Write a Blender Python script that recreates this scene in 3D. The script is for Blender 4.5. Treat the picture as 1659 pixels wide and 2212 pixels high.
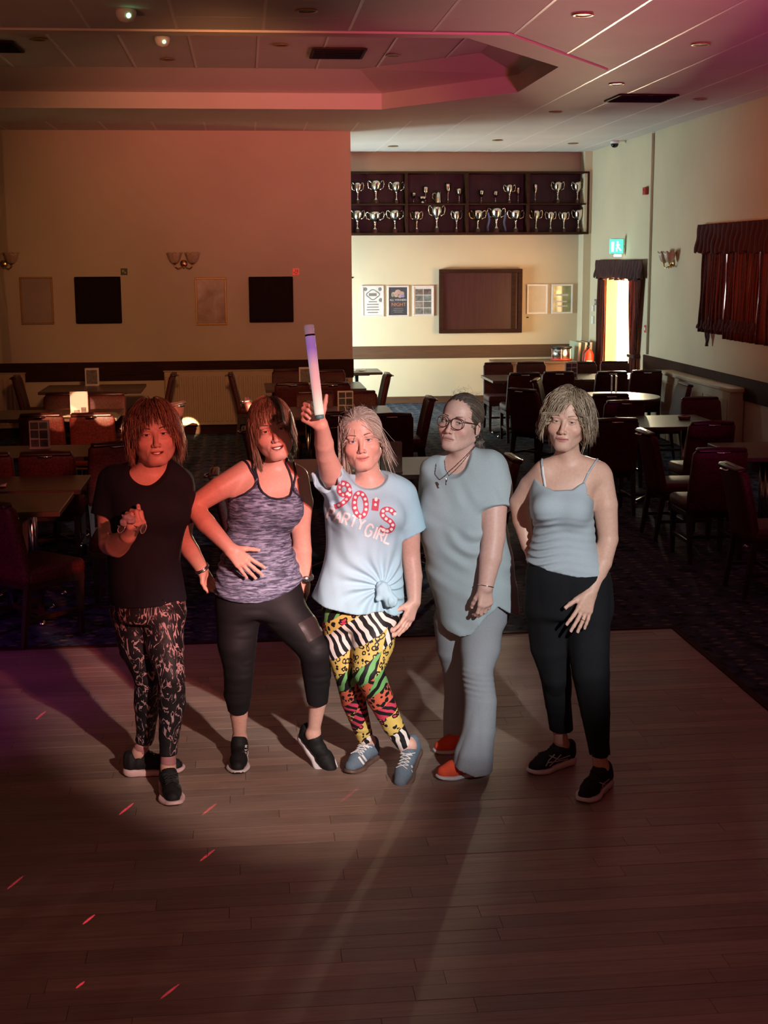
import bpy, bmesh, math, random
import numpy as np
from mathutils import Vector, Matrix
for _o in list(bpy.data.objects): bpy.data.objects.remove(_o, do_unlink=True)
SC = bpy.context.scene
COL = SC.collection
random.seed(7); RNG = np.random.default_rng(7)

# ---------------------------------------------------------------- camera
F_PX, CX, CY, CAM_H = 2950.0, 829.5, 1106.0, 2.24
_p, _y, _r = math.radians(10.4), math.radians(5.7), math.radians(0.35)
FW = np.array([math.sin(_y)*math.cos(_p), math.cos(_y)*math.cos(_p), -math.sin(_p)])
_r0 = np.array([math.cos(_y), -math.sin(_y), 0.0]); _u0 = np.cross(_r0, FW)
RT = math.cos(_r)*_r0 - math.sin(_r)*_u0
UP = math.cos(_r)*_u0 + math.sin(_r)*_r0
CAMP = np.array([0.0, 0.0, CAM_H])
cd = bpy.data.cameras.new('camera'); cam = bpy.data.objects.new('camera', cd); COL.objects.link(cam)
cd.sensor_fit = 'VERTICAL'; cd.sensor_height = 24.0; cd.lens = F_PX/2212*24.0
cd.clip_start = 0.05; cd.clip_end = 200
m = Matrix.Identity(4)
for i in range(3):
    m[i][0] = RT[i]; m[i][1] = UP[i]; m[i][2] = -FW[i]; m[i][3] = CAMP[i]
cam.matrix_world = m
SC.camera = cam

def at_y(u, v, y):            # the point of the place at depth y seen along a pixel's ray
    d = FW + RT*(u-CX)/F_PX - UP*(v-CY)/F_PX
    return CAMP + d*(y/d[1])
def at_z(u, v, z):
    d = FW + RT*(u-CX)/F_PX - UP*(v-CY)/F_PX
    return CAMP + d*((z-CAM_H)/d[2])
def at_x(u, v, x):
    d = FW + RT*(u-CX)/F_PX - UP*(v-CY)/F_PX
    return CAMP + d*(x/d[0])

# ---------------------------------------------------------------- world, exposure
w = bpy.data.worlds.new('world'); SC.world = w; w.use_nodes = True
bg = w.node_tree.nodes['Background']
bg.inputs[0].default_value = (0.75, 0.86, 1.0, 1); bg.inputs[1].default_value = 5.0
vs = SC.view_settings
vs.view_transform = 'Standard'; vs.look = 'None'; vs.gamma = 1.0; vs.use_curve_mapping = False
vs.exposure = 0.0

# ---------------------------------------------------------------- lights of the hall
def look(o, target):
    d = Vector(target) - o.location
    o.rotation_euler = d.to_track_quat('-Z', 'Y').to_euler()
def spot(name, loc, target, col, power, size, blend=0.3, rad=0.06):
    l = bpy.data.lights.new(name, 'SPOT'); l.color = col; l.energy = power
    l.spot_size = math.radians(size); l.spot_blend = blend; l.shadow_soft_size = rad
    o = bpy.data.objects.new(name, l); COL.objects.link(o); o.location = loc; look(o, target); return o
def area(name, loc, target, col, power, sx, sy):
    l = bpy.data.lights.new(name, 'AREA'); l.shape = 'RECTANGLE'; l.size = sx; l.size_y = sy
    l.color = col; l.energy = power
    o = bpy.data.objects.new(name, l); COL.objects.link(o); o.location = loc; look(o, target); return o
def point(name, loc, col, power, rad=0.1):
    l = bpy.data.lights.new(name, 'POINT'); l.color = col; l.energy = power; l.shadow_soft_size = rad
    o = bpy.data.objects.new(name, l); COL.objects.link(o); o.location = loc; return o

KEY = (2.0, 0.3, 3.0)
# stage rig, to the right of the photographer: a cool white lamp and a red one beside it
spot('stage_white_lamp', KEY, (0.74, 6.05, 0.86), (0.92, 0.98, 1.0), 1120, 19.5, 0.5, 0.05)
spot('stage_red_lamp', (1.85, 0.3, 2.9), (-0.06, 5.9, 1.10), (1.0, 0.20, 0.15), 1600, 16.5, 1.0, 0.06)
spot('stage_pink_lamp', (1.95, 0.3, 3.05), (-0.12, 6.25, 0.05), (1.0, 0.74, 0.66), 1250, 15, 0.7, 0.05)
# colour wash lamps on low stands at both sides of the stage, turned up to the ceiling
spot('violet_ceiling_wash', (4.6, 0.4, 0.8), (3.3, 11.5, 3.9), (0.80, 0.07, 0.38), 2900, 36, 1.0, 0.2)
spot('red_tray_wash', (4.2, 1.2, 0.9), (1.7, 13.0, 4.1), (1.0, 0.14, 0.06), 1300, 25, 1.0, 0.2)
spot('amber_ceiling_wash', (-3.2, 1.6, 0.9), (-0.6, 12.5, 3.9), (1.0, 0.34, 0.15), 400, 36, 1.0, 0.2)
spot('red_side_fill', (-3.0, 0.6, 3.1), (5.42, 13.6, 2.75), (1.0, 0.20, 0.08), 3400, 15, 1.0, 0.2)  # added lamp, higher up and out of view, reddening the right wall
# added lamp, unseen above the dance floor's edge, tinting the back wall amber
spot('amber_wall_fill', (-0.2, 7.6, 3.3), (0.2, 18.2, 2.0), (1.0, 0.40, 0.17), 760, 46, 0.8, 0.2)
spot('red_floor_fill', (0.4, 3.2, 3.75), (0.4, 3.4, 0.0), (1.0, 0.30, 0.30), 16, 85, 1.0, 0.3)  # added unseen downlight that reddens the near floor
point('stage_red_flood', (-1.5, -1.4, 2.6), (1.0, 0.28, 0.25), 66, 0.35)
spot('violet_side_lamp', (-4.6, 4.0, 2.2), (-2.3, 6.8, 0.0), (0.75, 0.05, 1.0), 200, 40, 0.9, 0.1)
spot('amber_table_lamp', (-0.9, 6.9, 3.5), (-1.15, 13.2, 0.8), (1.0, 0.34, 0.15), 1200, 16, 0.7, 0.05)
# narrow white-hot beams from a stage effect light, over the heads, onto chairs and a card at the back
for (u_, v_, y_, p_, c_, sz_) in [(380, 876, 13.62, 100000, (1.0, 0.76, 0.40), 1.0), (543, 866, 13.85, 120000, (1.0, 0.80, 0.44), 1.0), (174, 868, 13.95, 14000, (1.0, 0.50, 0.30), 1.0), (228, 894, 12.72, 42000, (1.0, 0.75, 0.42), 1.0), (128, 892, 12.75, 16000, (1.0, 0.45, 0.22), 1.5)]:
    spot('effect_beam', (-0.45, -0.3, 3.25), at_y(u_, v_, y_), c_, p_, sz_, 0.35, 0.01)
# daylight through the exit door and the alcove window
area('door_daylight', (6.15, 22.1, 1.35), (1.0, 6.0, 0.55), (1.0, 0.84, 0.54), 2300, 0.45, 1.3)
point('lobby_fill', (6.5, 19.3, 1.9), (1.0, 0.82, 0.46), 20, 0.3)  # added point lamp, unseen: brightens the lobby walls and yellows the far wall
area('alcove_window_daylight', (-0.4, 20.1, 1.0), (4.0, 21.5, 0.3), (0.72, 0.94, 1.0), 280, 1.6, 1.1)
# red points thrown on the floor by a small laser projector beside the stage
LASER = [(88, 1545, 1.0), (272, 1748, 1.3), (452, 1748, 0.8), (447, 1848, 0.7), (190, 1987, 0.8), (172, 2128, 0.5), (366, 2142, 0.35), (16, 1772, 0.6), (80, 1629, 0.3), (119, 1660, 0.3), (32, 1907, 0.3), (755, 1717, 0.3)]
LASER_AT = (-2.6, 0.4, 1.0)
for (u_, v_, k_) in LASER:
    spot('laser_point', LASER_AT, at_z(u_, v_, 0.0), (1.0, 0.06, 0.14), 9500*k_, 1.0, 0.0, 0.00003)

# ---------------------------------------------------------------- helpers: materials
MATS = {}
def srgb(r, g, b):
    f = lambda c: ((c/255+0.055)/1.055)**2.4 if c/255 > 0.04045 else c/255/12.92
    return (f(r), f(g), f(b), 1.0)
class NT:                      # small node builder
    def __init__(s, mt):
        s.nt = mt.node_tree; s.n = s.nt.nodes; s.l = s.nt.links
        s.bsdf = s.n['Principled BSDF']
    def new(s, t, **kw):
        nd = s.n.new(t)
        for k, v in kw.items(): setattr(nd, k, v)
        return nd
    def put(s, sock, v):
        if hasattr(v, 'links') or isinstance(v, bpy.types.NodeSocket): s.l.new(v, sock)
        else: sock.default_value = v
    def coord(s, kind='Object', scale=(1, 1, 1), rot=(0, 0, 0), loc=(0, 0, 0)):
        tc = s.new('ShaderNodeTexCoord'); mp = s.new('ShaderNodeMapping')
        s.l.new(tc.outputs[kind], mp.inputs[0])
        mp.inputs['Scale'].default_value = scale; mp.inputs['Rotation'].default_value = rot; mp.inputs['Location'].default_value = loc
        return mp.outputs[0]
    def noise(s, vec, scale, detail=3, rough=0.5, dist=0.0):
        nd = s.new('ShaderNodeTexNoise'); s.l.new(vec, nd.inputs['Vector'])
        nd.inputs['Scale'].default_value = scale; nd.inputs['Detail'].default_value = detail
        nd.inputs['Roughness'].default_value = rough; nd.inputs['Distortion'].default_value = dist
        return nd.outputs['Fac']
    def voro(s, vec, scale, feature='F1', rand=1.0, out='Distance'):
        nd = s.new('ShaderNodeTexVoronoi'); nd.feature = feature; s.l.new(vec, nd.inputs['Vector'])
        nd.inputs['Scale'].default_value = scale; nd.inputs['Randomness'].default_value = rand
        return nd.outputs[out]
    def wave(s, vec, scale, dist=0, dscale=1, direction='X', detail=2):
        nd = s.new('ShaderNodeTexWave'); nd.bands_direction = direction; s.l.new(vec, nd.inputs['Vector'])
        nd.inputs['Scale'].default_value = scale; nd.inputs['Distortion'].default_value = dist
        nd.inputs['Detail Scale'].default_value = dscale; nd.inputs['Detail'].default_value = detail
        return nd.outputs['Fac']
    def ramp(s, fac, stops, const=False):
        nd = s.new('ShaderNodeValToRGB'); s.l.new(fac, nd.inputs[0]); r = nd.color_ramp
        if const: r.interpolation = 'CONSTANT'
        while len(r.elements) < len(stops): r.elements.new(0.5)
        for e, (p, c) in zip(r.elements, stops): e.position = p; e.color = c
        return nd.outputs[0]
    def mix(s, fac, a, b, blend='MIX'):
        nd = s.new('ShaderNodeMix'); nd.data_type = 'RGBA'; nd.blend_type = blend
        s.put(nd.inputs[0], fac); s.put(nd.inputs[6], a); s.put(nd.inputs[7], b)
        return nd.outputs[2]
    def math(s, op, a, b=0.0, c=None):
        nd = s.new('ShaderNodeMath'); nd.operation = op
        s.put(nd.inputs[0], a); s.put(nd.inputs[1], b)
        if c is not None: s.put(nd.inputs[2], c)
        return nd.outputs[0]
    def sep(s, vec):
        nd = s.new('ShaderNodeSeparateXYZ'); s.l.new(vec, nd.inputs[0]); return nd.outputs
    def bump(s, h, strength=0.3, dist=0.01):
        nd = s.new('ShaderNodeBump'); s.l.new(h, nd.inputs['Height'])
        nd.inputs['Strength'].default_value = strength; nd.inputs['Distance'].default_value = dist
        s.l.new(nd.outputs[0], s.bsdf.inputs['Normal'])
    def color(s, v): s.put(s.bsdf.inputs['Base Color'], v)
def mat(name, col=(0.5, 0.5, 0.5, 1), rough=0.6, metal=0.0, var=0.12, scale=20.0, bump=0.0, spec=0.5, emit=None, es=0.0, alpha=1.0, trans=0.0, coord='Object', stretch=(1, 1, 1)):
    if name in MATS: return MATS[name]
    mt = bpy.data.materials.new(name); mt.use_nodes = True; t = NT(mt); b = t.bsdf
    b.inputs['Roughness'].default_value = rough; b.inputs['Metallic'].default_value = metal
    b.inputs['Specular IOR Level'].default_value = spec
    if var > 0:
        n = t.noise(t.coord(coord, stretch), scale, 4)
        dk = tuple(c*(1-var) for c in col[:3])+(1,); lt = tuple(min(1, c*(1+var)) for c in col[:3])+(1,)
        t.color(t.ramp(n, [(0.3, dk), (0.7, lt)]))
        if bump: t.bump(n, bump)
    else: b.inputs['Base Color'].default_value = col
    if emit: b.inputs['Emission Color'].default_value = emit; b.inputs['Emission Strength'].default_value = es
    if trans: b.inputs['Transmission Weight'].default_value = trans
    if alpha < 1: b.inputs['Alpha'].default_value = alpha
    MATS[name] = mt
    return mt
def nodemat(name, rough=0.7, spec=0.4):
    mt = bpy.data.materials.new(name); mt.use_nodes = True; MATS[name] = mt
    t = NT(mt); t.bsdf.inputs['Roughness'].default_value = rough; t.bsdf.inputs['Specular IOR Level'].default_value = spec
    return mt, t

# ---------------------------------------------------------------- helpers: meshes and objects
def link(name, mesh, parent=None, loc=None, rot=None):
    o = bpy.data.objects.new(name, mesh); COL.objects.link(o)
    if parent: o.parent = parent
    if loc is not None: o.location = loc
    if rot is not None: o.rotation_euler = rot
    return o
def tag(o, label=None, cat=None, group=None, kind=None):
    if label: o['label'] = label
    if cat: o['category'] = cat
    if group: o['group'] = group
    if kind: o['kind'] = kind
    return o
def empty(name, loc, rz=0.0):
    o = bpy.data.objects.new(name, None); COL.objects.link(o); o.empty_display_size = 0.1
    o.location = loc; o.rotation_euler = (0, 0, rz); return o
class MB:
    def __init__(s): s.bm = bmesh.new()
    def box(s, c, size, bev=0.0, rot=None, seg=2):
        r = bmesh.ops.create_cube(s.bm, size=1.0); vs_ = r['verts']
        bmesh.ops.scale(s.bm, vec=size, verts=vs_)
        if bev > 0:
            es = list({e for v in vs_ for e in v.link_edges})
            rr = bmesh.ops.bevel(s.bm, geom=es, offset=min(bev, min(size)*0.49), segments=seg, affect='EDGES', profile=0.5)
            vs_ = list({v for f in rr['faces'] for v in f.verts} | {v for v in vs_ if v.is_valid})
        if rot is not None: bmesh.ops.rotate(s.bm, verts=vs_, cent=(0, 0, 0), matrix=rot)
        bmesh.ops.translate(s.bm, vec=c, verts=vs_); return s
    def cyl(s, a, b, r1, r2=None, n=12):
        a = Vector(a); b = Vector(b); d = b-a; r2 = r1 if r2 is None else r2
        r = bmesh.ops.create_cone(s.bm, cap_ends=True, segments=n, radius1=r1, radius2=r2, depth=d.length)
        q = d.to_track_quat('Z', 'Y').to_matrix().to_4x4(); q.translation = (a+b)/2
        bmesh.ops.transform(s.bm, matrix=q, verts=r['verts']); return s
    def sph(s, c, r, n=12, sc=(1, 1, 1)):
        rr = bmesh.ops.create_uvsphere(s.bm, u_segments=n, v_segments=max(6, n*2//3), radius=r)
        bmesh.ops.scale(s.bm, vec=sc, verts=rr['verts']); bmesh.ops.translate(s.bm, vec=c, verts=rr['verts']); return s
    def lathe(s, prof, c=(0, 0, 0), n=16):
        rings = []
        for r, z in prof:
            rings.append([s.bm.verts.new((c[0]+r*math.cos(2*math.pi*i/n), c[1]+r*math.sin(2*math.pi*i/n), c[2]+z)) for i in range(n)])
        for p, q in zip(rings, rings[1:]):
            for i in range(n): s.bm.faces.new((p[i], p[(i+1) % n], q[(i+1) % n], q[i]))
        s.bm.faces.new(rings[0][::-1]); s.bm.faces.new(rings[-1]); return s
    def tube(s, pts, r, n=6, taper=None, closed=False):
        pts = [Vector(p) for p in pts]; rings = []; N = len(pts); up = Vector((0.123, 0.2, 1))
        for i, p in enumerate(pts):
            t = (pts[(i+1) % N]-pts[i-1]) if closed else (pts[min(i+1, N-1)]-pts[max(i-1, 0)])
            t.normalize(); a = t.cross(up)
            if a.length < 1e-4: a = t.cross(Vector((1, 0, 0)))
            a.normalize(); b = t.cross(a); rr = taper[i] if taper is not None else r
            rings.append([s.bm.verts.new(p+(a*math.cos(2*math.pi*k/n)+b*math.sin(2*math.pi*k/n))*rr) for k in range(n)])
        m_ = N if closed else N-1
        for i in range(m_):
            p, q = rings[i], rings[(i+1) % N]
            for k in range(n): s.bm.faces.new((p[k], p[(k+1) % n], q[(k+1) % n], q[k]))
        if not closed: s.bm.faces.new(rings[0][::-1]); s.bm.faces.new(rings[-1])
        return s
    def prism(s, poly, z0, z1, axis='z'):
        def P(p, z): return {'z': (p[0], p[1], z), 'y': (p[0], z, p[1]), 'x': (z, p[0], p[1])}[axis]
        a = [s.bm.verts.new(P(p, z0)) for p in poly]; b = [s.bm.verts.new(P(p, z1)) for p in poly]; n = len(poly)
        s.bm.faces.new(a[::-1]); s.bm.faces.new(b)
        for i in range(n): s.bm.faces.new((a[i], a[(i+1) % n], b[(i+1) % n], b[i]))
        return s
    def grid(s, f, nu, nv):
        vv = [[s.bm.verts.new(f(i/nu, j/nv)) for j in range(nv+1)] for i in range(nu+1)]
        for i in range(nu):
            for j in range(nv): s.bm.faces.new((vv[i][j], vv[i+1][j], vv[i+1][j+1], vv[i][j+1]))
        return s
    def mesh(s, name, m_, smooth=False):
        bmesh.ops.recalc_face_normals(s.bm, faces=s.bm.faces)
        me = bpy.data.meshes.new(name); s.bm.to_mesh(me); s.bm.free()
        me.materials.append(m_)
        if smooth: me.shade_smooth()
        return me
    def build(s, name, m_, parent=None, smooth=False, loc=None, rot=None):
        return link(name, s.mesh(name, m_, smooth), parent, loc, rot)
def RZ(a): return Matrix.Rotation(a, 3, 'Z')
def RX(a): return Matrix.Rotation(a, 3, 'X')
def RY(a): return Matrix.Rotation(a, 3, 'Y')
def kids(o): return list(o.children)
def copy_tree(o, parent=None):
    c = o.copy(); COL.objects.link(c); c.parent = parent
    for k in ('label', 'group'):
        if k in c and parent is None: del c[k]
    for ch in list(o.children): copy_tree(ch, c)
    return c
def struct(o): o['kind'] = 'structure'; return o
def text_mesh(name, txt, size, m_, parent, loc, rot=(math.pi/2, 0, 0), ext=0.0008, align='CENTER', sx=1.0):
    c = bpy.data.curves.new(name, 'FONT'); c.body = txt; c.size = size; c.extrude = ext; c.align_x = align; c.align_y = 'CENTER'
    t = bpy.data.objects.new(name+'_tmp', c); COL.objects.link(t)
    me = bpy.data.meshes.new_from_object(t.evaluated_get(bpy.context.evaluated_depsgraph_get()))
    bpy.data.objects.remove(t); me.materials.clear(); me.materials.append(m_)
    o = link(name, me, parent, loc, rot); o.scale = (sx, 1, 1); return o

# ================================================================ SETTING
# ---- materials of the shell
def m_wall(name, c, var=0.06):
    mt, t = nodemat(name, 0.85, 0.25)
    n = t.noise(t.coord('Object'), 1.3, 5); f = t.noise(t.coord('Object'), 120, 3)
    t.color(t.ramp(n, [(0.25, tuple(x*(1-var) for x in c[:3])+(1,)), (0.75, tuple(min(1, x*(1+var)) for x in c[:3])+(1,))]))
    t.bump(f, 0.12, 0.004); return mt
M_CREAM = m_wall('cream_wall_paint', (0.62, 0.53, 0.36, 1))
M_CEIL = m_wall('ceiling_tile_paint', (0.66, 0.61, 0.55, 1), 0.05)
M_PLASTER = m_wall('ceiling_plasterboard', (0.66, 0.58, 0.50, 1), 0.04)
M_RUNNER = mat('ceiling_grid_metal', (0.80, 0.76, 0.72, 1), 0.45, 0.0, 0.04, 30)
def m_wood(name, c1, c2, rough=0.45, axis=0, sc=1.0):
    mt, t = nodemat(name, rough, 0.45 if rough < 0.6 else 0.06)
    s_ = [14, 14, 14]; s_[axis] = 1.2
    v = t.coord('Object', tuple(x*sc for x in s_))
    n = t.noise(v, 2.2, 6, 0.6, 0.6)
    t.color(t.ramp(n, [(0.28, c1), (0.72, c2)])); t.bump(n, 0.06, 0.004); return mt
M_DARKWOOD = m_wood('dark_stained_wood', (0.024, 0.010, 0.006, 1), (0.060, 0.022, 0.011, 1), 0.62)
M_DADO = m_wood('brown_dado_board', (0.075, 0.033, 0.016, 1), (0.13, 0.058, 0.028, 1), 0.5)
M_SHUTTER = m_wood('red_brown_shutter_wood', (0.030, 0.009, 0.006, 1), (0.058, 0.016, 0.010, 1), 0.4, axis=2)
M_WHITE = mat('white_painted_metal', (0.78, 0.75, 0.70, 1), 0.5, 0, 0.04, 15)
M_BEIGE = mat('beige_radiator_enamel', (0.50, 0.38, 0.24, 1), 0.5, 0, 0.06, 8)
M_CHROME = mat('chrome', (0.72, 0.70, 0.68, 1), 0.18, 1.0, 0.04, 30)
M_BRASS = mat('polished_brass', (0.72, 0.50, 0.20, 1), 0.22, 1.0, 0.05, 30)
M_BLACK = mat('black_plastic', (0.012, 0.011, 0.011, 1), 0.45, 0, 0.1, 30)
M_GILT = mat('gilt_frame', (0.34, 0.19, 0.06, 1), 0.4, 0.4, 0.15, 60)
def m_floor():
    mt, t = nodemat('worn_dance_floor_wood', 0.42, 0.5)
    g = t.new('ShaderNodeNewGeometry'); oi = t.new('ShaderNodeObjectInfo')
    mp = t.new('ShaderNodeMapping'); mp.inputs['Scale'].default_value = (1.6, 22, 1)
    ad = t.new('ShaderNodeVectorMath'); ad.operation = 'ADD'
    sc = t.math('MULTIPLY', oi.outputs['Random'], 37.0)
    cb = t.new('ShaderNodeCombineXYZ'); t.l.new(sc, cb.inputs[0]); t.l.new(sc, cb.inputs[1])
    t.l.new(g.outputs['Position'], mp.inputs[0]); t.l.new(mp.outputs[0], ad.inputs[0]); t.l.new(cb.outputs[0], ad.inputs[1])
    n = t.noise(ad.outputs[0], 2.5, 6, 0.62, 0.4)
    base = t.ramp(n, [(0.25, (0.225, 0.152, 0.118, 1)), (0.75, (0.380, 0.270, 0.215, 1))])
    tone = t.ramp(oi.outputs['Random'], [(0.0, (0.78, 0.78, 0.78, 1)), (1.0, (1.16, 1.12, 1.08, 1))])
    c = t.mix(1.0, base, tone, 'MULTIPLY')
    wv = t.new('ShaderNodeMapping'); wv.inputs['Scale'].default_value = (0.6, 1.4, 1); t.l.new(g.outputs['Position'], wv.inputs[0])
    wear = t.noise(wv.outputs[0], 1.4, 5, 0.65)
    c = t.mix(t.ramp(wear, [(0.45, (0, 0, 0, 1)), (0.75, (0.45, 0.45, 0.45, 1))]), c, (0.44, 0.355, 0.290, 1))
    t.color(c)
    t.l.new(t.ramp(wear, [(0.3, (0.36, 0.36, 0.36, 1)), (0.8, (0.55, 0.55, 0.55, 1))]), t.bsdf.inputs['Roughness'])
    t.bump(n, 0.05, 0.003); return mt
M_PLANK = m_floor()
def m_carpet():
    mt, t = nodemat('patterned_carpet', 0.95, 0.1)
    v = t.coord('Object')
    n1 = t.noise(v, 5.0, 3, 0.6, 1.2)
    ck = t.new('ShaderNodeTexChecker'); t.l.new(t.coord('Object', (1, 1, 1), (0, 0, 0.785)), ck.inputs[0]); ck.inputs['Scale'].default_value = 5.5
    vo = t.voro(t.coord('Object', (1, 1.6, 1)), 7.0, 'F1', 0.25)
    base = t.ramp(n1, [(0.40, (0.012, 0.018, 0.030, 1)), (0.50, (0.055, 0.075, 0.115, 1)), (0.62, (0.016, 0.016, 0.020, 1))])
    c = t.mix(t.math('MULTIPLY', ck.outputs['Fac'], 0.35), base, (0.10, 0.125, 0.17, 1))
    c = t.mix(t.ramp(vo, [(0.16, (0.8, 0.8, 0.8, 1)), (0.24, (0, 0, 0, 1))]), c, (0.24, 0.20, 0.15, 1))
    f = t.noise(v, 420, 2); c = t.mix(0.5, c, t.ramp(f, [(0.2, (0.35, 0.35, 0.35, 1)), (0.8, (1.3, 1.3, 1.3, 1))]), 'MULTIPLY')
    t.color(c); t.bump(f, 0.5, 0.006); return mt
M_CARPET = m_carpet()

XR, YW, YF, XC, ZC = 5.42, 18.2, 21.7, 1.41, 3.90      # right wall, near back wall, far wall, alcove corner, ceiling
ZT = 4.75
# ---- floors
o = MB().box((-1.29, 14.975, -0.06), (13.42, 14.05, 0.12)).box((4.005, 1.475, -0.06), (2.83, 12.95, 0.12)).build('floor', M_CARPET); struct(o)
tag(o, 'dark blue patterned carpet around the wooden dance floor')
o = MB().box((-2.71, 3.45, -0.07), (10.6, 9.0, 0.09)).build('dance_floor', mat('dance_floor_bed', (0.06, 0.042, 0.032, 1), 0.8)); struct(o)
tag(o, 'worn wooden strip dance floor in front of the stage')
DF = o
plank_me = MB().box((0, 0, 0), (1, 1, 1), 0.0).mesh('plank', M_PLANK)
# bevelled top edges
bmx = bmesh.new(); bmx.from_mesh(plank_me)
plank_list = []
y = 1.0; W = 0.086; rr = random.Random(5)
while y < 7.93:
    x = -4.2 - rr.random()*0.9
    w_ = min(W, 7.945-y)
    while x < 2.575:
        L = rr.uniform(0.75, 1.45); x1 = min(x+L, 2.575)
        if x1-x > 0.05: plank_list.append((x, x1, y, y+w_))
        x = x1
    y += w_
bmx.free()
def proj(p):
    q = np.array(p)-CAMP; d = q@FW
    return CX+F_PX*(q@RT)/d, CY-F_PX*(q@UP)/d
vis = []; rest = []
for (x0, x1, y0, y1) in plank_list:
    seen = False
    for xx in (x0, (x0+x1)/2, x1):
        if y0 > 2.4:
            u_, v_ = proj((xx, (y0+y1)/2, 0))
            if -40 < u_ < 1700 and v_ < 2260: seen = True
    (vis if seen else rest).append((x0, x1, y0, y1))
vis.sort(key=lambda q: q[2])
rest += vis[298:]; vis = vis[:298]
for (x0, x1, y0, y1) in vis:
    p = link('plank', plank_me, DF, ((x0+x1)/2, (y0+y1)/2, -0.0125 + rr.uniform(-0.0012, 0.0)))
    p.scale = (x1-x0-0.0016, y1-y0-0.0018, 0.025)
mb = MB()
for (x0, x1, y0, y1) in rest: mb.box(((x0+x1)/2, (y0+y1)/2, -0.0130), (x1-x0-0.0016, y1-y0-0.0018, 0.025))
tag(mb.build('plank', M_PLANK, DF), kind='stuff')
o = MB().box((-0.8, 7.965, 0.001), (6.76, 0.04, 0.012), 0.004).box((2.592, 4.47, 0.001), (0.04, 6.97, 0.012), 0.004).build('trim_1', M_DARKWOOD); struct(o)
# stage under the photographer
o = MB().box((-1.3, -1.5, 0.35), (13.4, 5.0, 0.7), 0.02).build('stage', M_DARKWOOD); struct(o)

# ---- walls
def wall_boxes(name, boxes, m_=M_CREAM):
    mb = MB()
    for (x0, x1, y0, y1, z0, z1) in boxes: mb.box(((x0+x1)/2, (y0+y1)/2, (z0+z1)/2), (x1-x0, y1-y0, z1-z0))
    return struct(mb.build(name, m_))
wall_boxes('wall_back', [(-8.0, XC, YW, YW+0.15, 0, ZT)])
wall_boxes('wall_far', [(-3.0, XR+0.15, YF, YF+0.15, 0, ZT)])
DY0, DY1, DZ = 18.72, 20.42, 2.06; WY0, WY1, WZ0, WZ1 = 12.2, 15.70, 1.42, 2.46
wall_boxes('wall_right', [(XR, XR+0.15, -4.1, WY0, 0, ZT), (XR, XR+0.15, WY1, DY0, 0, ZT), (XR, XR+0.15, DY1, YF, 0, ZT),
                          (XR, XR+0.15, WY0, WY1, 0, WZ0), (XR, XR+0.15, WY0, WY1, WZ1, ZT), (XR, XR+0.15, DY0, DY1, DZ, ZT)])
wall_boxes('wall_left', [(-8.15, -8.0, -4.1, YW, 0, ZT)])
wall_boxes('wall_alcove', [(-3.15, -3.0, YW, YF, 0, ZT)])
wall_boxes('wall_stage', [(-8.0, XR, -4.15, -4.0, 0, ZT)])
wall_boxes('wall_pier', [(5.30, XR, 21.38, YF, 0, ZC)])
# lobby outside the open door
wall_boxes('wall_lobby', [(7.7, 7.8, 17.6, 23.8, 0, 3.0), (XR+0.15, 7.8, 23.7, 23.8, 0, 3.0), (XR+0.15, 7.8, 17.5, 17.6, 0, 3.0), (XR+0.15, 7.8, 17.5, 23.8, 2.9, 3.0), (XR+0.05, XR+0.15, YF+0.15, 23.8, 0, 3.0)],
           m_wall('lobby_cream_paint', (0.85, 0.82, 0.70, 1)))
struct(MB().box((6.65, 20.6, -0.05), (2.2, 6.3, 0.1)).build('floor_lobby', mat('lobby_floor', (0.22, 0.14, 0.10, 1), 0.5)))
# ---- dado boards and skirtings
struct(MB().box(((-8+XC)/2+0.006, YW-0.012, 0.843), (XC+8+0.012, 0.024, 0.245), 0.004).build('trim_2', M_DARKWOOD))
struct(MB().box(((XC+5.30)/2-1.0, YF-0.012, 0.815), (5.89, 0.024, 0.20), 0.004).build('trim_3', M_DADO))
struct(MB().box((XR-0.012, (-4+18.3)/2, 0.843), (0.024, 22.3, 0.245), 0.004).build('trim_4', M_DARKWOOD))
struct(MB().box(((-8+XC)/2, YW-0.010, 0.06), (XC+8, 0.02, 0.12), 0.004).build('baseboard_back', M_DARKWOOD))
struct(MB().box(((XC+5.30)/2-1.0, YF-0.010, 0.055), (5.89, 0.02, 0.11), 0.004).build('baseboard_far', M_DADO))
struct(MB().box((XR-0.010, 7.3, 0.06), (0.02, 22.6, 0.12), 0.004).build('baseboard_right', M_DARKWOOD))
# ---- roof and suspended ceiling
CEI = struct(MB().box((-1.3, 9.9, ZT+0.05), (13.9, 28.2, 0.1)).build('ceiling', M_PLASTER))
tag(CEI, 'suspended tile ceiling with a raised octagonal tray')
OUT = [(2.0, 10.45), (3.24, 12.3), (3.24, 15.4), (1.85, 16.95), (-4.6, 16.95), (-6.0, 15.4), (-6.0, 12.3), (-4.8, 10.45)]
INN = [(1.72, 10.62), (2.75, 12.1), (2.75, 13.9), (1.55, 15.52), (-4.3, 15.52), (-5.5, 13.9), (-5.5, 12.1), (-4.5, 10.62)]
def clip(poly, a, b, inside):       # keep one side of the line a-b (left is inside for a ccw polygon)
    outp = []; n = len(poly)
    side = lambda p: ((b[0]-a[0])*(p[1]-a[1])-(b[1]-a[1])*(p[0]-a[0]))*(1 if inside else -1)
    for i in range(n):
        p, q = poly[i], poly[(i+1) % n]; sp, sq = side(p), side(q)
        if sp >= 0: outp.append(p)
        if sp*sq < 0:
            t = sp/(sp-sq); outp.append((p[0]+t*(q[0]-p[0]), p[1]+t*(q[1]-p[1])))
    return outp if len(outp) > 2 else []
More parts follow.
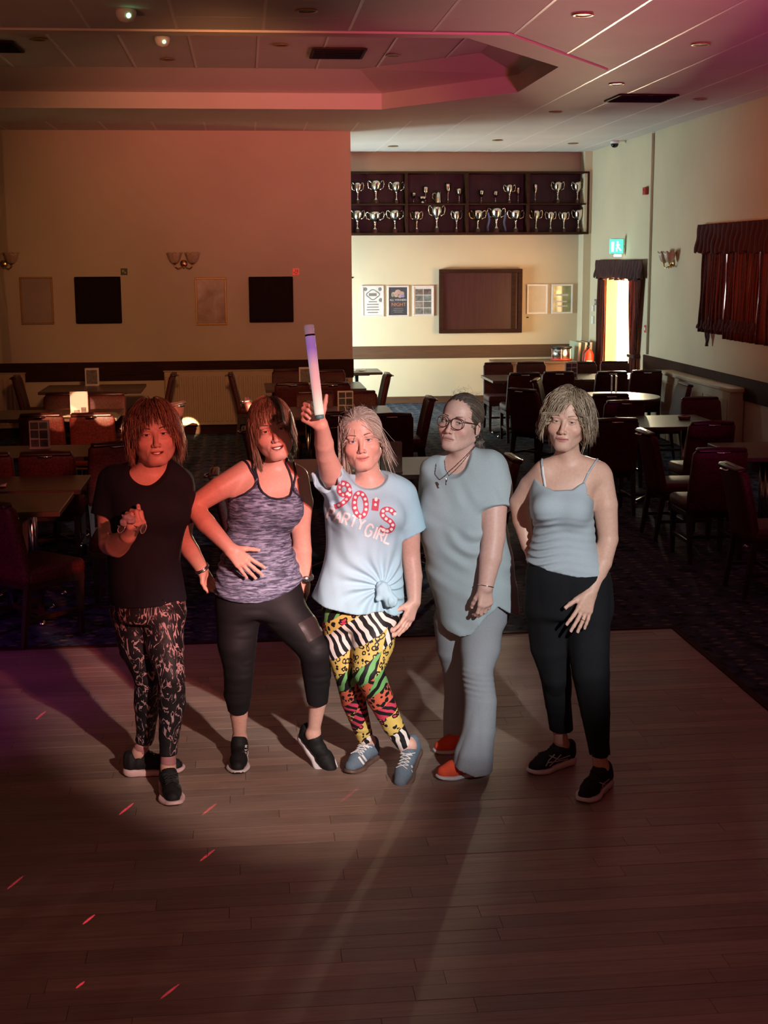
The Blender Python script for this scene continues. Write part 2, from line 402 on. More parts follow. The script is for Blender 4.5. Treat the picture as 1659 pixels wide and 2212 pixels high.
def minus(rect, octo):
    res = []; cur = rect
    for i in range(len(octo)):
        a, b = octo[i], octo[(i+1) % len(octo)]
        pc = clip(cur, a, b, False)
        if pc: res.append(pc)
        cur = clip(cur, a, b, True)
        if not cur: break
    return [p for p in res if abs(sum(p[i][0]*p[(i+1) % len(p)][1]-p[(i+1) % len(p)][0]*p[i][1] for i in range(len(p)))) > 0.004]
TX, TY, G = 0.622, 1.23, 0.010
tile_me = MB().box((0, 0, 0.01), (TX-G, TY-0.003, 0.02)).mesh('ceiling_tile', M_CEIL)
xs_ = [-0.44+TX*i for i in range(-12, 10)]
for i, x0 in enumerate(xs_):
    for j in range(-4, 17):
        y0 = 5.0+TY*j - (0.5*TY if False else 0); x1, y1 = x0+TX, y0+TY
        if x0 > XR-0.02 or y0 > YF or x1 < -8 or y0 < -3.9: continue
        if y0 > YW and x1 < XC-2: continue
        cutx, cuty = min(x1, XR-0.003), min(y1, YF-0.003)
        rect = [(x0+G/2, y0+.0015), (cutx-G/2, y0+.0015), (cutx-G/2, cuty-.0015), (x0+G/2, cuty-.0015)]
        ps = minus(rect, OUT)
        ar = sum(abs(sum(p[k][0]*p[(k+1) % len(p)][1]-p[(k+1) % len(p)][0]*p[k][1] for k in range(len(p))))/2 for p in ps)
        full = abs(ar-(TX-G)*(TY-.003)) < 1e-3 and cutx == x1 and cuty == y1
        if full: link('ceiling_tile', tile_me, CEI, ((x0+x1)/2, (y0+y1)/2, ZC))
        elif ar > 0.01:
            mb = MB()
            for p in ps: mb.prism(p, ZC, ZC+0.02)
            mb.build('ceiling_tile', M_CEIL, CEI)
for x0 in xs_:                       # grid runners, seen as lines between the tiles
    if x0 > XR: continue
    segs = [(-3.9, YW if x0 < XC else YF)]
    # leave the tray open
    ys = []
    for i in range(8):
        a, b = OUT[i], OUT[(i+1) % 8]
        if (a[0]-x0)*(b[0]-x0) < 0: ys.append(a[1]+(x0-a[0])/(b[0]-a[0])*(b[1]-a[1]))
    if len(ys) == 2: segs = [(-3.9, min(ys)), (max(ys), segs[0][1])]
    for a, b in segs: MB().box((x0, (a+b)/2, ZC+0.002), (0.022, b-a, 0.008)).build('ceiling_runner', M_RUNNER, CEI)
    if len(ys) == 2: MB().box((x0, 13.0, 4.225), (0.022, 5.4, 0.008)).build('ceiling_runner', M_RUNNER, CEI)
    if -6 < x0 < 3.0:
        for j in range(5): link('ceiling_tile', tile_me, CEI, (x0+TX/2, 10.0+TY*(j+.5), 4.23))
mb = MB()                            # plain border of the tray, its upstand and cove
n8 = 8
def ring(mb, A, za, B, zb):
    va = [mb.bm.verts.new((p[0], p[1], za)) for p in A]; vb = [mb.bm.verts.new((p[0], p[1], zb)) for p in B]
    for i in range(8): mb.bm.faces.new((va[i], va[(i+1) % 8], vb[(i+1) % 8], vb[i]))
cxm, cym = -1.38, 13.07
INN2 = [(p[0]+(cxm-p[0])*0.02, p[1]+(cym-p[1])*0.02) for p in INN]
INN3 = [(cxm+(p[0]-cxm)*0.90, cym+(p[1]-cym)*0.74) for p in INN]
ring(mb, OUT, ZC-0.015, INN, ZC-0.015); ring(mb, OUT, ZC+0.02, OUT, ZC-0.015); ring(mb, INN, ZC-0.015, INN, 4.055); ring(mb, INN, 4.055, INN3, 4.228)
tb = mb.build('tray_border', M_PLASTER, CEI)
# ---- ceiling fittings
def downlight(u, v, z=ZC, lab=''):
    p = at_z(u, v, z)
    t = empty('downlight', (p[0], p[1], z)); tag(t, lab, 'downlight', 'unlit downlights in the ceiling')
    MB().lathe([(0.055, 0.0), (0.075, -0.004), (0.078, -0.010), (0.058, -0.012), (0.050, -0.002)], (0, 0, 0), 16).build('trim_ring', M_GILT, t, True)
    MB().lathe([(0.0, -0.001), (0.049, -0.001), (0.049, -0.006), (0.0, -0.008)], (0, 0, 0), 14).build('lens', M_BLACK, t)
for u, v, z, lab in [(1259, 30, ZC, 'small round downlight in the violet near ceiling, right of the tray'), (1332, 180, ZC, 'small downlight just right of the tray corner'), (1200, 241, ZC, 'small downlight below the tray, above the trophy cabinet'),
    (1514, 94, ZC, 'small downlight in the ceiling at the far right top'), (1512, 213, ZC, 'small downlight beside the ceiling vent near the right wall'), (849, 118, 4.215, 'small downlight inside the tray, right of its vent'), (607, 96, 4.215, 'small downlight inside the tray, left of its vent'),
    (82, 84, 4.215, 'small downlight inside the tray at the far left'), (362, 127, 4.215, 'small downlight inside the tray below the green-lit sensor'), (1075, 302, ZC, 'small downlight over the serving hatch'), (1238, 309, ZC, 'small downlight over the right end of the trophy cabinet'), (849, 315, ZC, 'small downlight over the left end of the trophy cabinet'), (662, 21, ZC, 'small downlight in the near ceiling at the top middle')]:
    downlight(u, v, z, lab)
def vent(p0, p1, z, lab, y0, y1):
    t = empty('ceiling_vent', ((p0+p1)/2, (y0+y1)/2, z)); tag(t, lab, 'vent', 'dark air vents in the ceiling')
    wx, wy = (p1-p0), (y1-y0)
    MB().box((0, wy/2, -0.008), (wx, 0.03, 0.016), 0.003).box((0, -wy/2, -0.008), (wx, 0.03, 0.016), 0.003).box((wx/2, 0, -0.008), (0.03, wy, 0.016), 0.003).box((-wx/2, 0, -0.008), (0.03, wy, 0.016), 0.003).build('frame', M_DARKWOOD, t)
    for k in range(6):
        MB().box((0, -wy/2+wy*(k+.5)/6, -0.008), (wx-0.03, wy/6*0.7, 0.004), 0, RX(0.5)).build('slat', M_BLACK, t)
a = at_z(674, 115, 4.215); b = at_z(784, 115, 4.215); vent(a[0], b[0], 4.214, 'dark rectangular air vent inside the ceiling tray', a[1]-0.35, a[1]+0.25)
a = at_z(-30, 101, 4.215); b = at_z(40, 101, 4.215); vent(a[0], b[0], 4.214, 'dark air vent in the tray cut by the left edge of the picture', a[1]-0.35, a[1]+0.25)
vent(3.85, 4.45, 3.899, 'square air vent in the flat ceiling near the right wall', 14.1, 14.7)
M_LED = mat('green_led', (0.1, 0.9, 0.3, 1), 0.4, 0, 0, emit=(0.25, 1.0, 0.45, 1), es=7)
def sensor(u, v, z, lab):
    p = at_z(u, v, z); t = empty('ceiling_sensor', (p[0], p[1], z)); tag(t, lab, 'sensor', 'sensors with green lights')
    MB().lathe([(0.065, 0), (0.07, -0.02), (0.062, -0.05), (0.045, -0.075), (0.0, -0.085)], (0, 0, 0), 18).build('housing', M_WHITE, t, True)
    MB().sph((0.02, -0.055, -0.048), 0.016, 10).build('led', M_LED, t, True)
sensor(272, 20, ZC, 'white ceiling sensor with green light at the top left'); sensor(350, 80, 4.215, 'white sensor with green light inside the ceiling tray')
p = at_z(1328, 304, ZC); t = empty('dome_camera', (p[0], p[1], ZC)); tag(t, 'small black dome camera on the ceiling near the right wall', 'camera')
MB().lathe([(0.06, 0), (0.065, -0.02), (0.058, -0.04)], (0, 0, 0), 18).build('base', M_WHITE, t, True)
MB().lathe([(0.055, -0.04), (0.05, -0.07), (0.03, -0.09), (0.0, -0.096)], (0, 0, 0), 18).build('dome', mat('dark_dome', (0.01, 0.01, 0.012, 1), 0.1, 0, 0), t, True)

# ---- fittings of the near back wall
def radiator(name, x0, x1, z0, z1, lab, axis='y'):
    t = empty(name, ((x0+x1)/2, YW, 0)) if axis == 'y' else empty(name, (XR, (x0+x1)/2, 0), -math.pi/2)
    tag(t, lab, 'radiator', 'panel radiators')
    w_ = x1-x0
    MB().box((0, -0.075, (z0+z1)/2), (w_, 0.05, z1-z0), 0.012).build('panel', M_BEIGE, t)
    n = int(w_/0.058)
    me = MB().box((0, 0, 0), (0.036, 0.02, z1-z0-0.11), 0.008).mesh('flute', M_BEIGE)
    for k in range(n): link('flute', me, t, (-w_/2+w_*(k+.5)/n, -0.104, (z0+z1)/2-0.01))
    MB().box((0, -0.06, z1+0.006), (w_+0.02, 0.10, 0.014), 0.004).build('top_grille', M_BEIGE, t)
    MB().box((-w_/2+0.1, -0.025, (z0+z1)/2), (0.05, 0.05, z1-z0-0.2)).box((w_/2-0.1, -0.025, (z0+z1)/2), (0.05, 0.05, z1-z0-0.2)).build('bracket', M_WHITE, t)
    for s in (-1, 1): MB().tube([(s*(w_/2+0.03), -0.07, z0+0.06), (s*(w_/2+0.05), -0.07, z0+0.03), (s*(w_/2+0.05), -0.07, 0.0)], 0.011).build('pipe', M_WHITE, t, True)
radiator('radiator', -1.075, 0.42, 0.125, 0.835, 'wide beige ribbed radiator on the near back wall')
radiator('radiator', -4.2, -2.86, 0.125, 0.835, 'beige radiator cut by the left edge of the picture')
t_ = None
def frame(name, x0, x1, z0, z1, y, mframe, mfill, lab, cat, bw=0.03, dep=0.03, fill='picture', tilt=0.0, ext=None):
    t = empty(name, ((x0+x1)/2, y, z0)); tag(t, lab, cat)
    if tilt: t.rotation_euler = (0, tilt, 0)
    w_, h = x1-x0, z1-z0
    for nm, c, s in (('frame_rail', (0, -dep/2, bw/2), (w_, dep, bw)), ('frame_rail', (0, -dep/2, h-bw/2), (w_, dep, bw)), ('frame_stile', (-w_/2+bw/2, -dep/2, h/2), (bw, dep, h-2*bw)), ('frame_stile', (w_/2-bw/2, -dep/2, h/2), (bw, dep, h-2*bw))):
        MB().box(c, s, 0.004).build(nm, mframe, t)
    MB().box((0, -dep*0.32, h/2), (w_-2*bw, dep*0.6, h-2*bw)).build(fill, mfill, t)
    return t
M_GLASSPIC = mat('glazed_grey_print', (0.42, 0.33, 0.27, 1), 0.12, 0, 0.10, 3.0)
def m_eagle():
    mt, t = nodemat('glazed_pale_print', 0.15, 0.5)
    n = t.noise(t.coord('Object', (1, 1, 1)), 3.6, 4, 0.6, 0.4)
    t.color(t.ramp(n, [(0.35, (0.34, 0.22, 0.14, 1)), (0.55, (0.50, 0.38, 0.28, 1)), (0.7, (0.62, 0.52, 0.42, 1))])); return mt
frame('picture_frame', -2.876, -2.462, 1.465, 2.07, YW, M_GILT, M_GLASSPIC, 'thin gilt frame with plain grey picture at the far left', 'picture', 0.022, 0.03)
frame('picture_frame', -0.64, -0.237, 1.435, 2.045, YW, M_GILT, m_eagle(), 'thin gilt frame with pale picture under the wall light', 'picture', 0.022, 0.03)
M_PANEL = m_wood('dark_brown_panel', (0.010, 0.005, 0.003, 1), (0.020, 0.009, 0.006, 1), 0.6, axis=2)
def panel(x0, x1, z0, z1, lab):
    t = empty('wall_panel', ((x0+x1)/2, YW, z0)); tag(t, lab, 'panel', 'square dark wall panels')
    MB().box((0, -0.03, (z1-z0)/2), (x1-x0, 0.06, z1-z0), 0.012).build('board', M_PANEL, t)
    MB().box((0, -0.063, (z1-z0)/2), (x1-x0-0.05, 0.008, z1-z0-0.05), 0.003).build('face_cloth', M_PANEL, t)
panel(-2.18, -1.595, 1.47, 2.067, 'square dark brown wall panel left of the wall light'); panel(0.055, 0.632, 1.462, 2.052, 'square dark brown wall panel above the red chairs')
def small_sign(x, z, col, m2, lab):
    t = empty('wall_sign', (x, YW, z)); tag(t, lab, 'sign')
    MB().box((0, -0.006, 0), (0.085, 0.012, 0.085), 0.003).build('plate', col, t)
    return t
t = small_sign(-1.546, 2.128, mat('dark_green_sign', (0.03, 0.06, 0.02, 1), 0.5), None, 'small dark green square sign above the left wall panel')
MB().box((-0.012, -0.013, 0.01), (0.03, 0.002, 0.03)).box((0.015, -0.013, -0.012), (0.022, 0.002, 0.022)).build('emblem', mat('pale_green_print', (0.28, 0.30, 0.10, 1), 0.5), t)
t = small_sign(0.674, 2.113, mat('red_sign', (0.85, 0.10, 0.07, 1), 0.5, emit=(1, 0.1, 0.06, 1), es=0.25), None, 'small glowing red square sign above the right wall panel')
mb = MB()
mb.box((0.022, -0.013, 0.008), (0.008, 0.002, 0.042)).box((0.0, -0.013, 0.012), (0.008, 0.002, 0.036)).box((-0.022, -0.013, -0.008), (0.018, 0.002, 0.010)).box((0.002, -0.013, -0.024), (0.034, 0.002, 0.008))
mb.build('emblem', mat('dark_red_print', (0.14, 0.01, 0.01, 1), 0.5), t)
M_SHADE = mat('frosted_glass_shade', (0.50, 0.36, 0.24, 1), 0.35, 0, 0.12, 40)
def sconce(loc, rz, lab):
    t = empty('wall_light', loc, rz); tag(t, lab, 'wall light', 'unlit twin wall lights')
    MB().lathe([(0.0, 0), (0.045, 0.004), (0.05, 0.012), (0.03, 0.02), (0.0, 0.024)], (0, 0, 0), 16).build('backplate', M_BRASS, t, True, rot=(math.pi/2, 0, 0))
    for s in (-1, 1):
        pts = [(0, -0.02, -0.01), (s*0.03, -0.06, -0.05), (s*0.075, -0.085, -0.065), (s*0.11, -0.09, -0.035), (s*0.115, -0.09, 0.0)]
        arm = MB().tube(pts, 0.008, 8).build('arm', M_BRASS, t, True)
        MB().lathe([(0.012, 0.0), (0.026, 0.006), (0.022, 0.02)], (s*0.115, -0.09, -0.005), 12).build('cup', M_BRASS, arm, True)
        mb = MB(); n = 40; rings = []
        for r_, z_ in ((0.022, 0.0), (0.05, 0.02), (0.072, 0.06), (0.085, 0.10), (0.10, 0.135)):
            rings.append([mb.bm.verts.new((s*0.115+math.cos(2*math.pi*i/n)*r_*(1+0.06*math.cos(8*2*math.pi*i/n)), -0.09+math.sin(2*math.pi*i/n)*r_*(0.85+0.06*math.cos(8*2*math.pi*i/n)), z_+0.012*math.cos(8*2*math.pi*i/n)*(z_/0.135))) for i in range(n)])
        for p, q in zip(rings, rings[1:]):
            for i in range(n): mb.bm.faces.new((p[i], p[(i+1) % n], q[(i+1) % n], q[i]))
        ob = mb.build('shade', M_SHADE, t, True); ob.modifiers.new('solid', 'SOLIDIFY').thickness = 0.004
    MB().sph((0, -0.03, -0.045), 0.014, 10, (1, 1, 1.5)).build('finial', M_BRASS, t, True)
sconce((-0.776, YW, 2.225), 0, 'unlit twin-shade wall light between the two dark wall panels')
sconce((-3.063, YW, 2.235), 0, 'unlit wall light cut by the left edge of the picture')
sconce((XR, 17.14, 2.20), -math.pi/2, 'unlit twin-shade wall light on the right wall beside the curtained door')
for q in [(0,)]: pass

# ---- far wall: trophy cabinet, hatch, posters
CYF = 21.36
cab = empty('trophy_cabinet', (3.45, CYF, 2.655)); tag(cab, 'long dark wood trophy cabinet high on the far wall', 'cabinet')
def cabx(u): return at_y(u, 440, CYF)[0]
xl, xr = 1.30, cabx(1273); divs = [cabx(879), cabx(1010), cabx(1142)]; z0, z1 = at_y(1000, 507, CYF)[2], at_y(1000, 370, CYF)[2]; zm = at_y(1000, 441, CYF)[2]
def cbox(name, x0, x1, y0, y1, za, zb, m_=M_DARKWOOD): MB().box(((x0+x1)/2-3.45, (y0+y1)/2-CYF, (za+zb)/2-2.655), (x1-x0, y1-y0, zb-za), 0.003).build(name, m_, cab)
cbox('back_panel', xl, xr, YF-0.03, YF-0.005, z0, z1, m_wood('cabinet_back_wood', (0.022, 0.006, 0.004, 1), (0.045, 0.012, 0.008, 1), 0.5, axis=2))
cbox('top_board', xl, xr, CYF, YF-0.005, z1-0.03, z1); cbox('bottom_board', xl, xr, CYF, YF-0.005, z0, z0+0.035)
cbox('side_board', xr-0.03, xr, CYF, YF-0.005, z0+.035, z1-.03); cbox('side_board', xl, xl+0.03, CYF, YF-0.005, z0+.035, z1-.03)
for d in divs: cbox('divider', d-0.02, d+0.02, CYF+0.005, YF-0.03, z0+.035, z1-.03)
edges = [xl+.03]+divs+[xr-.03]
for a, b in zip(edges, edges[1:]): cbox('shelf', a+.02, b-.02, CYF+0.01, YF-0.03, zm-0.012, zm+0.012)
for a, b in zip(edges, edges[1:]): MB().lathe([(0.0, 0), (0.02, 0), (0.022, -0.008), (0.0, -0.01)], ((a+b)/2-3.45, 0.12, z1-0.03-2.655), 10).build('cabinet_downlight', M_CHROME, cab)
M_SILVER = mat('tarnished_silver', (0.75, 0.71, 0.62, 1), 0.18, 1.0, 0.12, 25)
M_PLINTH = mat('dark_plinth', (0.10, 0.05, 0.035, 1), 0.4, 0, 0.1, 20)
def trophy(u, v_base, h, w_, lab, kind='cup', dim=False):
    p = at_y(u, v_base, CYF+0.14); zb = (zm+0.012) if v_base < 450 else (z0+0.035)
    name = {'cup': 'trophy_cup', 'tankard': 'tankard', 'goblet': 'goblet', 'bowl': 'trophy_bowl'}[kind]
    yy = CYF+0.14+(0.08 if dim else 0)
    t = empty(name, (p[0], yy, zb)); tag(t, lab, 'trophy', 'silver trophies in the wall cabinet')
    R = w_/2
    if kind == 'tankard':
        MB().lathe([(R*0.75, 0), (R*0.8, 0.02), (R*0.66, h*0.5), (R*0.62, h), (R*0.55, h)], (0, 0, 0), 18).build('body', M_SILVER, t, True)
        MB().tube([(-R*0.62, 0, h*0.85), (-R*1.25, 0, h*0.8), (-R*1.3, 0, h*0.45), (-R*0.7, 0, h*0.2)], 0.009, 6).build('handle', M_SILVER, t, True); return
    if kind == 'bowl':
        MB().lathe([(R*0.5, 0), (R*0.5, 0.02), (0.02, 0.035), (0.02, h*0.4), (R*0.7, h*0.55), (R, h*0.95), (R*0.92, h)], (0, 0, 0), 20).build('bowl', M_SILVER, t, True); return
    bh = 0.16*h
    MB().lathe([(R*0.34, 0), (R*0.34, bh), (R*0.30, bh+.004)], (0, 0, 0), 14).build('plinth', M_PLINTH, t)
    cw = R*(0.62 if kind == 'cup' else 0.85)
    MB().lathe([(R*0.26, bh), (R*0.25, bh+.01), (R*0.09, bh+h*0.10), (R*0.08, bh+h*0.24), (R*0.15, bh+h*0.28), (R*0.09, bh+h*0.32), (cw*0.55, bh+h*0.42), (cw*0.95, bh+h*0.58), (cw*0.98, bh+h*0.72), (cw*1.12, h), (cw*1.0, h), (cw*0.8, h*0.9)], (0, 0, 0), 18).build('cup', M_SILVER, t, True)
    if kind == 'cup':
        for s in (-1, 1):
            MB().tube([(s*cw*0.75, 0, bh+h*0.45), (s*R*0.88, 0, bh+h*0.52), (s*R*1.0, 0, h*0.86), (s*R*0.92, 0, h*1.0), (s*cw*1.15, 0, h*0.98), (s*cw*1.05, 0, h*0.90)], max(0.007, R*0.07), 6).build('handle', M_SILVER, t, True)
TS = 0.1/14.1            # metres per picture pixel at the cabinet
def tz(zx): return 740+zx/2.9625
def tr(zx, zt, zb, wz, lab, kind='cup', dim=False): trophy(tz(zx), 350+zb/2.9625, (zb-zt)/2.9625*0.00722, wz/2.9625*0.00722, lab, kind, dim)
tr(97, 118, 250, 76, 'silver two-handled cup, leftmost on the upper cabinet shelf'); tr(214, 110, 254, 104, 'wide two-handled silver cup, second on the upper cabinet shelf'); tr(346, 115, 250, 100, 'two-handled silver cup at the right of the first upper bay')
tr(458, 170, 240, 40, 'small dull goblet at the left of the second upper bay', 'goblet', True); tr(512, 205, 250, 56, 'low silver bowl in the second upper bay', 'bowl'); tr(535, 140, 250, 44, 'dull goblet standing behind the silver bowl', 'goblet', True)
tr(612, 176, 256, 56, 'silver tankard in the second upper bay', 'tankard'); tr(680, 120, 250, 44, 'tall dull goblet beside the tankard', 'goblet', True); tr(747, 145, 240, 44, 'silver goblet at the right of the second upper bay', 'goblet')
tr(893, 165, 250, 44, 'dim goblet at the left of the third upper bay', 'goblet', True); tr(985, 165, 245, 36, 'dim small goblet in the middle of the third upper bay', 'goblet', True); tr(1068, 150, 268, 78, 'bright two-handled cup in the third upper bay'); tr(1130, 135, 240, 34, 'dim goblet at the right of the third upper bay', 'goblet', True)
tr(1232, 145, 268, 34, 'slim goblet at the left of the fourth upper bay', 'goblet'); tr(1376, 130, 266, 86, 'two-handled cup in the middle of the fourth upper bay'); tr(1502, 130, 266, 78, 'two-handled cup, rightmost on the upper cabinet shelf')
tr(95, 305, 446, 96, 'two-handled silver cup, leftmost on the lower cabinet shelf'); tr(208, 325, 456, 120, 'broad shallow two-handled cup on the lower cabinet shelf'); tr(336, 305, 446, 112, 'two-handled cup with tall handles at the right of the first lower bay')
tr(474, 318, 452, 80, 'two-handled cup at the left of the second lower bay'); tr(603, 282, 452, 108, 'tallest two-handled cup, in the middle of the second lower bay'); tr(730, 315, 452, 72, 'slim cup at the right of the second lower bay')
tr(864, 305, 444, 112, 'two-handled cup left of the cup with blue ribbons'); tr(984, 290, 444, 118, 'two-handled cup hung with blue ribbons'); tr(1108, 305, 444, 110, 'two-handled cup right of the cup with blue ribbons')
tr(1236, 305, 444, 86, 'two-handled cup, first of four in the fourth lower bay'); tr(1330, 318, 448, 72, 'cup, second of four in the fourth lower bay'); tr(1415, 318, 446, 68, 'cup, third of four in the fourth lower bay'); tr(1508, 300, 442, 90, 'two-handled cup, rightmost on the lower cabinet shelf')
M_RIB = mat('blue_ribbon', (0.10, 0.13, 0.26, 1), 0.6)
tro = [o for o in COL.objects if o.get('label') == 'two-handled cup hung with blue ribbons'][0]
for s in (-1, 1):
    def rib(u, v, s=s): return (s*(0.115+0.03*u)+0.012*math.sin(v*7+s), -0.03-0.01*math.sin(u*6), 0.30*(1-v)+0.01)
    ob = MB().grid(rib, 4, 10).build('ribbon', M_RIB, tro, True); ob.modifiers.new('solid', 'SOLIDIFY').thickness = 0.002

h = frame('serving_hatch', 3.06, 4.385, 1.108, 2.109, YF, M_DARKWOOD, M_SHUTTER, 'closed wooden serving hatch in a dark frame on the far wall', 'hatch', 0.06, 0.09, 'shutter_backing')
for k in range(5):
    MB().box((-0.601+0.2405*(k+.5), -0.040, 0.5), (0.236, 0.014, 0.878), 0.004).build('shutter_board', M_SHUTTER, h)
MB().box((0.53, -0.045, 0.5), (0.06, 0.06, 0.878), 0.004).build('inner_post', M_DARKWOOD, h)
M_SILFRAME = mat('silver_snap_frame', (0.72, 0.70, 0.62, 1), 0.35, 0.3, 0.05, 30)
M_PAPER = mat('pale_paper', (0.62, 0.58, 0.54, 1), 0.5, 0, 0.05, 20)
M_INK = mat('grey_ink', (0.20, 0.17, 0.15, 1), 0.6, 0, 0.1, 30)
M_DKPOST = mat('dark_poster_ground', (0.045, 0.055, 0.06, 1), 0.4, 0, 0.15, 15)
def flat(mb_m, parent, name, rects, y): 
    mb = MB()
    for (x0, x1, za, zb) in rects: mb.box(((x0+x1)/2, y, (za+zb)/2), (x1-x0, 0.0016, zb-za))
    return mb.build(name, mb_m, parent)
po1 = frame('poster_frame', 1.833, 2.181, 1.38, 1.867, YF, M_SILFRAME, M_PAPER, 'silver framed pale poster with a badge, leftmost of the three posters', 'poster', 0.026, 0.03, 'poster')
mb = MB()
mb.tube([(0.095*math.cos(a)*(1+0.1*math.cos(4*a)), -0.021, 0.345+0.07*math.sin(a)*(1+0.12*math.cos(4*a))) for a in np.linspace(0, 2*math.pi, 24, endpoint=False)], 0.006, 4, closed=True)
mb.box((0, -0.021, 0.345), (0.12, 0.0016, 0.045)).sph((-0.115, -0.02, 0.43), 0.03, 10, (1, 0.05, 1)).sph((0.115, -0.02, 0.43), 0.03, 10, (1, 0.05, 1)).sph((0.125, -0.02, 0.26), 0.032, 10, (1, 0.05, 1))
for k, w_ in enumerate((0.13, 0.18, 0.18, 0.20, 0.16)): mb.box((0, -0.021, 0.235-0.042*k), (w_, 0.0016, 0.014))
mb.build('print', M_INK, po1)
po2 = frame('poster_frame', 2.236, 2.579, 1.376, 1.863, YF, M_SILFRAME, M_DKPOST, 'silver framed dark poster reading all winners night', 'poster', 0.026, 0.03, 'poster')
mb = MB()
for (x, z, r) in ((-0.07, 0.36, 0.035), (0.0, 0.385, 0.05), (0.06, 0.365, 0.04), (-0.03, 0.33, 0.03), (0.03, 0.32, 0.03)): mb.sph((x, -0.019, z), r, 12, (1, 0.04, 0.8))
mb.build('print', mat('pink_print', (0.42, 0.27, 0.22, 1), 0.5), po2)
MB().sph((0.075, -0.0195, 0.325), 0.03, 12, (1, 0.05, 0.8)).build('print', mat('blue_print', (0.20, 0.20, 0.38, 1), 0.5), po2)
MB().sph((-0.085, -0.0195, 0.34), 0.03, 12, (0.8, 0.05, 1)).build('print', mat('olive_print', (0.22, 0.24, 0.13, 1), 0.5), po2)
text_mesh('lettering', 'ALL WINNERS', 0.042, M_PAPER, po2, (0, -0.0195, 0.262)); text_mesh('lettering', 'NIGHT', 0.075, mat('orange_print', (0.50, 0.20, 0.08, 1), 0.5), po2, (0.01, -0.0195, 0.19))
flat(M_INK, po2, 'print', [(-0.07, 0.08, 0.125, 0.132), (-0.08, 0.09, 0.098, 0.106), (-0.06, 0.07, 0.07, 0.078)], -0.0195)
po3 = frame('poster_frame', 2.64, 2.979, 1.382, 1.86, YF, M_SILFRAME, M_PAPER, 'silver framed poster with a grid of six photographs', 'poster', 0.026, 0.03, 'poster')
for i, c in enumerate([(0.14, 0.12, 0.10, 1), (0.12, 0.11, 0.10, 1), (0.13, 0.14, 0.12, 1), (0.15, 0.19, 0.18, 1), (0.20, 0.18, 0.15, 1), (0.12, 0.13, 0.11, 1), (0.13, 0.14, 0.12, 1), (0.16, 0.18, 0.15, 1)]):
    flat(mat('photo_print_%d' % i, c, 0.4, 0, 0.5, 18), po3, 'photo', [(-0.125+0.13*(i % 2), -0.005+0.13*(i % 2), 0.335-0.10*(i//2), 0.425-0.10*(i//2))], -0.0195)
frame('picture_frame', 4.473, 4.81, 1.398, 1.868, YF, M_WHITE, mat('beige_backing', (0.48, 0.42, 0.30, 1), 0.3, 0, 0.08, 6), 'white frame with blank beige sheet right of the hatch', 'picture', 0.028, 0.03)
pf = frame('picture_frame', 4.871, 5.218, 1.40, 1.866, YF, M_WHITE, mat('glazed_green_print', (0.30, 0.32, 0.16, 1), 0.06, 0, 0.35, 9), 'white frame with shiny glass nearest the corner of the far wall', 'picture', 0.028, 0.03)
flat(M_PAPER, pf, 'print', [(-0.10, 0.10, 0.28, 0.31), (-0.11, 0.08, 0.18, 0.20), (-0.06, 0.09, 0.11, 0.13)], -0.0195)
tag(MB().box((1.62, YF-0.008, 1.99), (0.16, 0.016, 0.022), 0.004).build('wall_bracket', M_BLACK), 'short black bracket on the far wall beside the alcove corner', 'bracket')
tag(MB().box((4.49, YF-0.006, 1.345), (0.035, 0.012, 0.02), 0.003).build('wall_plate', M_BLACK), 'tiny black plate under the blank white frame', 'plate')

# ---- right wall: pipe, boxes, exit sign, door, window, curtains
def m_curtain():
    mt, t = nodemat('striped_curtain_fabric', 0.8, 0.2)
    v = t.coord('Object'); s = t.sep(v)
    cb = t.new('ShaderNodeCombineXYZ'); t.l.new(s[1], cb.inputs[0])
    n = t.noise(cb.outputs[0], 26, 2, 0.6); f = t.noise(t.coord('Object', (1, 1, 3)), 16, 4, 0.7, 1.0)
    c = t.ramp(n, [(0.36, (0.050, 0.009, 0.008, 1)), (0.48, (0.20, 0.045, 0.025, 1)), (0.56, (0.07, 0.016, 0.012, 1)), (0.64, (0.30, 0.17, 0.11, 1))], True)
    c = t.mix(t.ramp(f, [(0.45, (0, 0, 0, 1)), (0.62, (0.55, 0.55, 0.55, 1))]), c, (0.10, 0.05, 0.04, 1))
    t.color(c); tr_ = t.new('ShaderNodeBsdfTranslucent'); t.l.new(t.mix(1.0, c, (1.25, 1.2, 1.05, 1), 'MULTIPLY'), tr_.inputs[0])
    ms = t.new('ShaderNodeMixShader'); ms.inputs[0].default_value = 0.5
    out = t.n['Material Output']; t.l.new(t.bsdf.outputs[0], ms.inputs[1]); t.l.new(tr_.outputs[0], ms.inputs[2]); t.l.new(ms.outputs[0], out.inputs[0])
    return mt
M_CURT = m_curtain()
M_PELMET = mat('dark_red_brown_velvet', (0.050, 0.012, 0.009, 1), 0.85, 0, 0.35, 9, 0.2, stretch=(1, 9, 0.6))
def drape(name, y0, y1, z0, z1, m_, parent=None, amp=0.03, folds=9, x=XR-0.07, bottom=None, gather=None, loc=None):
    ly, lx, lz = (loc[1], loc[0], loc[2]) if loc else (0, 0, 0)
    def f(u, v):
        z = z0+(z1-z0)*v
        yy = y0+(y1-y0)*u
        if gather: yy = y0+(y1-y0)*(u*gather(v)[1]+gather(v)[0])
        zz = z
        if bottom and v < 0.5: zz = z+bottom(u)*(1-2*v)
        return (x-lx-amp*(1+math.sin(u*folds*2*math.pi+0.7*math.sin(u*9)))*(0.75+0.25*math.cos(v*3))-0.006*math.sin(v*9+u*31), yy-ly, zz-lz)
    o = MB().grid(f, folds*10, 14).build(name, m_, parent, True)
    o.modifiers.new('solid', 'SOLIDIFY').thickness = 0.004
    return o
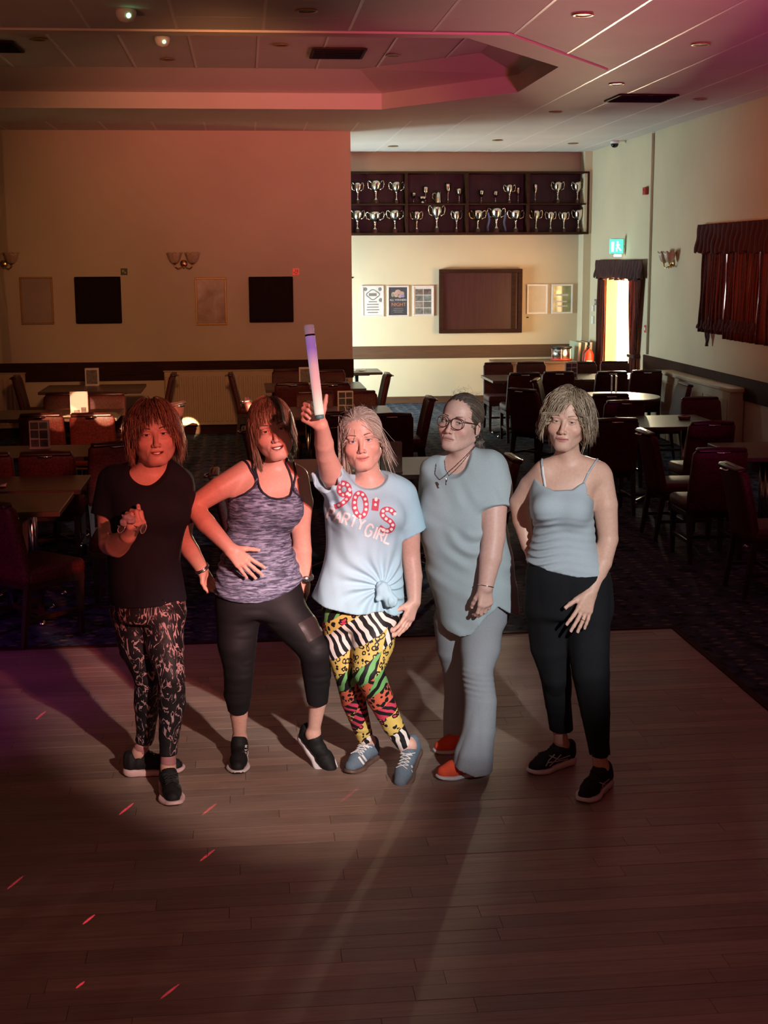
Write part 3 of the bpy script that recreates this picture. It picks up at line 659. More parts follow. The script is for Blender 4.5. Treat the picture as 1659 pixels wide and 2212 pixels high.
# window
win = empty('window_1', (XR, (WY0+WY1)/2, WZ0)); struct(win); tag(win, 'daylit window behind the dark curtains on the right wall')
wm = (WY0+WY1)/2
for nm, c, s in (('window_rail', (0.09, 0, 0.025), (0.06, WY1-WY0, 0.05)), ('window_rail', (0.09, 0, WZ1-WZ0-0.025), (0.06, WY1-WY0, 0.05)), ('window_stile', (0.09, WY1-wm-0.025, 0.52), (0.06, 0.05, 1.0)), ('window_stile', (0.09, WY0-wm+0.025, 0.52), (0.06, 0.05, 1.0)), ('mullion', (0.09, 0.58, 0.52), (0.05, 0.05, 0.95)), ('mullion', (0.09, -0.58, 0.52), (0.05, 0.05, 0.95))):
    MB().box(c, s, 0.004).build(nm, M_WHITE, win)
M_GLASS = bpy.data.materials.new('window_glass'); M_GLASS.use_nodes = True
_t = NT(M_GLASS); _g = _t.new('ShaderNodeBsdfTransparent'); _gl = _t.new('ShaderNodeBsdfGlossy'); _gl.inputs['Roughness'].default_value = 0.02
_ms = _t.new('ShaderNodeMixShader'); _ms.inputs[0].default_value = 0.07; _t.l.new(_g.outputs[0], _ms.inputs[1]); _t.l.new(_gl.outputs[0], _ms.inputs[2]); _t.l.new(_ms.outputs[0], _t.n['Material Output'].inputs[0])
for yy in (1.15, 0.0, -1.15): MB().box((0.09, yy, 0.52), (0.006, 1.10, 0.94)).build('pane', M_GLASS, win)
cw = empty('curtain', (XR-0.05, 14.4, 1.30)); tag(cw, 'dark red striped curtains with frilled valance over the right-hand window', 'curtain')
L_ = (XR-0.05, 14.4, 1.30)
drape('curtain_panel', 15.84, 15.045, 1.40, 2.40, M_CURT, cw, 0.025, 7, XR-0.05, loc=L_)
drape('curtain_panel', 14.985, 14.02, 1.36, 2.40, M_CURT, cw, 0.025, 8, XR-0.05, loc=L_)
drape('curtain_panel', 13.99, 12.1, 1.36, 2.40, M_CURT, cw, 0.025, 8, XR-0.05, loc=L_)
drape('hem_frill', 15.86, 14.0, 1.44, 1.58, M_PELMET, cw, 0.03, 16, XR-0.055, loc=L_)
drape('valance', 15.98, 12.2, 2.31, 2.64, M_PELMET, cw, 0.035, 26, XR-0.06, bottom=lambda u: 0.015*math.sin(u*60), loc=L_)
drape('tie_tail', 15.74, 15.48, 1.24, 1.50, M_PELMET, cw, 0.012, 2, XR-0.04, gather=lambda v: (0.5-0.5*max(0.12, v), max(0.12, v)), loc=L_)
MB().cyl((0.0, 1.62, 1.33), (0.0, -2.2, 1.33), 0.012).build('curtain_rail', M_BRASS, cw)
# exit door
d1 = empty('door_1', (XR, DY0, 0)); struct(d1); tag(d1, 'open exit doorway with pale frame on the right wall')
M_FRAME = mat('pale_wood_door_frame', (0.50, 0.30, 0.18, 1), 0.45, 0, 0.1, 10)
for nm, c, s in (('jamb', (0.075, 0.035, DZ/2), (0.17, 0.07, DZ)), ('jamb', (0.075, DY1-DY0-0.035, DZ/2), (0.17, 0.07, DZ)), ('door_head', (0.075, (DY1-DY0)/2, DZ-0.035), (0.17, DY1-DY0-0.14, 0.07))):
    MB().box(c, s, 0.004).build(nm, M_FRAME, d1)
leaf = MB().box((0.60, 0.09, DZ/2-0.02), (0.80, 0.045, DZ-0.10), 0.004).build('door_leaf', mat('peach_painted_door', (0.72, 0.46, 0.32, 1), 0.4, 0, 0.1, 10, stretch=(10, 10, 1)), d1)
for zz in (0.35, 0.95, 1.65): MB().box((0.21, 0.125, zz), (0.06, 0.03, 0.11), 0.003).build('hinge', M_BRASS, leaf)
MB().box((0.60, 0.118, 0.62), (0.62, 0.012, 0.55), 0.003).build('kick_panel', M_FRAME, leaf)
cdn = empty('curtain', (XR-0.05, 19.5, 0.05)); tag(cdn, 'dark curtains with short ruffled valance around the exit door', 'curtain')
L2 = (XR-0.05, 19.5, 0.05)
drape('valance', 20.78, 18.30, 1.97, 2.24, M_PELMET, cdn, 0.03, 17, XR-0.05, bottom=lambda u: 0.02*math.sin(u*47), loc=L2)
drape('curtain_panel', 20.70, 20.28, 0.10, 2.05, M_CURT, cdn, 0.02, 5, XR-0.04, loc=L2)
drape('curtain_panel', 18.98, 18.36, 0.10, 2.05, M_CURT, cdn, 0.022, 6, XR-0.04, gather=lambda v: (0.5-0.5*(0.45+0.55*abs(v-0.42)/0.58), 0.45+0.55*abs(v-0.42)/0.58), loc=L2)
MB().box((0.0, -0.82, 0.87), (0.10, 0.36, 0.05), 0.02).build('tie_back', M_PELMET, cdn)
es = empty('exit_sign', (XR-0.16, 19.40, 2.43)); tag(es, 'small lit green and white exit sign above the curtained door', 'sign')
M_EXIT = mat('exit_sign_green', (0.02, 0.35, 0.22, 1), 0.4, 0, 0, emit=(0.10, 0.75, 0.50, 1), es=1.6)
M_EXW = mat('exit_sign_white', (0.9, 0.95, 0.9, 1), 0.4, 0, 0, emit=(0.85, 1.0, 0.9, 1), es=3.2)
MB().box((0.04, 0, 0), (0.20, 0.06, 0.22), 0.008).build('housing', M_WHITE, es)
MB().box((0.02, -0.033, 0.0), (0.20, 0.008, 0.20), 0.002).build('panel', M_EXIT, es)
mb = MB()
mb.box((-0.035, -0.038, -0.005), (0.035, 0.003, 0.135)).sph((0.035, -0.038, 0.058), 0.014, 8, (1, 0.15, 1)).tube([(0.035, -0.038, 0.04), (0.04, -0.038, -0.005), (0.02, -0.038, -0.035), (0.025, -0.038, -0.07)], 0.011, 5).tube([(0.04, -0.038, -0.005), (0.065, -0.038, -0.035), (0.085, -0.038, -0.06)], 0.010, 5).tube([(0.015, -0.038, 0.01), (0.035, -0.038, 0.035), (0.065, -0.038, 0.015)], 0.008, 5)
mb.build('pictogram', M_EXW, es)
MB().cyl((0.1, 0, 0.0), (0.16, 0, 0), 0.02).build('bracket', M_WHITE, es)
MB().box((0.05, 0, -0.13), (0.10, 0.05, 0.03), 0.004).build('lamp_cover', M_EXW, es)
tag(MB().tube([(XR-0.02, 18.13, ZC-0.02), (XR-0.02, 18.13, 2.0), (XR-0.02, 18.13, 0.98)], 0.016, 8).build('wall_pipe', M_CREAM, None, True), 'thin painted pipe running down the right wall beside the exit door', 'pipe')
M_REDPL = mat('red_plastic', (0.45, 0.04, 0.02, 1), 0.45, 0, 0.08, 20)
rb = empty('alarm_box', (XR, 18.39, 3.15)); tag(rb, 'small red alarm box high on the right wall', 'alarm')
MB().box((-0.025, 0, 0), (0.05, 0.13, 0.10), 0.008).build('case', M_REDPL, rb); MB().sph((-0.05, 0, 0.0), 0.03, 10, (0.4, 1, 1)).build('lens', M_REDPL, rb, True)
rb = empty('call_point', (XR, 18.18, 1.32)); tag(rb, 'small red fire call point low beside the door curtain', 'alarm')
MB().box((-0.02, 0, 0), (0.04, 0.10, 0.10), 0.006).build('case', M_REDPL, rb); MB().box((-0.042, 0, 0), (0.004, 0.05, 0.04)).build('glass', M_WHITE, rb)
sw = empty('light_switch', (XR, 20.9, 1.60)); tag(sw, 'dark switch box left of the exit door', 'switch')
MB().box((-0.015, 0, 0), (0.03, 0.16, 0.09), 0.004).build('plate', M_INK, sw); MB().box((-0.034, 0, 0), (0.01, 0.03, 0.04), 0.003).build('rocker', M_WHITE, sw)
sw = empty('thermostat', (XR, 21.1, 1.40)); tag(sw, 'pale control boxes stacked on the wall left of the door', 'switch')
MB().box((-0.015, 0, 0.10), (0.03, 0.10, 0.09), 0.004).build('plate', M_WHITE, sw); MB().box((-0.015, 0, -0.08), (0.03, 0.10, 0.12), 0.004).build('plate', M_WHITE, sw)
rc = empty('radiator_cover', (XR, 15.7, 0)); tag(rc, 'beige radiator cover along the right wall under the dado', 'radiator cover')
MB().box((-0.09, 0, 0.405), (0.16, 2.5, 0.81), 0.006).build('casing', M_BEIGE, rc); MB().box((-0.10, 0, 0.835), (0.20, 2.58, 0.05), 0.012).build('top_shelf', M_BEIGE, rc)
for k in range(3): MB().box((-0.172, -0.82+0.82*k, 0.42), (0.012, 0.72, 0.60), 0.004).build('front_panel', mat('beige_cover_panel', (0.44, 0.32, 0.21, 1), 0.55), rc)

# ================================================================ FURNITURE
def m_fabric():
    mt, t = nodemat('dark_red_chair_fabric', 0.55, 0.4)
    v = t.coord('Object'); vo = t.voro(v, 34, 'DISTANCE_TO_EDGE', 0.7); n = t.noise(v, 9, 3)
    c = t.ramp(vo, [(0.03, (0.050, 0.007, 0.006, 1)), (0.12, (0.105, 0.013, 0.010, 1))])
    c = t.mix(0.5, c, t.ramp(n, [(0.3, (0.55, 0.5, 0.5, 1)), (0.7, (1.1, 1.1, 1.1, 1))]), 'MULTIPLY')
    t.color(c); t.bump(vo, 0.15, 0.003); return mt
M_FAB = m_fabric()
M_VINYL = mat('dark_red_vinyl', (0.035, 0.008, 0.007, 1), 0.30, 0, 0.2, 18, 0.05)
M_LEG = m_wood('dark_chair_leg_wood', (0.020, 0.007, 0.005, 1), (0.045, 0.016, 0.010, 1), 0.4, axis=2)
def m_top():
    mt, t = nodemat('brown_table_laminate', 0.30, 0.5)
    n = t.noise(t.coord('Object', (1.2, 16, 16)), 2.0, 5, 0.6, 0.5)
    t.color(t.ramp(n, [(0.3, (0.060, 0.034, 0.020, 1)), (0.7, (0.105, 0.062, 0.038, 1))])); return mt
M_TOP = m_top()
def make_chair():
    root = empty('dining_chair', (0, 0, 0))
    # seat
    mb = MB().box((0, 0.01, 0.425), (0.44, 0.44, 0.10), 0.035, seg=3); mb.build('seat', M_FAB, root, True)
    MB().box((0, 0.01, 0.365), (0.42, 0.42, 0.05), 0.006).build('seat_rail', M_LEG, root)
    # backrest: upholstered slab, raked and slightly bowed, with rolled top
    def back(thick, inset, x0, za, zb):
        def f(u, v):
            a = u*2*math.pi; c_, s_ = math.cos(a), math.sin(a)
            p = 0.35
            lx = math.copysign(abs(c_)**p, c_); ly = math.copysign(abs(s_)**p, s_)
            z = za+(zb-za)*v; hw = 0.215-0.012*v-inset
            if v > 0.93: hw -= 0.03*((v-0.93)/0.07)**2
            if v > 0.999 or v < 0.001: hw *= 0.97; 
            rake = -0.205-0.085*((z-0.40)/0.5)-0.02*v*v
            th = thick*(1.0-0.55*max(0, (v-0.90)/0.10)**2)
            x = lx*hw; bow = -0.03*(x/0.215)**2*-1
            return (x, rake+bow*0.6+ly*th/2, z + (0.012*math.cos(x*7) if v > 0.9 else 0))
        return f
    mb = MB(); f = back(0.075, 0, 0, 0.38, 0.875); nu, nv = 36, 12
    rows = [[mb.bm.verts.new(f(i/nu, j/nv)) for i in range(nu)] for j in range(nv+1)]
    for j in range(nv):
        for i in range(nu): mb.bm.faces.new((rows[j][i], rows[j][(i+1) % nu], rows[j+1][(i+1) % nu], rows[j+1][i]))
    mb.bm.faces.new(rows[0][::-1]); mb.bm.faces.new(rows[-1])
    mb.build('backrest', M_FAB, root, True)
    MB().box((0, -0.300, 0.865), (0.375, 0.070, 0.035), 0.016, RX(0.12), 3).build('top_roll', M_VINYL, root, True)
    MB().tube([(-0.05, -0.332, 0.855), (-0.045, -0.362, 0.850), (0.045, -0.362, 0.850), (0.05, -0.332, 0.855)], 0.008, 8).build('grab_handle', M_CHROME, root, True)
    for s in (-1, 1):
        for fy, ty, nm in ((0.19, 0.19, 'f'), (-0.19, -0.25, 'r')):
            mb = MB(); a = 0.021; b = 0.014
            q = [(s*0.19-a, fy-a, 0.39), (s*0.19+a, fy-a, 0.39), (s*0.19+a, fy+a, 0.39), (s*0.19-a, fy+a, 0.39)]
            q2 = [(s*0.19-b, ty-b, 0.0), (s*0.19+b, ty-b, 0.0), (s*0.19+b, ty+b, 0.0), (s*0.19-b, ty+b, 0.0)]
            va = [mb.bm.verts.new(p) for p in q]; vb = [mb.bm.verts.new(p) for p in q2]
            mb.bm.faces.new(va); mb.bm.faces.new(vb[::-1])
            for i in range(4): mb.bm.faces.new((va[i], va[(i+1) % 4], vb[(i+1) % 4], vb[i]))
            mb.build('leg', M_LEG, root)
        MB().box((s*0.19, -0.02, 0.16), (0.018, 0.42, 0.026), 0.003).build('stretcher', M_LEG, root)
    MB().box((0, -0.02, 0.16), (0.37, 0.018, 0.026), 0.003).build('stretcher', M_LEG, root)
    return root
proto_chair = make_chair(); first_chair = [True]
def chair(x, y, face, lab, group):
    a = {'N': 0.0, 'E': -math.pi/2, 'S': math.pi, 'W': math.pi/2}.get(face, face)
    if first_chair[0]: o = proto_chair; first_chair[0] = False
    else: o = copy_tree(proto_chair)
    # x, y: where the top of the backrest stands
    o.location = (x-0.30*math.sin(a), y+0.30*math.cos(a), 0); o.rotation_euler = (0, 0, a)
    tag(o, lab, 'chair', group); return o
def make_table(L, D, lab, x, y, group, rz=0.0, round_=False):
    t = empty('pedestal_table', (x, y, 0), rz); tag(t, lab, 'table', group)
    if round_:
        MB().lathe([(0, 0.712), (L/2-0.01, 0.712), (L/2, 0.722), (L/2, 0.742), (L/2-0.008, 0.75), (0, 0.75)], (0, 0, 0), 48).build('table_top', M_TOP, t)
        posts = [(0, 0)]
    else:
        MB().box((0, 0, 0.733), (L, D, 0.034), 0.006).build('table_top', M_TOP, t)
        MB().box((0, 0, 0.705), (L*0.7, D*0.6, 0.02)).build('under_frame', M_BLACK, t)
        posts = [(-L*0.20, 0), (L*0.20, 0)]
    for (px_, py_) in posts:
        MB().cyl((px_, py_-0.06, 0.03), (px_, py_-0.06, 0.70), 0.022).build('post', M_CHROME, t, True)
        MB().cyl((px_, py_+0.06, 0.03), (px_, py_+0.06, 0.70), 0.022).build('post', M_CHROME, t, True)
        b = MB()
        for k in range(4):
            a = math.pi/4+k*math.pi/2
            b.tube([(px_+0.02*math.cos(a), py_+0.02*math.sin(a), 0.05), (px_+0.30*math.cos(a), py_+0.30*math.sin(a)*min(1, D/0.72), 0.022)], 0.02, 6)
        bo = b.build('base', M_BLACK, t)
        for k in range(4):
            a = math.pi/4+k*math.pi/2
            MB().lathe([(0.024, 0), (0.026, 0.012), (0.012, 0.03)], (px_+0.30*math.cos(a), py_+0.30*math.sin(a)*min(1, D/0.72), 0), 10).build('foot', M_CHROME, bo, True)
    return t
GL = 'tables in the left rows'; GR = 'tables on the right side'
make_table(1.25, 0.72, 'brown table at the near left, in front of its twin', -1.78, 8.72, GL)
make_table(1.25, 0.66, 'brown table at the near left, behind its twin', -1.75, 9.50, GL)
make_table(1.25, 0.74, 'brown table with the dark photo card, second row at the left', -1.82, 11.15, GL)
make_table(1.25, 0.86, 'table with the brightly lit white card, third row at the left', -1.90, 13.95, GL)
make_table(1.20, 0.95, 'dark table by the back wall below the left wall panel', -1.85, 16.85, GL)
make_table(1.20, 0.95, 'table by the back wall below the right wall panel', 0.82, 16.70, GL)
make_table(1.22, 0.95, 'table with the photo card behind the raised glowing stick', 0.85, 13.78, GL)
make_table(1.25, 0.90, 'table with pale card, directly behind the woman in the blue shirt', 0.86, 9.95, GL)
make_table(1.1, 0.7, 'dark table in the alcove with a white napkin', 1.30, 18.95, GL)
make_table(1.15, 0.90, 'long-row table under the far hatch, left half', 3.66, 17.45, GR)
make_table(1.15, 0.90, 'long-row table under the far hatch, right half', 4.82, 17.45, GR)
make_table(1.05, 1.05, 'round table with an upright menu card near the right wall', 4.05, 14.85, GR, 0, True)
make_table(0.80, 0.95, 'small brown table with an ashtray, right of the woman in the grey vest', 3.95, 12.45, GR)
make_table(1.10, 0.90, 'brown table with an ashtray at the right edge of the picture', 4.32, 10.42, GR)
GC = 'dark red upholstered dining chairs'
CH = [
 (-2.83, 17.2, 'E', 'dark red chair at the far left, turned sideways to the table by the wall'), (-0.91, 17.3, 'W', 'chair seen edge-on in front of the left end of the radiator'), (-0.20, 17.18, 'E', 'chair seen edge-on in front of the middle of the radiator'),
 (-1.95, 14.82, 'S', 'dark chair behind the lit white card, left one of the pair'), (-1.49, 14.75, 'S', 'dark chair behind the lit white card, right one of the pair'),
 (-1.90, 12.80, 'N', 'brightly lit red chair back behind the dark photo card, left one'), (-1.43, 12.74, 'N', 'brightly lit red chair back below the white card, right one'),
 (-1.93, 10.15, 'N', 'dark chair back cut by the left edge, below the photo card'), (-1.48, 10.14, 'N', 'dark chair back below the photo card, beside the woman in black'), (-1.02, 10.62, 0.35, 'brown-lit chair back at the shoulder of the woman in black'),
 (-1.52, 8.05, -0.75, 'chair at the near left edge with its back to the camera'), (-0.52, 9.05, 'W', 'chair tucked behind the woman in black, facing left'),
 (-0.70, 13.62, 1.22, 'chair with glaring chrome handle beside the head of the woman in black'), (0.00, 13.93, 'E', 'chair with glaring handle left of the head of the woman in the striped vest'),
 (-0.02, 11.38, 'E', 'chair edge-on left of the neck of the woman in the striped vest'), (-0.23, 9.02, 'E', 'chair edge-on behind the bent elbow of the woman in the striped vest'),
 (0.53, 17.72, 'S', 'far chair by the back wall, left of the glowing stick'), (1.05, 17.45, 'S', 'far chair by the back wall, right of the glowing stick'), (0.52, 15.70, 'N', 'red chair back left of the raised hand'), (0.98, 15.63, 'N', 'red chair back right of the glowing stick'),
 (0.72, 14.58, 'S', 'chair behind the photo card next to the raised hand'), (1.18, 14.55, 'S', 'chair right of the photo card, behind the blonde ponytail'), (0.80, 12.50, 'N', 'dark chair back directly behind the head in the blue shirt'), (1.30, 12.30, 'N', 'dark chair back between the blue shirt head and the glasses'),
 (1.74, 16.84, 'W', 'chair edge-on against the white alcove wall'), (1.86, 13.78, 'W', 'chair edge-on left of the woman with glasses'), (1.86, 9.43, 'W', 'chair with a bright top edge between the two women in grey'),
 (3.40, 18.36, 'S', 'far-side chair at the long table, first from the left'), (3.85, 18.36, 'S', 'far-side chair at the long table, second from the left'), (4.53, 18.25, 'S', 'far-side chair at the long table, third from the left'), (5.00, 18.30, 'S', 'far-side chair at the long table, under the exit door'),
 (3.41, 16.60, 'N', 'near-side chair at the long table, first from the left'), (3.86, 16.70, 'N', 'near-side chair at the long table, second from the left'), (4.51, 16.60, 'N', 'near-side chair at the long table, third from the left'), (4.98, 16.70, 'N', 'near-side chair at the long table, fourth from the left'),
 (2.95, 14.50, -0.9, 'chair with pale top edge just left of the blonde head in the grey vest'), (3.36, 15.70, -1.9, 'chair behind the blonde head in the grey vest'),
 (3.74, 13.80, 'N', 'chair in front of the round table, farther of two'), (3.70, 13.10, 'N', 'chair with a curved shiny top in front of the round table'), (3.20, 11.60, 'N', 'large dark chair back right of the blonde head in the grey vest'),
 (4.88, 14.86, 'W', 'chair right of the round table, lit brown'), (4.52, 13.30, 'S', 'chair behind the small table near the radiator cover'), (3.95, 11.27, 'N', 'large dark chair back in front of the small table'),
 (3.20, 10.73, 'E', 'chair edge-on with pale top, right of the bare shoulder'), (3.45, 9.63, 'N', 'dark chair back in front of the table at the right edge'), (3.23, 8.80, 'E', 'nearest chair at the right, edge-on with a pale top corner'),
]
for c in CH: chair(c[0], c[1], c[2], c[3], GC)

# ---- cards and small things on the tables
def card(x, y, z, w_, h_, rz, lab, m_, photos=None, tilt=0.14):
    t = empty('menu_card', (x, y, z), rz); tag(t, lab, 'menu card', 'upright table cards')
    MB().box((0, 0, h_/2), (w_, 0.006, h_), 0.001, RX(-tilt)).build('sheet', m_, t)
    MB().box((0, 0.05, h_/2), (w_, 0.003, h_), 0, RX(tilt)).build('back_strut', m_, t)
    MB().box((0, 0.015, 0.004), (w_*1.02, 0.10, 0.008), 0.002).build('foot', m_, t)
    if photos:
        for (a, b, c_, d, pm) in photos:
            MB().box(((a+b)/2*w_, -0.0045, h_*(c_+d)/2), ((b-a)*w_, 0.002, (d-c_)*h_), 0, None).build('photo', pm, t).rotation_euler = (-tilt*0.0, 0, 0)
        for ch in t.children:
            if ch.name.startswith('photo'): 
                zc = 0; ch.location = (0, 0, 0); ch.rotation_euler = (0, 0, 0)
    return t
M_CARDW = mat('white_card', (0.70, 0.64, 0.58, 1), 0.5, 0, 0.04, 30)
M_PH = [mat('card_photo_%d' % i, c, 0.4, 0, 0.5, 40) for i, c in enumerate([(0.06, 0.055, 0.05, 1), (0.10, 0.09, 0.08, 1), (0.16, 0.14, 0.12, 1), (0.07, 0.08, 0.08, 1)])]
PHG = [(-0.43, -0.03, 0.70, 0.95, M_PH[0]), (0.03, 0.43, 0.72, 0.95, M_PH[1]), (-0.43, -0.03, 0.38, 0.66, M_PH[3]), (0.03, 0.43, 0.36, 0.66, M_PH[0]), (-0.43, -0.03, 0.06, 0.32, M_PH[1]), (0.03, 0.43, 0.06, 0.32, M_PH[3])]
card(-1.70, 11.33, 0.75, 0.158, 0.225, 0, 'upright card with six dark photographs on the second left table', M_CARDW, PHG, 0.0)
lc = card(-1.69, 13.98, 0.75, 0.172, 0.215, 0, 'brightly lit white card on the third left table', M_CARDW, [(-0.3, 0.05, 0.04, 0.16, M_PH[2]), (0.12, 0.42, 0.04, 0.28, M_PH[2])], 0.0)
card(-1.90, 17.15, 0.75, 0.165, 0.215, 0, 'pale printed card on the far table below the left wall panel', M_CARDW, [(-0.4, 0.4, 0.1, 0.9, M_PH[2])], 0.0)
card(0.72, 16.9, 0.75, 0.15, 0.21, 0, 'pale printed card partly hidden by the glowing stick', M_CARDW, [(-0.4, 0.4, 0.1, 0.9, M_PH[2])], 0.0)
card(0.98, 13.62, 0.75, 0.155, 0.215, 0, 'card with six grey photographs beside the raised hand', M_CARDW, PHG, 0.0)
card(1.02, 9.66, 0.75, 0.155, 0.215, 0, 'pale card behind the shoulder of the woman in the blue shirt', mat('beige_card', (0.36, 0.32, 0.24, 1), 0.5, 0, 0.2, 12), None, 0.0)
card(4.14, 17.20, 0.75, 0.155, 0.20, 0, 'white card with grey photographs on the long table', M_CARDW, PHG, 0.0)
card(4.14, 15.05, 0.75, 0.15, 0.21, math.pi/2-0.15, 'white card seen edge-on, standing on the round table', M_CARDW, None, 0.0)
def ashtray(x, y, lab):
    t = empty('ashtray', (x, y, 0.75)); tag(t, lab, 'ashtray', 'low ashtrays')
    MB().lathe([(0.0, 0.0), (0.05, 0.0), (0.058, 0.012), (0.06, 0.032), (0.05, 0.034), (0.044, 0.012), (0.0, 0.010)], (0, 0, 0), 20).build('dish', mat('brown_glass', (0.20, 0.12, 0.07, 1), 0.2, 0, 0.05, 20), t, True)
    MB().box((0, 0.055, 0.032), (0.014, 0.02, 0.01), 0.002).build('rest', M_BRASS, t)
ashtray(4.12, 12.55, 'small brown ashtray on the small table at the right'); ashtray(4.18, 10.15, 'small ashtray on the table at the right edge')
def napkin(x, y, lab, rz=0.2):
    o = MB().grid(lambda u, v: ((u-.5)*0.16, (v-.5)*0.10, 0.008+0.010*math.sin(u*7+v*3)*math.sin(v*5)), 10, 8).build('napkin', M_CARDW, None, True, (x, y, 0.752), (0, 0, rz))
    o.modifiers.new('solid', 'SOLIDIFY').thickness = 0.004; tag(o, lab, 'napkin')
napkin(1.56, 18.85, 'folded white napkin on the dark alcove table'); napkin(-1.72, 9.36, 'crumpled pale napkin on the near left table', 0.1); napkin(-1.72, 13.60, 'white napkin catching the light in front of the lit card', 0.0)

# ---- side table, drum, folded boards and extinguisher in the far corner
bt = empty('side_table', (4.38, 20.75, 0)); tag(bt, 'long narrow side table against the far wall', 'table')
MB().box((0, 0, 0.715), (1.24, 0.62, 0.03), 0.004).build('table_top', M_TOP, bt); MB().box((0, -0.26, 0.63), (1.14, 0.02, 0.14), 0.003).build('apron', M_DADO, bt)
for sx in (-1, 1):
    for sy in (-1, 1): MB().box((sx*0.55, sy*0.25, 0.35), (0.05, 0.05, 0.70), 0.004).build('leg', M_LEG, bt)
dr = empty('party_drum', (4.82, 20.72, 0.73)); tag(dr, 'small shiny silver drum with red rim on the side table', 'drum')
MB().lathe([(0.15, 0.0), (0.15, 0.20), (0.148, 0.20), (0.148, 0.19)], (0, 0, 0), 28).build('shell', M_CHROME, dr, True)
for z in (0.0, 0.185): MB().lathe([(0.155, z), (0.165, z+0.004), (0.165, z+0.022), (0.155, z+0.026)], (0, 0, 0), 28).build('hoop', M_REDPL if z == 0 else M_BLACK, dr, True)
MB().lathe([(0.0, 0.198), (0.149, 0.198), (0.149, 0.203), (0.0, 0.204)], (0, 0, 0), 28).build('drum_head', M_PAPER, dr)
for k in range(6): MB().box((0.16*math.cos(k*1.047+.3), 0.16*math.sin(k*1.047+.3), 0.10), (0.014, 0.014, 0.15), 0.002).build('lug', M_CHROME, dr)
for k, (xx, lab, c) in enumerate([(5.10, 'pale green folded board leaning in the far corner', (0.42, 0.44, 0.30, 1)), (5.20, 'white folded board leaning in the far corner', (0.78, 0.75, 0.62, 1)), (5.275, 'grey folded board leaning in the far corner', (0.20, 0.20, 0.19, 1))]):
    t = empty('folded_board', (xx-0.03, 20.95, 0)); tag(t, lab, 'board', 'boards leaning in the corner')
    MB().box((0, 0, 0.50), (0.03, 0.62, 1.0), 0.004, RY(0.05)).build('board', mat('board_paint_%d' % k, c, 0.5, 0, 0.06, 8), t)
    MB().box((-0.002, -0.312, 0.5), (0.036, 0.012, 1.0), 0.002, RY(0.05)).build('edging', M_WHITE, t)
fe = empty('fire_extinguisher', (5.18, 20.48, 0.0)); tag(fe, 'red fire extinguisher beside the exit door curtain', 'extinguisher')
MB().lathe([(0.085, 0.42), (0.09, 0.43), (0.09, 0.83), (0.07, 0.88), (0.03, 0.91), (0.03, 0.93)], (0, 0, 0), 20).build('cylinder', M_REDPL, fe, True)
MB().lathe([(0.10, 0.0), (0.10, 0.02), (0.02, 0.03), (0.02, 0.42)], (0, 0, 0), 16).build('stand', M_BLACK, fe)
MB().box((0, -0.03, 0.95), (0.03, 0.12, 0.03), 0.006).build('lever', M_BLACK, fe); MB().tube([(0, -0.06, 0.93), (-0.08, -0.09, 0.85), (-0.09, -0.07, 0.6)], 0.012, 6).build('hose', M_BLACK, fe, True)
MB().box((0, -0.088, 0.66), (0.09, 0.008, 0.16), 0.002).build('instruction_label', M_PAPER, fe)

# ---- laser projector on the stage, left of the photographer: apertures cut its beams into points and streaks
lp = empty('light_projector', (LASER_AT[0], LASER_AT[1], 0.70)); tag(lp, 'small black laser light projector on the stage', 'projector')
MB().box((-0.06, -0.10, 0.30), (0.16, 0.16, 0.14), 0.01).build('housing', M_BLACK, lp); MB().box((-0.06, -0.10, 0.115), (0.10, 0.10, 0.23), 0.01).build('stand', M_BLACK, lp)
rl = random.Random(4)
for (u_, v_, k_) in LASER:
    d = unit_ = Vector(at_z(u_, v_, 0.0))-Vector(LASER_AT); d.normalize(); sd_ = d.cross(Vector((0, 0, 1))).normalized(); up_ = sd_.cross(d); q = Matrix((up_, sd_, d)).transposed()
    long_ = 0.00045*rl.uniform(0.5, 1.25); thin = 0.00024; n = 20; mb = MB(); a_, b_ = [], []
    for i in range(n):
        c, s_ = math.cos(2*math.pi*i/n), math.sin(2*math.pi*i/n); rot = rl.uniform(-0.02, 0.02)
        a_.append(mb.bm.verts.new(Vector((0, 0, 0.30))+d*0.2+q @ Vector((c*long_, s_*thin, 0)))); b_.append(mb.bm.verts.new(Vector((0, 0, 0.30))+d*0.2+q @ Vector((c*0.006, s_*0.006, 0))))
    for i in range(n): mb.bm.faces.new((a_[i], a_[(i+1) % n], b_[(i+1) % n], b_[i]))
    mb.build('aperture', M_BLACK, lp)

# ================================================================ PEOPLE: implicit-surface body builder
def smin(a, b, k):
    if k <= 0: return np.minimum(a, b)
    h = np.maximum(k-np.abs(a-b), 0)/k
    return np.minimum(a, b)-h*h*k*0.25
def smax(a, b, k): return -smin(-a, -b, k)
_T = np.random.default_rng(3).random(4096).astype(np.float32)
def vnoise(P):
    fl = np.floor(P); i = fl.astype(np.int64); f = (P-fl).astype(np.float32); f = f*f*(3-2*f); r = 0
    for dx in (0, 1):
        for dy in (0, 1):
            for dz in (0, 1):
                h = ((i[:, 0]+dx)*73856093 ^ (i[:, 1]+dy)*19349663 ^ (i[:, 2]+dz)*83492791) & 4095
                r = r+_T[h]*(f[:, 0] if dx else 1-f[:, 0])*(f[:, 1] if dy else 1-f[:, 1])*(f[:, 2] if dz else 1-f[:, 2])
    return r*2-1
def A3(*p): return np.array(p, float)
def nrm_(v): return np.sqrt(np.einsum('ij,ij->i', v, v))
class Prim:
    def __init__(s, fn, lo, hi, k=0.02, op='u'): s.fn, s.lo, s.hi, s.k, s.op = fn, np.array(lo, np.float32)-k-0.012, np.array(hi, np.float32)+k+0.012, k, op
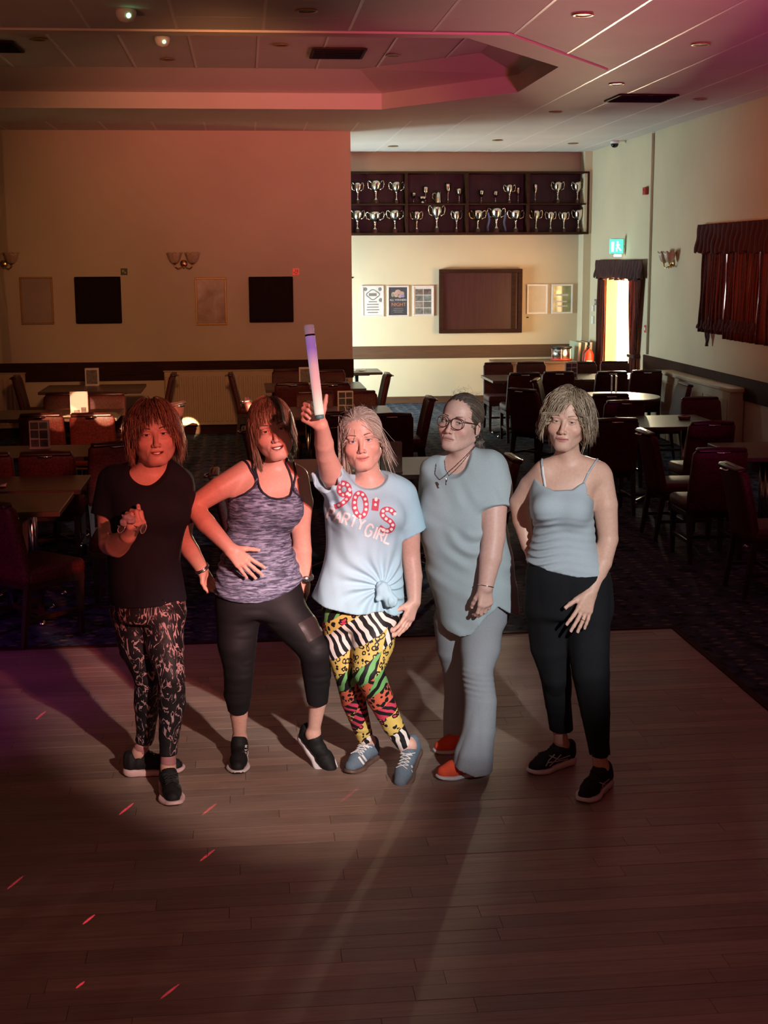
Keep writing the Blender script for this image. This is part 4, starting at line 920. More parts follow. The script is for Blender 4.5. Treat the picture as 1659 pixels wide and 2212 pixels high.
def cone(a, b, ra, rb, k=0.02, op='u', cut=None):
    a, b = np.array(a, np.float32), np.array(b, np.float32); ba = b-a; L2 = max(float(ba@ba), 1e-9)
    def fn(P):
        t = np.clip((P-a)@ba/L2, 0, 1); d = nrm_(P-a-t[:, None]*ba)-(ra+(rb-ra)*t)
        if cut is not None: d = np.maximum(d, ((P-b)@ba)/math.sqrt(L2)-cut)
        return d
    r = max(ra, rb); return Prim(fn, np.minimum(a, b)-r, np.maximum(a, b)+r, k, op)
def ell(c, r, R=None, k=0.02, op='u'):
    c, r = np.array(c, np.float32), np.array(r, np.float32); R = None if R is None else np.array(R, np.float32)
    def fn(P):
        q = P-c
        if R is not None: q = q@R
        k0 = nrm_(q/r); k1 = nrm_(q/(r*r))
        return k0*(k0-1)/np.maximum(k1, 1e-6)
    m_ = max(r) if R is not None else r
    return Prim(fn, c-m_, c+m_, k, op)
def chain(pts, k=0.02, kk=0.006):      # pts: (point, radius); one tapered limb
    cs = [cone(p[0], q[0], p[1], q[1], kk) for p, q in zip(pts, pts[1:])]
    def fn(P):
        d = cs[0].fn(P)
        for c in cs[1:]: d = smin(d, c.fn(P), kk)
        return d
    return [Prim(fn, np.min([c.lo for c in cs], axis=0)+0.012, np.max([c.hi for c in cs], axis=0)-0.012, k)]
def smooth_rows(rows, n=70):
    rows = sorted(rows); z = np.array([r[0] for r in rows]); V = np.array([r[1:] for r in rows])
    zz = np.linspace(z[0], z[-1], n); out = np.zeros((n, V.shape[1]))
    m_ = np.gradient(V, z, axis=0)
    for i, q in enumerate(zz):
        j = min(max(np.searchsorted(z, q)-1, 0), len(z)-2); h = z[j+1]-z[j]; t = (q-z[j])/h
        out[i] = (2*t**3-3*t**2+1)*V[j]+(t**3-2*t**2+t)*h*m_[j]+(-2*t**3+3*t**2)*V[j+1]+(t**3-t**2)*h*m_[j+1]
    return zz, out
def loft(rows, yaw=0.0, grow=0.0, k=0.03, op='u', p=2.3, capk=0.03):
    # rows: (z, cx, cy, half width, half depth)
    zz, V = smooth_rows(rows); c_, s_ = math.cos(yaw), math.sin(yaw)
    def fn(P):
        z = P[:, 2]; cx, cy, a, b = [np.interp(z, zz, V[:, i]).astype(np.float32) for i in range(4)]
        a = a+grow; b = b+grow
        dx, dy = P[:, 0]-cx, P[:, 1]-cy; lx = np.abs(c_*dx+s_*dy); ly = np.abs(-s_*dx+c_*dy)
        q = ((lx/a)**p+(ly/b)**p)**(1/p); r = np.sqrt(lx*lx+ly*ly)
        d = (q-1)*np.minimum(np.maximum(r/np.maximum(q, 1e-4), 0.3*np.minimum(a, b)), np.maximum(a, b))*0.92
        return smax(smax(d, z-zz[-1]-grow, capk), zz[0]-grow-z, capk)
    m_ = max(V[:, 2].max(), V[:, 3].max())+max(grow, 0)
    return Prim(fn, (V[:, 0].min()-m_, V[:, 1].min()-m_, zz[0]-max(grow, 0)), (V[:, 0].max()+m_, V[:, 1].max()+m_, zz[-1]+max(grow, 0)), k, op)
def evaluate(prims, P, mods=()):
    d = np.full(len(P), 0.09)
    for p in prims:
        v = p.fn(P)
        if p.op == 'u': d = smin(d, v, p.k)
        elif p.op == 's': d = smax(d, -v, p.k)
        else: d = smax(d, v, p.k)
    for m_ in mods: d = m_(P, d)
    return d
def _grid(prims, mods, ax):
    B = 8
    n = [len(a) for a in ax]; nb = [-(-m_//B) for m_ in n]
    ax = [np.concatenate([a, a[-1]+(a[1]-a[0])*np.arange(1, B*k-len(a)+1)]) for a, k in zip(ax, nb)]
    C_ = [a.reshape(-1, B).mean(1) for a in ax]; h_ = np.array([(a[B-1]-a[0])/2 for a in ax])
    CC = np.stack(np.meshgrid(*C_, indexing='ij'), -1).reshape(-1, 3)
    near = np.zeros(len(CC), bool)
    for p in prims:
        if p.op == 'u': near |= ((CC+h_ >= p.lo) & (CC-h_ <= p.hi)).all(1)
    V = np.full([k*B for k in nb], 0.09, np.float32); Vb = V.reshape(nb[0], B, nb[1], B, nb[2], B)
    ii = np.flatnonzero(near); dc = eval_pts(prims, CC[ii], mods); rad = np.linalg.norm(h_)*1.12+0.005
    bi = np.stack(np.unravel_index(ii, nb), 1)
    neg = bi[dc < -rad]; Vb[neg[:, 0], :, neg[:, 1], :, neg[:, 2], :] = -0.09
    on = np.abs(dc) <= rad; bi = bi[on]; cc = CC[ii[on]]
    A_ = [a.reshape(-1, B).astype(np.float32) for a in ax]
    G_ = np.empty((len(bi), B, B, B, 3), np.float32)
    G_[..., 0] = A_[0][bi[:, 0]][:, :, None, None]; G_[..., 1] = A_[1][bi[:, 1]][:, None, :, None]; G_[..., 2] = A_[2][bi[:, 2]][:, None, None, :]
    G_ = G_.reshape(len(bi), -1, 3); D = np.full(G_.shape[:2], 0.09, np.float32)
    for p in prims:
        sel = np.flatnonzero(((cc+h_ >= p.lo) & (cc-h_ <= p.hi)).all(1))
        for c0 in range(0, len(sel), 400):
            q = sel[c0:c0+400]; v = p.fn(G_[q].reshape(-1, 3)).reshape(len(q), -1); d = D[q]
            D[q] = smin(d, v, p.k) if p.op == 'u' else (smax(d, -v, p.k) if p.op == 's' else smax(d, v, p.k))
    for m_ in mods: D = m_(G_.reshape(-1, 3), D.reshape(-1)).reshape(len(bi), -1)
    Vb[bi[:, 0], :, bi[:, 1], :, bi[:, 2], :] = D.reshape(-1, B, B, B)
    return V[:n[0], :n[1], :n[2]]
def _nets(V, ax):
    n = V.shape; ins = V < 0
    cnt = sum(ins[a:n[0]-1+a, b:n[1]-1+b, d:n[2]-1+d].astype(np.int8) for a in (0, 1) for b in (0, 1) for d in (0, 1))
    act = np.argwhere((cnt > 0) & (cnt < 8)); idx = np.full([q-1 for q in n], -1, np.int64); idx[tuple(act.T)] = np.arange(len(act))
    acc = np.zeros((len(act), 3)); w_ = np.zeros(len(act))
    for ca in [(a, b, d) for a in (0, 1) for b in (0, 1) for d in (0, 1)]:
        for axn in range(3):
            if ca[axn]: continue
            cb = list(ca); cb[axn] = 1
            ia = act+np.array(ca); ib = act+np.array(cb)
            va = V[tuple(ia.T)]; vb = V[tuple(ib.T)]; m_ = (va < 0) != (vb < 0)
            t = np.where(m_, va/np.where(m_, va-vb, 1), 0)
            pa = np.stack([ax[q][ia[:, q]] for q in range(3)], 1); pb = np.stack([ax[q][ib[:, q]] for q in range(3)], 1)
            acc += np.where(m_[:, None], pa+(pb-pa)*t[:, None], 0); w_ += m_
    P = acc/w_[:, None]; F = []
    for axn in range(3):
        o1, o2 = [(1, 2), (2, 0), (0, 1)][axn]
        sl0 = [slice(None)]*3; sl1 = [slice(None)]*3; sl0[axn] = slice(0, -1); sl1[axn] = slice(1, None)
        a_, b_ = ins[tuple(sl0)], ins[tuple(sl1)]
        e = np.argwhere(a_ != b_); e = e[(e[:, o1] > 0) & (e[:, o2] > 0) & (e[:, o1] < n[o1]-1) & (e[:, o2] < n[o2]-1)]
        fl = a_[tuple(e.T)]; q = []
        for d1, d2 in ((-1, -1), (0, -1), (0, 0), (-1, 0)):
            ee = e.copy(); ee[:, o1] += d1; ee[:, o2] += d2; q.append(idx[tuple(ee.T)])
        q = np.stack(q, 1); q[~fl] = q[~fl][:, ::-1]; F.append(q)
    F = np.concatenate(F); F = F[(F >= 0).all(1)]
    return P, F
def _pull(prims, mods, P):          # pull the vertices onto the exact surface, once
    D = eval_pts(prims, P, mods); e_ = 0.0008
    Gd = np.stack([(eval_pts(prims, P+np.eye(3)[q]*e_, mods)-D)/e_ for q in range(3)], 1)
    st = np.clip(D/np.maximum((Gd**2).sum(1), 0.2), -0.003, 0.003)
    return P-0.8*st[:, None]*Gd
def sdf_mesh(prims, mods=(), hc=0.005, hf=None, fine=(), pad=0.012, pull=True):
    us = [p for p in prims if p.op == 'u']
    lo = np.min([p.lo for p in us], axis=0)-pad; hi = np.max([p.hi for p in us], axis=0)+pad
    ax = [np.arange(lo[i], hi[i]+hc, hc) for i in range(3)]
    P, F = _nets(_grid(prims, mods, ax), ax)
    for (bl, bh) in fine:               # finer patches (face, hands) replace the coarse surface inside their boxes
        ins = ((P > bl+hc*1.2) & (P < bh-hc*1.2)).all(1); F = F[~ins[F].all(1)]
    for fi, (bl, bh) in enumerate(fine):
        h = hf[fi] if hasattr(hf, '__len__') else hf
        ax = [np.arange(bl[i], bh[i]+h, h) for i in range(3)]
        P2, F2 = _nets(_grid(prims, mods, ax), ax)
        F = np.concatenate([F, F2+len(P)]); P = np.concatenate([P, P2])
    used = np.zeros(len(P), bool); used[F.ravel()] = True; mp = np.cumsum(used)-1; P = P[used]; F = mp[F]
    if pull:
        w_ = np.zeros(len(P), bool)
        for (bl, bh) in fine: w_ |= ((P > bl) & (P < bh)).all(1)
        if w_.any(): P[w_] = _pull(prims, mods, P[w_])
    return P, F
def eval_pts(prims, P, mods=()):
    P = np.asarray(P, np.float32); d = np.full(len(P), 0.09, np.float32)
    for p in prims:
        q = np.flatnonzero(((P >= p.lo) & (P <= p.hi)).all(1))
        if len(q):
            v = p.fn(P[q]); e = d[q]; d[q] = smin(e, v, p.k) if p.op == 'u' else (smax(e, -v, p.k) if p.op == 's' else smax(e, v, p.k))
    for m_ in mods: d = m_(P, d)
    return d
def snap(prims, P, off=0.0, it=6, mods=()):
    P = np.array(P, float).reshape(-1, 3).copy()
    for _ in range(it):
        D = evaluate(prims, P, mods)-off; e_ = 0.001
        G_ = np.stack([(evaluate(prims, P+np.eye(3)[q]*e_, mods)-off-D)/e_ for q in range(3)], 1)
        P -= (D/np.maximum((G_**2).sum(1), 0.3))[:, None]*G_*0.9
    return P
def np_mesh(name, P, F, m_, parent, base, col=None, smooth=True):
    me = bpy.data.meshes.new(name); P = P-base
    me.vertices.add(len(P)); me.vertices.foreach_set('co', P.astype(np.float32).ravel())
    nf, k = F.shape; me.loops.add(nf*k); me.loops.foreach_set('vertex_index', F.astype(np.int32).ravel())
    me.polygons.add(nf); me.polygons.foreach_set('loop_start', (np.arange(nf)*k).astype(np.int32))
    me.update(calc_edges=True); me.validate()
    if smooth: me.shade_smooth()
    if col is not None:
        ca = me.color_attributes.new('Col', 'FLOAT_COLOR', 'POINT')
        c4 = np.ones((len(P), 4), np.float32); c4[:, :3] = col; ca.data.foreach_set('color', c4.ravel())
    me.materials.append(m_); return link(name, me, parent)
def tubes(name, paths, m_, parent, base, n=6, col=None, caps=True):
    V, F, C = [], [], []; off = 0
    for i, (pts, rad) in enumerate(paths):
        pts = np.array(pts, float); N = len(pts); rad = np.full(N, rad) if np.isscalar(rad) else np.array(rad)
        t = np.gradient(pts, axis=0); t /= np.maximum(np.linalg.norm(t, axis=1), 1e-9)[:, None]
        up = np.where(np.abs(t[:, 2:3]) > 0.9, A3(1, 0, 0), A3(0, 0, 1)); a = np.cross(t, up); a /= np.maximum(np.linalg.norm(a, axis=1), 1e-9)[:, None]; b = np.cross(t, a)
        for s in range(1, N):
            if a[s]@a[s-1] < 0: a[s] = -a[s]; b[s] = -b[s]
        th = np.arange(n)*2*math.pi/n
        R_ = pts[:, None]+rad[:, None, None]*(a[:, None]*np.cos(th)[None, :, None]+b[:, None]*np.sin(th)[None, :, None])
        V.append(R_.reshape(-1, 3)); g = np.arange(N*n).reshape(N, n)+off
        F.append(np.stack([g[:-1], np.roll(g[:-1], -1, 1), np.roll(g[1:], -1, 1), g[1:]], -1).reshape(-1, 4)); off += N*n
        if col is not None: C.append(np.tile(col[i], (N*n, 1)))
    return np_mesh(name, np.concatenate(V), np.concatenate(F), m_, parent, base, np.concatenate(C) if col is not None else None)

# ---------------------------------------------------------------- head
def head_prims(cen, R, s, o):
    """One primitive holding the whole head; local frame: x picture-right, -y forward, z up, eyes at z=0."""
    E = lambda c, r: ell(c, r).fn
    def E2(c, r):        # mirrored pair
        f = ell(c, r).fn
        return lambda Q: f(np.stack([np.abs(Q[:, 0]), Q[:, 1], Q[:, 2]], 1))
    def C2(a, b, ra, rb):
        f = cone(a, b, ra, rb).fn
        return lambda Q: f(np.stack([np.abs(Q[:, 0]), Q[:, 1], Q[:, 2]], 1))
    jw = o.get('jaw', 1.0); sm = o.get('smile', 4.0); op = o.get('open', 0.0); er = o.get('eye', 0.0046); nz = o.get('nose', 1.0)
    def fn(P):
        Q = (((P-cen)@R)/s).astype(np.float32)
        d = E((0, 0.015, 0.036), (0.073, 0.096, 0.082))(Q)
        d = smin(d, E((0, -0.028, -0.030), (0.067*jw, 0.060, 0.082))(Q), 0.03)
        d = smin(d, E((0, -0.032, 0.048), (0.057, 0.052, 0.046))(Q), 0.03)
        d = smin(d, C2((0.055*jw, 0.012, -0.058), (0.018*jw, -0.058, -0.101), 0.015, 0.014)(Q), 0.030)
        d = smin(d, E((0, -0.068, -0.101), (0.026*jw, 0.022, 0.017))(Q), 0.022)
        d = smin(d, E2((0.040, -0.064, -0.032), (0.025, 0.019, 0.021))(Q), 0.022)
        d = smin(d, E((0, -0.074, -0.068), (0.030, 0.016, 0.026))(Q), 0.022)
        d = smin(d, E2((0.028, -0.079, 0.017), (0.025, 0.010, 0.008))(Q), 0.014)
        d = smax(d, -E2((0.031, -0.101, -0.002), (0.019, 0.016, 0.013))(Q), 0.014)
        d = smin(d, cone((0, -0.0845, 0.004), (0, -0.1080, -0.038), 0.0062, 0.0082*nz).fn(Q), 0.010)
        d = smin(d, E((0, -0.1075, -0.041), (0.0098*nz, 0.0090, 0.0080))(Q), 0.006)
        d = smin(d, E2((0.0118*nz, -0.0955, -0.043), (0.0062, 0.0095, 0.0068))(Q), 0.005)
        d = smax(d, -E2((0.0062*nz, -0.101, -0.0505), (0.0036, 0.0045, 0.004))(Q), 0.003)
        # lids and eye openings
        d = smin(d, E2((0.031, -0.0735, -0.001), (0.0155, 0.0145, 0.0125))(Q), 0.006)
        d = smax(d, -E2((0.0312, -0.090, -0.0010), (0.0150, 0.0105, er*1.12))(Q), 0.0022)
        # mouth, bent upwards at the corners
        M_ = Q.copy(); M_[:, 2] -= sm*Q[:, 0]**2; M_[:, 1] -= 12*Q[:, 0]**2
        d = smin(d, E((0, -0.0872, -0.0668), (0.0250, 0.0080, 0.0042))(M_), 0.006)
        d = smin(d, E((0, -0.0862, -0.0768), (0.0205, 0.0085, 0.0052))(M_), 0.006)
        if op > 0: d = smax(d, -E((0, -0.095, -0.0720), (0.0240, 0.014, op))(M_), 0.003)
        else: d = smax(d, -E((0, -0.0990, -0.0716), (0.0275, 0.0090, 0.0016))(M_), 0.0025)
        d = smax(d, -C2((0.021, -0.0945, -0.044), (0.034, -0.082, -0.074), 0.0012, 0.0010)(Q), 0.006*o.get('fold', 1.0))
        # ears
        d = smin(d, E2((0.0765, 0.016, -0.012), (0.0065, 0.017, 0.030))(Q), 0.006)
        d = smax(d, -E2((0.0835, 0.012, -0.008), (0.0045, 0.010, 0.018))(Q), 0.004)
        return d*s
    return Prim(fn, cen-0.145*s, cen+0.145*s, 0.02)
def Rm(yaw, pitch, roll):
    y, p, r = map(math.radians, (yaw, pitch, roll))
    return np.array((Matrix.Rotation(y, 3, 'Z') @ Matrix.Rotation(p, 3, 'X') @ Matrix.Rotation(r, 3, 'Y')))

# ---------------------------------------------------------------- hand
def hand(W_, d, n, thumb, curls, s=1.0, spread=0.0, tcurl=0.5, tdir=(0.7, 0.7, 0.1), stretch=1.0):
    """W_ wrist, d wrist-to-knuckles, n palm normal (where the palm faces), thumb +1/-1 side of cross(d, n). Returns prims + fingertips."""
    d = np.array(d, float); d /= np.linalg.norm(d); n = np.array(n, float); n -= d*(n@d); n /= np.linalg.norm(n); sd = np.cross(d, n)*thumb
    pr = []; tips = []; W_ = np.array(W_, float)
    spec = [(0.027, 0.083, (0.040, 0.024, 0.020)), (0.008, 0.088, (0.044, 0.028, 0.022)), (-0.011, 0.083, (0.041, 0.026, 0.021)), (-0.028, 0.074, (0.033, 0.020, 0.018))]
    for i, (ox, ky, seg) in enumerate(spec):
        k = W_+d*ky*s*0.95+sd*ox*s-n*0.004*s
        pr.append(cone(W_+sd*ox*0.55*s+d*0.008, k, 0.0135*s, 0.0115*s, 0.014))
        a = curls[i] if hasattr(curls[i], '__len__') else (curls[i],)*3
        f = d*math.cos(spread*(1.5-i)*1.0)+sd*math.sin(spread*(1.5-i)*1.0); ang = 0; p = k; r = (0.0092, 0.0083, 0.0075, 0.0066) if i < 3 else (0.0082, 0.0074, 0.0067, 0.006)
        for j in range(3):
            ang += a[j]; q = p+(f*math.cos(ang)+n*math.sin(ang))*seg[j]*s*stretch
            pr.append(cone(p, q, r[j]*s, r[j+1]*s, 0.0035 if j else 0.006)); dirn = (q-p)/np.linalg.norm(q-p); p = q
        tips.append((p, dirn, f*math.sin(ang)-n*math.cos(ang), r[3]*s))
    b = W_+d*0.022*s+sd*0.020*s+n*0.006*s; t0 = np.array(tdir, float); td = d*t0[0]+sd*t0[1]+n*t0[2]; td /= np.linalg.norm(td)
    p1 = b+td*0.040*s; t1 = td*math.cos(tcurl)+(d*0.3+n*0.6-sd*0.55)*math.sin(tcurl); t1 /= np.linalg.norm(t1); p2 = p1+t1*0.030*s; t2 = t1*math.cos(tcurl*0.6)+(n*0.5-sd*0.6)*math.sin(tcurl*0.6); t2 /= np.linalg.norm(t2); p3 = p2+t2*0.024*s
    pr += [cone(b, p1, 0.0155*s, 0.0115*s, 0.012), cone(p1, p2, 0.0105*s, 0.0092*s, 0.005), cone(p2, p3, 0.0092*s, 0.0075*s, 0.004)]
    tips.append((p3, t2, -n, 0.0078*s))
    return pr, tips
def nails(tips, m_, parent, base):
    for (p, dr, nr, r) in tips:
        nr = nr/np.linalg.norm(nr); dr = dr-nr*(dr@nr); dr /= np.linalg.norm(dr); sd = np.cross(dr, nr)
        V = []; 
        for a in np.linspace(-1, 1, 5):
            for b in np.linspace(-0.9, 1.0, 4):
                V.append(p+sd*a*r*0.82+dr*b*r*0.95+nr*(r*(1.02-0.25*a*a)-(0.10*r if b > 0.8 else 0)+0.0006))
        F = [[i*4+j, (i+1)*4+j, (i+1)*4+j+1, i*4+j+1] for i in range(4) for j in range(3)]
        np_mesh('fingernail', np.array(V), np.array(F), m_, parent, base)

# ---------------------------------------------------------------- hair
HC, HR = A3(0, 0.015, 0.036), A3(0.073, 0.096, 0.082)
def hair(par, base, cen, R, s, mode, cols, n, length, rng, m_, m_cap, tie=None, part=0.0, fringe=0.0, vol=0.010, wave=0.0, grav=0.10, thick=0.0019, cap_face=(0.0, -0.118, -0.030, 0.068, 0.085, 0.104), extra=None, hp=None, fwd=0.05, sweep=0.0, lift=0.18, guard=0.048):
    cf = cap_face
    capp = [ell((0, 0.015, 0.036), HR+0.006+vol*0.35, k=0.001), ell(cf[:3], cf[3:], k=0.012, op='s'), ell((0, 0.005, -0.078), (0.095, 0.12, 0.055), k=0.01, op='s')]
    def cm(P, d): return d+0.0016*np.sin(P[:, 0]*420+4*vnoise(P*25))*np.clip(1-np.abs(P[:, 0])*4, 0.2, 1)
    P, F = sdf_mesh(capp, [cm], 0.0058)
    hr = np_mesh('hair', (P*s)@R.T+cen, F, m_cap, par, base)
    pts = []
    while len(pts) < n:                     # scalp roots
        v = rng.normal(size=(4000, 3)); v /= np.linalg.norm(v, axis=1)[:, None]; q = HC+v*(HR+0.002)
        face = ((q-A3(*cf[:3]))/A3(*cf[3:])); ok = (face**2).sum(1) > 1.0
        ok &= q[:, 2] > np.where(q[:, 1] > 0.02, -0.045, -0.010)
        pts += list(q[ok])
    p = np.array(pts[:n]); nrm = (p-HC)/HR**2; nrm /= np.linalg.norm(nrm, axis=1)[:, None]
    L = length(p, rng); N = 10
    lay = rng.uniform(0.3, 1.0, n)*vol+0.004
    if mode == 'back':
        tgt = np.array(tie); fl = tgt-p
    else:
        crown = A3(part, 0.03, 0.125); fl = p-crown; fl[:, 2] -= 0.02
        fr = (p[:, 1] < -0.01)
        fl[fr, 1] -= fwd; fl[fr, 0] += fringe+sweep*np.sign(p[fr, 0]-part)
    fl -= nrm*(fl*nrm).sum(1)[:, None]; fl /= np.maximum(np.linalg.norm(fl, axis=1), 1e-6)[:, None]
    d = fl*0.9+nrm*lift+rng.normal(size=(n, 3))*0.07; d /= np.linalg.norm(d, axis=1)[:, None]
    path = [p.copy()]; st = L/N; ph = rng.uniform(0, 6.28, n)
    for i in range(N):
        if mode == 'back':
            g = np.array(tie)-p; dist = np.linalg.norm(g, axis=1); g /= np.maximum(dist, 1e-5)[:, None]; d = d*0.40+g*0.60
            st_ = np.minimum(st, dist*0.55)
        else:
            d = d*(1-grav*1.45)+A3(0, 0.0, -1)*grav*1.45; st_ = st
            if wave: d = d+wave*np.stack([np.cos(ph+i*1.1), np.sin(ph*1.3+i*0.95), 0.5*np.sin(ph+i*1.25)], 1)
        d /= np.linalg.norm(d, axis=1)[:, None]
        p = p+d*st_[:, None]
        for (c_, r_) in ((HC, HR), (A3(0, -0.022, -0.030), A3(0.068, 0.070, 0.088)), (A3(0, 0.03, -0.06), A3(0.06, 0.06, 0.09))):
            rr_ = r_[None]+lay[:, None]; q = (p-c_)/rr_; m0 = np.linalg.norm(q, axis=1); inn = m0 < 1
            p[inn] = c_+(q[inn]/m0[inn][:, None])*rr_[inn]
        if mode != 'back':              # keep long strands out of the face
            gd = (p[:, 1] < -0.030) & (p[:, 2] < 0.030) & (np.abs(p[:, 0]) < guard) & (L > 0.058)
            p[gd, 0] = np.where(p[gd, 0] >= part, guard, -guard)*rng.uniform(1.0, 1.25, gd.sum()); p[gd, 1] += 0.006
        path.append(p.copy())
    path = np.stack(path, 1)
    tp = np.array([1, 1, 1, 1, 1, .95, .88, .78, .62, .42, .15])
    th = thick*s*rng.uniform(0.6, 1.3, n)
    cc = np.array(cols)[rng.integers(0, len(cols), n)]*rng.uniform(0.8, 1.2, (n, 1))
    paths = [((q*s)@R.T+cen, th[i]*tp) for i, q in enumerate(path)]
    if extra:
        hf_ = hp.fn if hp is not None else None
        for (ep, er_) in extra:
            if hf_ is not None:
                for _ in range(3):
                    wp_ = (np.array(ep)*s)@R.T+cen; dd = hf_(wp_); g_ = np.array(ep)-A3(0, 0.0, np.clip(np.array(ep)[:, 2].mean(), -0.05, 0.04)); g_ /= np.linalg.norm(g_, axis=1)[:, None]
                    ep = np.array(ep)+g_*np.maximum(0.0045-dd, 0)[:, None]/s
            paths.append(((np.array(ep)*s)@R.T+cen, np.linspace(1, 0.25, len(ep))*er_*s)); cc = np.vstack([cc, np.array(cols[rng.integers(0, len(cols))])])
    tubes('hair_strands', paths, m_, hr, base, 3, cc)
    return hr

def m_vcol(name, rough=0.5, spec=0.4, tint=None, noise=0.0):
    mt, t = nodemat(name, rough, spec)
    a = t.new('ShaderNodeVertexColor'); a.layer_name = 'Col'; c = a.outputs[0]
    if noise:
        n_ = t.noise(t.coord('Object'), 90, 4, 0.6); c = t.mix(noise, c, t.ramp(n_, [(0.3, (0.72, 0.68, 0.66, 1)), (0.7, (1.12, 1.1, 1.1, 1))]), 'MULTIPLY'); t.bump(t.noise(t.coord('Object'), 300, 2), 0.05, 0.001)
    t.color(c); return mt
M_SKIN = m_vcol('skin', 0.48, 0.4, noise=0.3); M_SKIN.node_tree.nodes['Principled BSDF'].inputs['Subsurface Weight'].default_value = 0.12
M_SKIN.node_tree.nodes['Principled BSDF'].inputs['Subsurface Radius'].default_value = (0.012, 0.004, 0.002)
M_HAIRV = m_vcol('hair_strand', 0.42, 0.45)
M_EYEW = mat('eye_white', (0.62, 0.58, 0.55, 1), 0.15, 0, 0.04, 60); M_PUP = mat('pupil', (0.004, 0.004, 0.004, 1), 0.08, 0, 0.0)
M_TEETH = mat('teeth', (0.72, 0.66, 0.56, 1), 0.25, 0, 0.03, 60); M_MOUTH = mat('mouth_interior', (0.10, 0.02, 0.02, 1), 0.5, 0, 0.05, 30)
M_NAIL = mat('fingernail', (0.62, 0.38, 0.32, 1), 0.25, 0, 0.03, 40)
def face_parts(par, base, cen, R, s, o, body):
    Wl = lambda q: (np.array(q, float)*s)@R.T+cen
    iris = mat('iris_'+o['iris_name'], o['iris'], 0.1, 0, 0.25, 200)
    for sg in (-1, 1):
        ec = Wl((sg*0.031, -0.0735, -0.001)); re = 0.0128*s
        ey = MB().sph((0, 0, 0), re, 20).build('eye', M_EYEW, par, True, Vector(ec-base))
        g = CAMP-ec; g = g/np.linalg.norm(g); g = g+np.array(o.get('gaze', (0, 0, 0))); g /= np.linalg.norm(g)
        q = Vector(g).to_track_quat('Z', 'Y').to_euler()
        MB().lathe([(0.0, re*1.035), (0.0030*s, re*1.02), (0.0060*s, re*0.905)], (0, 0, 0), 18).build('iris', iris, ey, True, rot=q)
        MB().lathe([(0.0, re*1.05), (0.0022*s, re*1.042), (0.0026*s, re*1.02)], (0, 0, 0), 14).build('pupil', M_PUP, ey, True, rot=q)
        er = o.get('eye', 0.0046)
        lash = [Wl((sg*(0.0312+0.0152*a), -0.0885+0.0065*a*a, -0.0008+er*1.12*math.sqrt(max(0, 1-a*a)))) for a in np.linspace(-1, 1, 9)]
        tubes('eyelashes', [(lash, 0.0011*s*np.array([.5, .8, 1, 1, 1, 1, 1, .9, .6]))], o['brow_m'], par, base, 5)
        pb = []
        for j, (dz, w0) in enumerate(((0.0, 1.0), (0.0016, 0.85), (-0.0014, 0.7), (0.0030, 0.45))):
            br = np.array([Wl((sg*x, y_, z_+dz*(1-0.5*k_/4))) for k_, (x, y_, z_) in enumerate(((0.0150+0.001*j, -0.090, 0.0200), (0.0225, -0.092, 0.0222), (0.0315, -0.089, 0.0238), (0.0405, -0.082, 0.0225), (0.0490-0.001*j, -0.074, 0.0168)))])
            pb.append((snap(body, br, 0.0004), np.array([0.0008, 0.0015, 0.0015, 0.0012, 0.0004])*s*w0))
        tubes('eyebrow', pb, o['brow_m'], par, base, 5)
    if o.get('open', 0) > 0:
        sm = o['smile']
        def tw(x, y_, z_): return Wl((x, y_+10*x*x, z_+sm*x*x))
        V = []; F = []
        for i, x in enumerate(np.linspace(-0.019, 0.019, 21)):
            b_ = 0.0007*abs(math.sin((x/0.0068)*math.pi)); 
            V += [tw(x, -0.0825-0.0008+b_, -0.0670), tw(x, -0.0830-0.0008+b_, -0.0765)]
        F = [[2*i, 2*i+1, 2*i+3, 2*i+2] for i in range(20)]
        np_mesh('teeth', np.array(V), np.array(F), M_TEETH, par, base)
def skin_colors(P, cen, R, s, tone, blush=0.5, lip=(0.50, 0.16, 0.14), o=None):
    Q = ((P-cen)@R)/s; c = np.tile(np.array(tone), (len(P), 1))
    def blend(w_, k): nonlocal c; w_ = np.clip(w_, 0, 1)[:, None]; c = c*(1-w_)+np.array(k)*w_
    hd = np.linalg.norm(Q-A3(0, 0, -0.01), axis=1) < 0.16
    g = lambda ctr, r: np.exp(-(((Q-np.array(ctr))/np.array(r))**2).sum(1))*hd
    red = np.array(tone)*np.array([1.02, 0.62, 0.58])
    for sg in (-1, 1): blend(g((sg*0.042, -0.066, -0.034), (0.022, 0.03, 0.018))*blush, red)
    blend(g((0, -0.108, -0.040), (0.012, 0.014, 0.012))*blush*0.8, red)
    for sg in (-1, 1): blend(g((sg*0.031, -0.085, -0.001), (0.017, 0.02, 0.011))*0.35, np.array(tone)*np.array([0.72, 0.52, 0.50]))
    sm = (o or {}).get('smile', 4.0); Mz = Q[:, 2]-sm*Q[:, 0]**2
    lipw = ((Q[:, 0]/0.0260)**2+((Mz+0.0718)/0.0095)**2 < 1) & (Q[:, 1] < -0.070) & hd
    blend(lipw*0.85, lip)
    if (o or {}).get('open', 0) <= 0: blend(((np.abs(Mz+0.0716) < 0.0014) & (np.abs(Q[:, 0]) < 0.026) & (Q[:, 1] < -0.075) & hd)*0.8, np.array(lip)*0.35)
    else: blend((((Q[:, 0]/0.0240)**2+((Mz+0.0720)/o['open'])**2 < 1) & (Q[:, 1] < -0.055) & (Q[:, 1] > -0.0868) & hd)*0.9, (0.06, 0.012, 0.012))
    return c

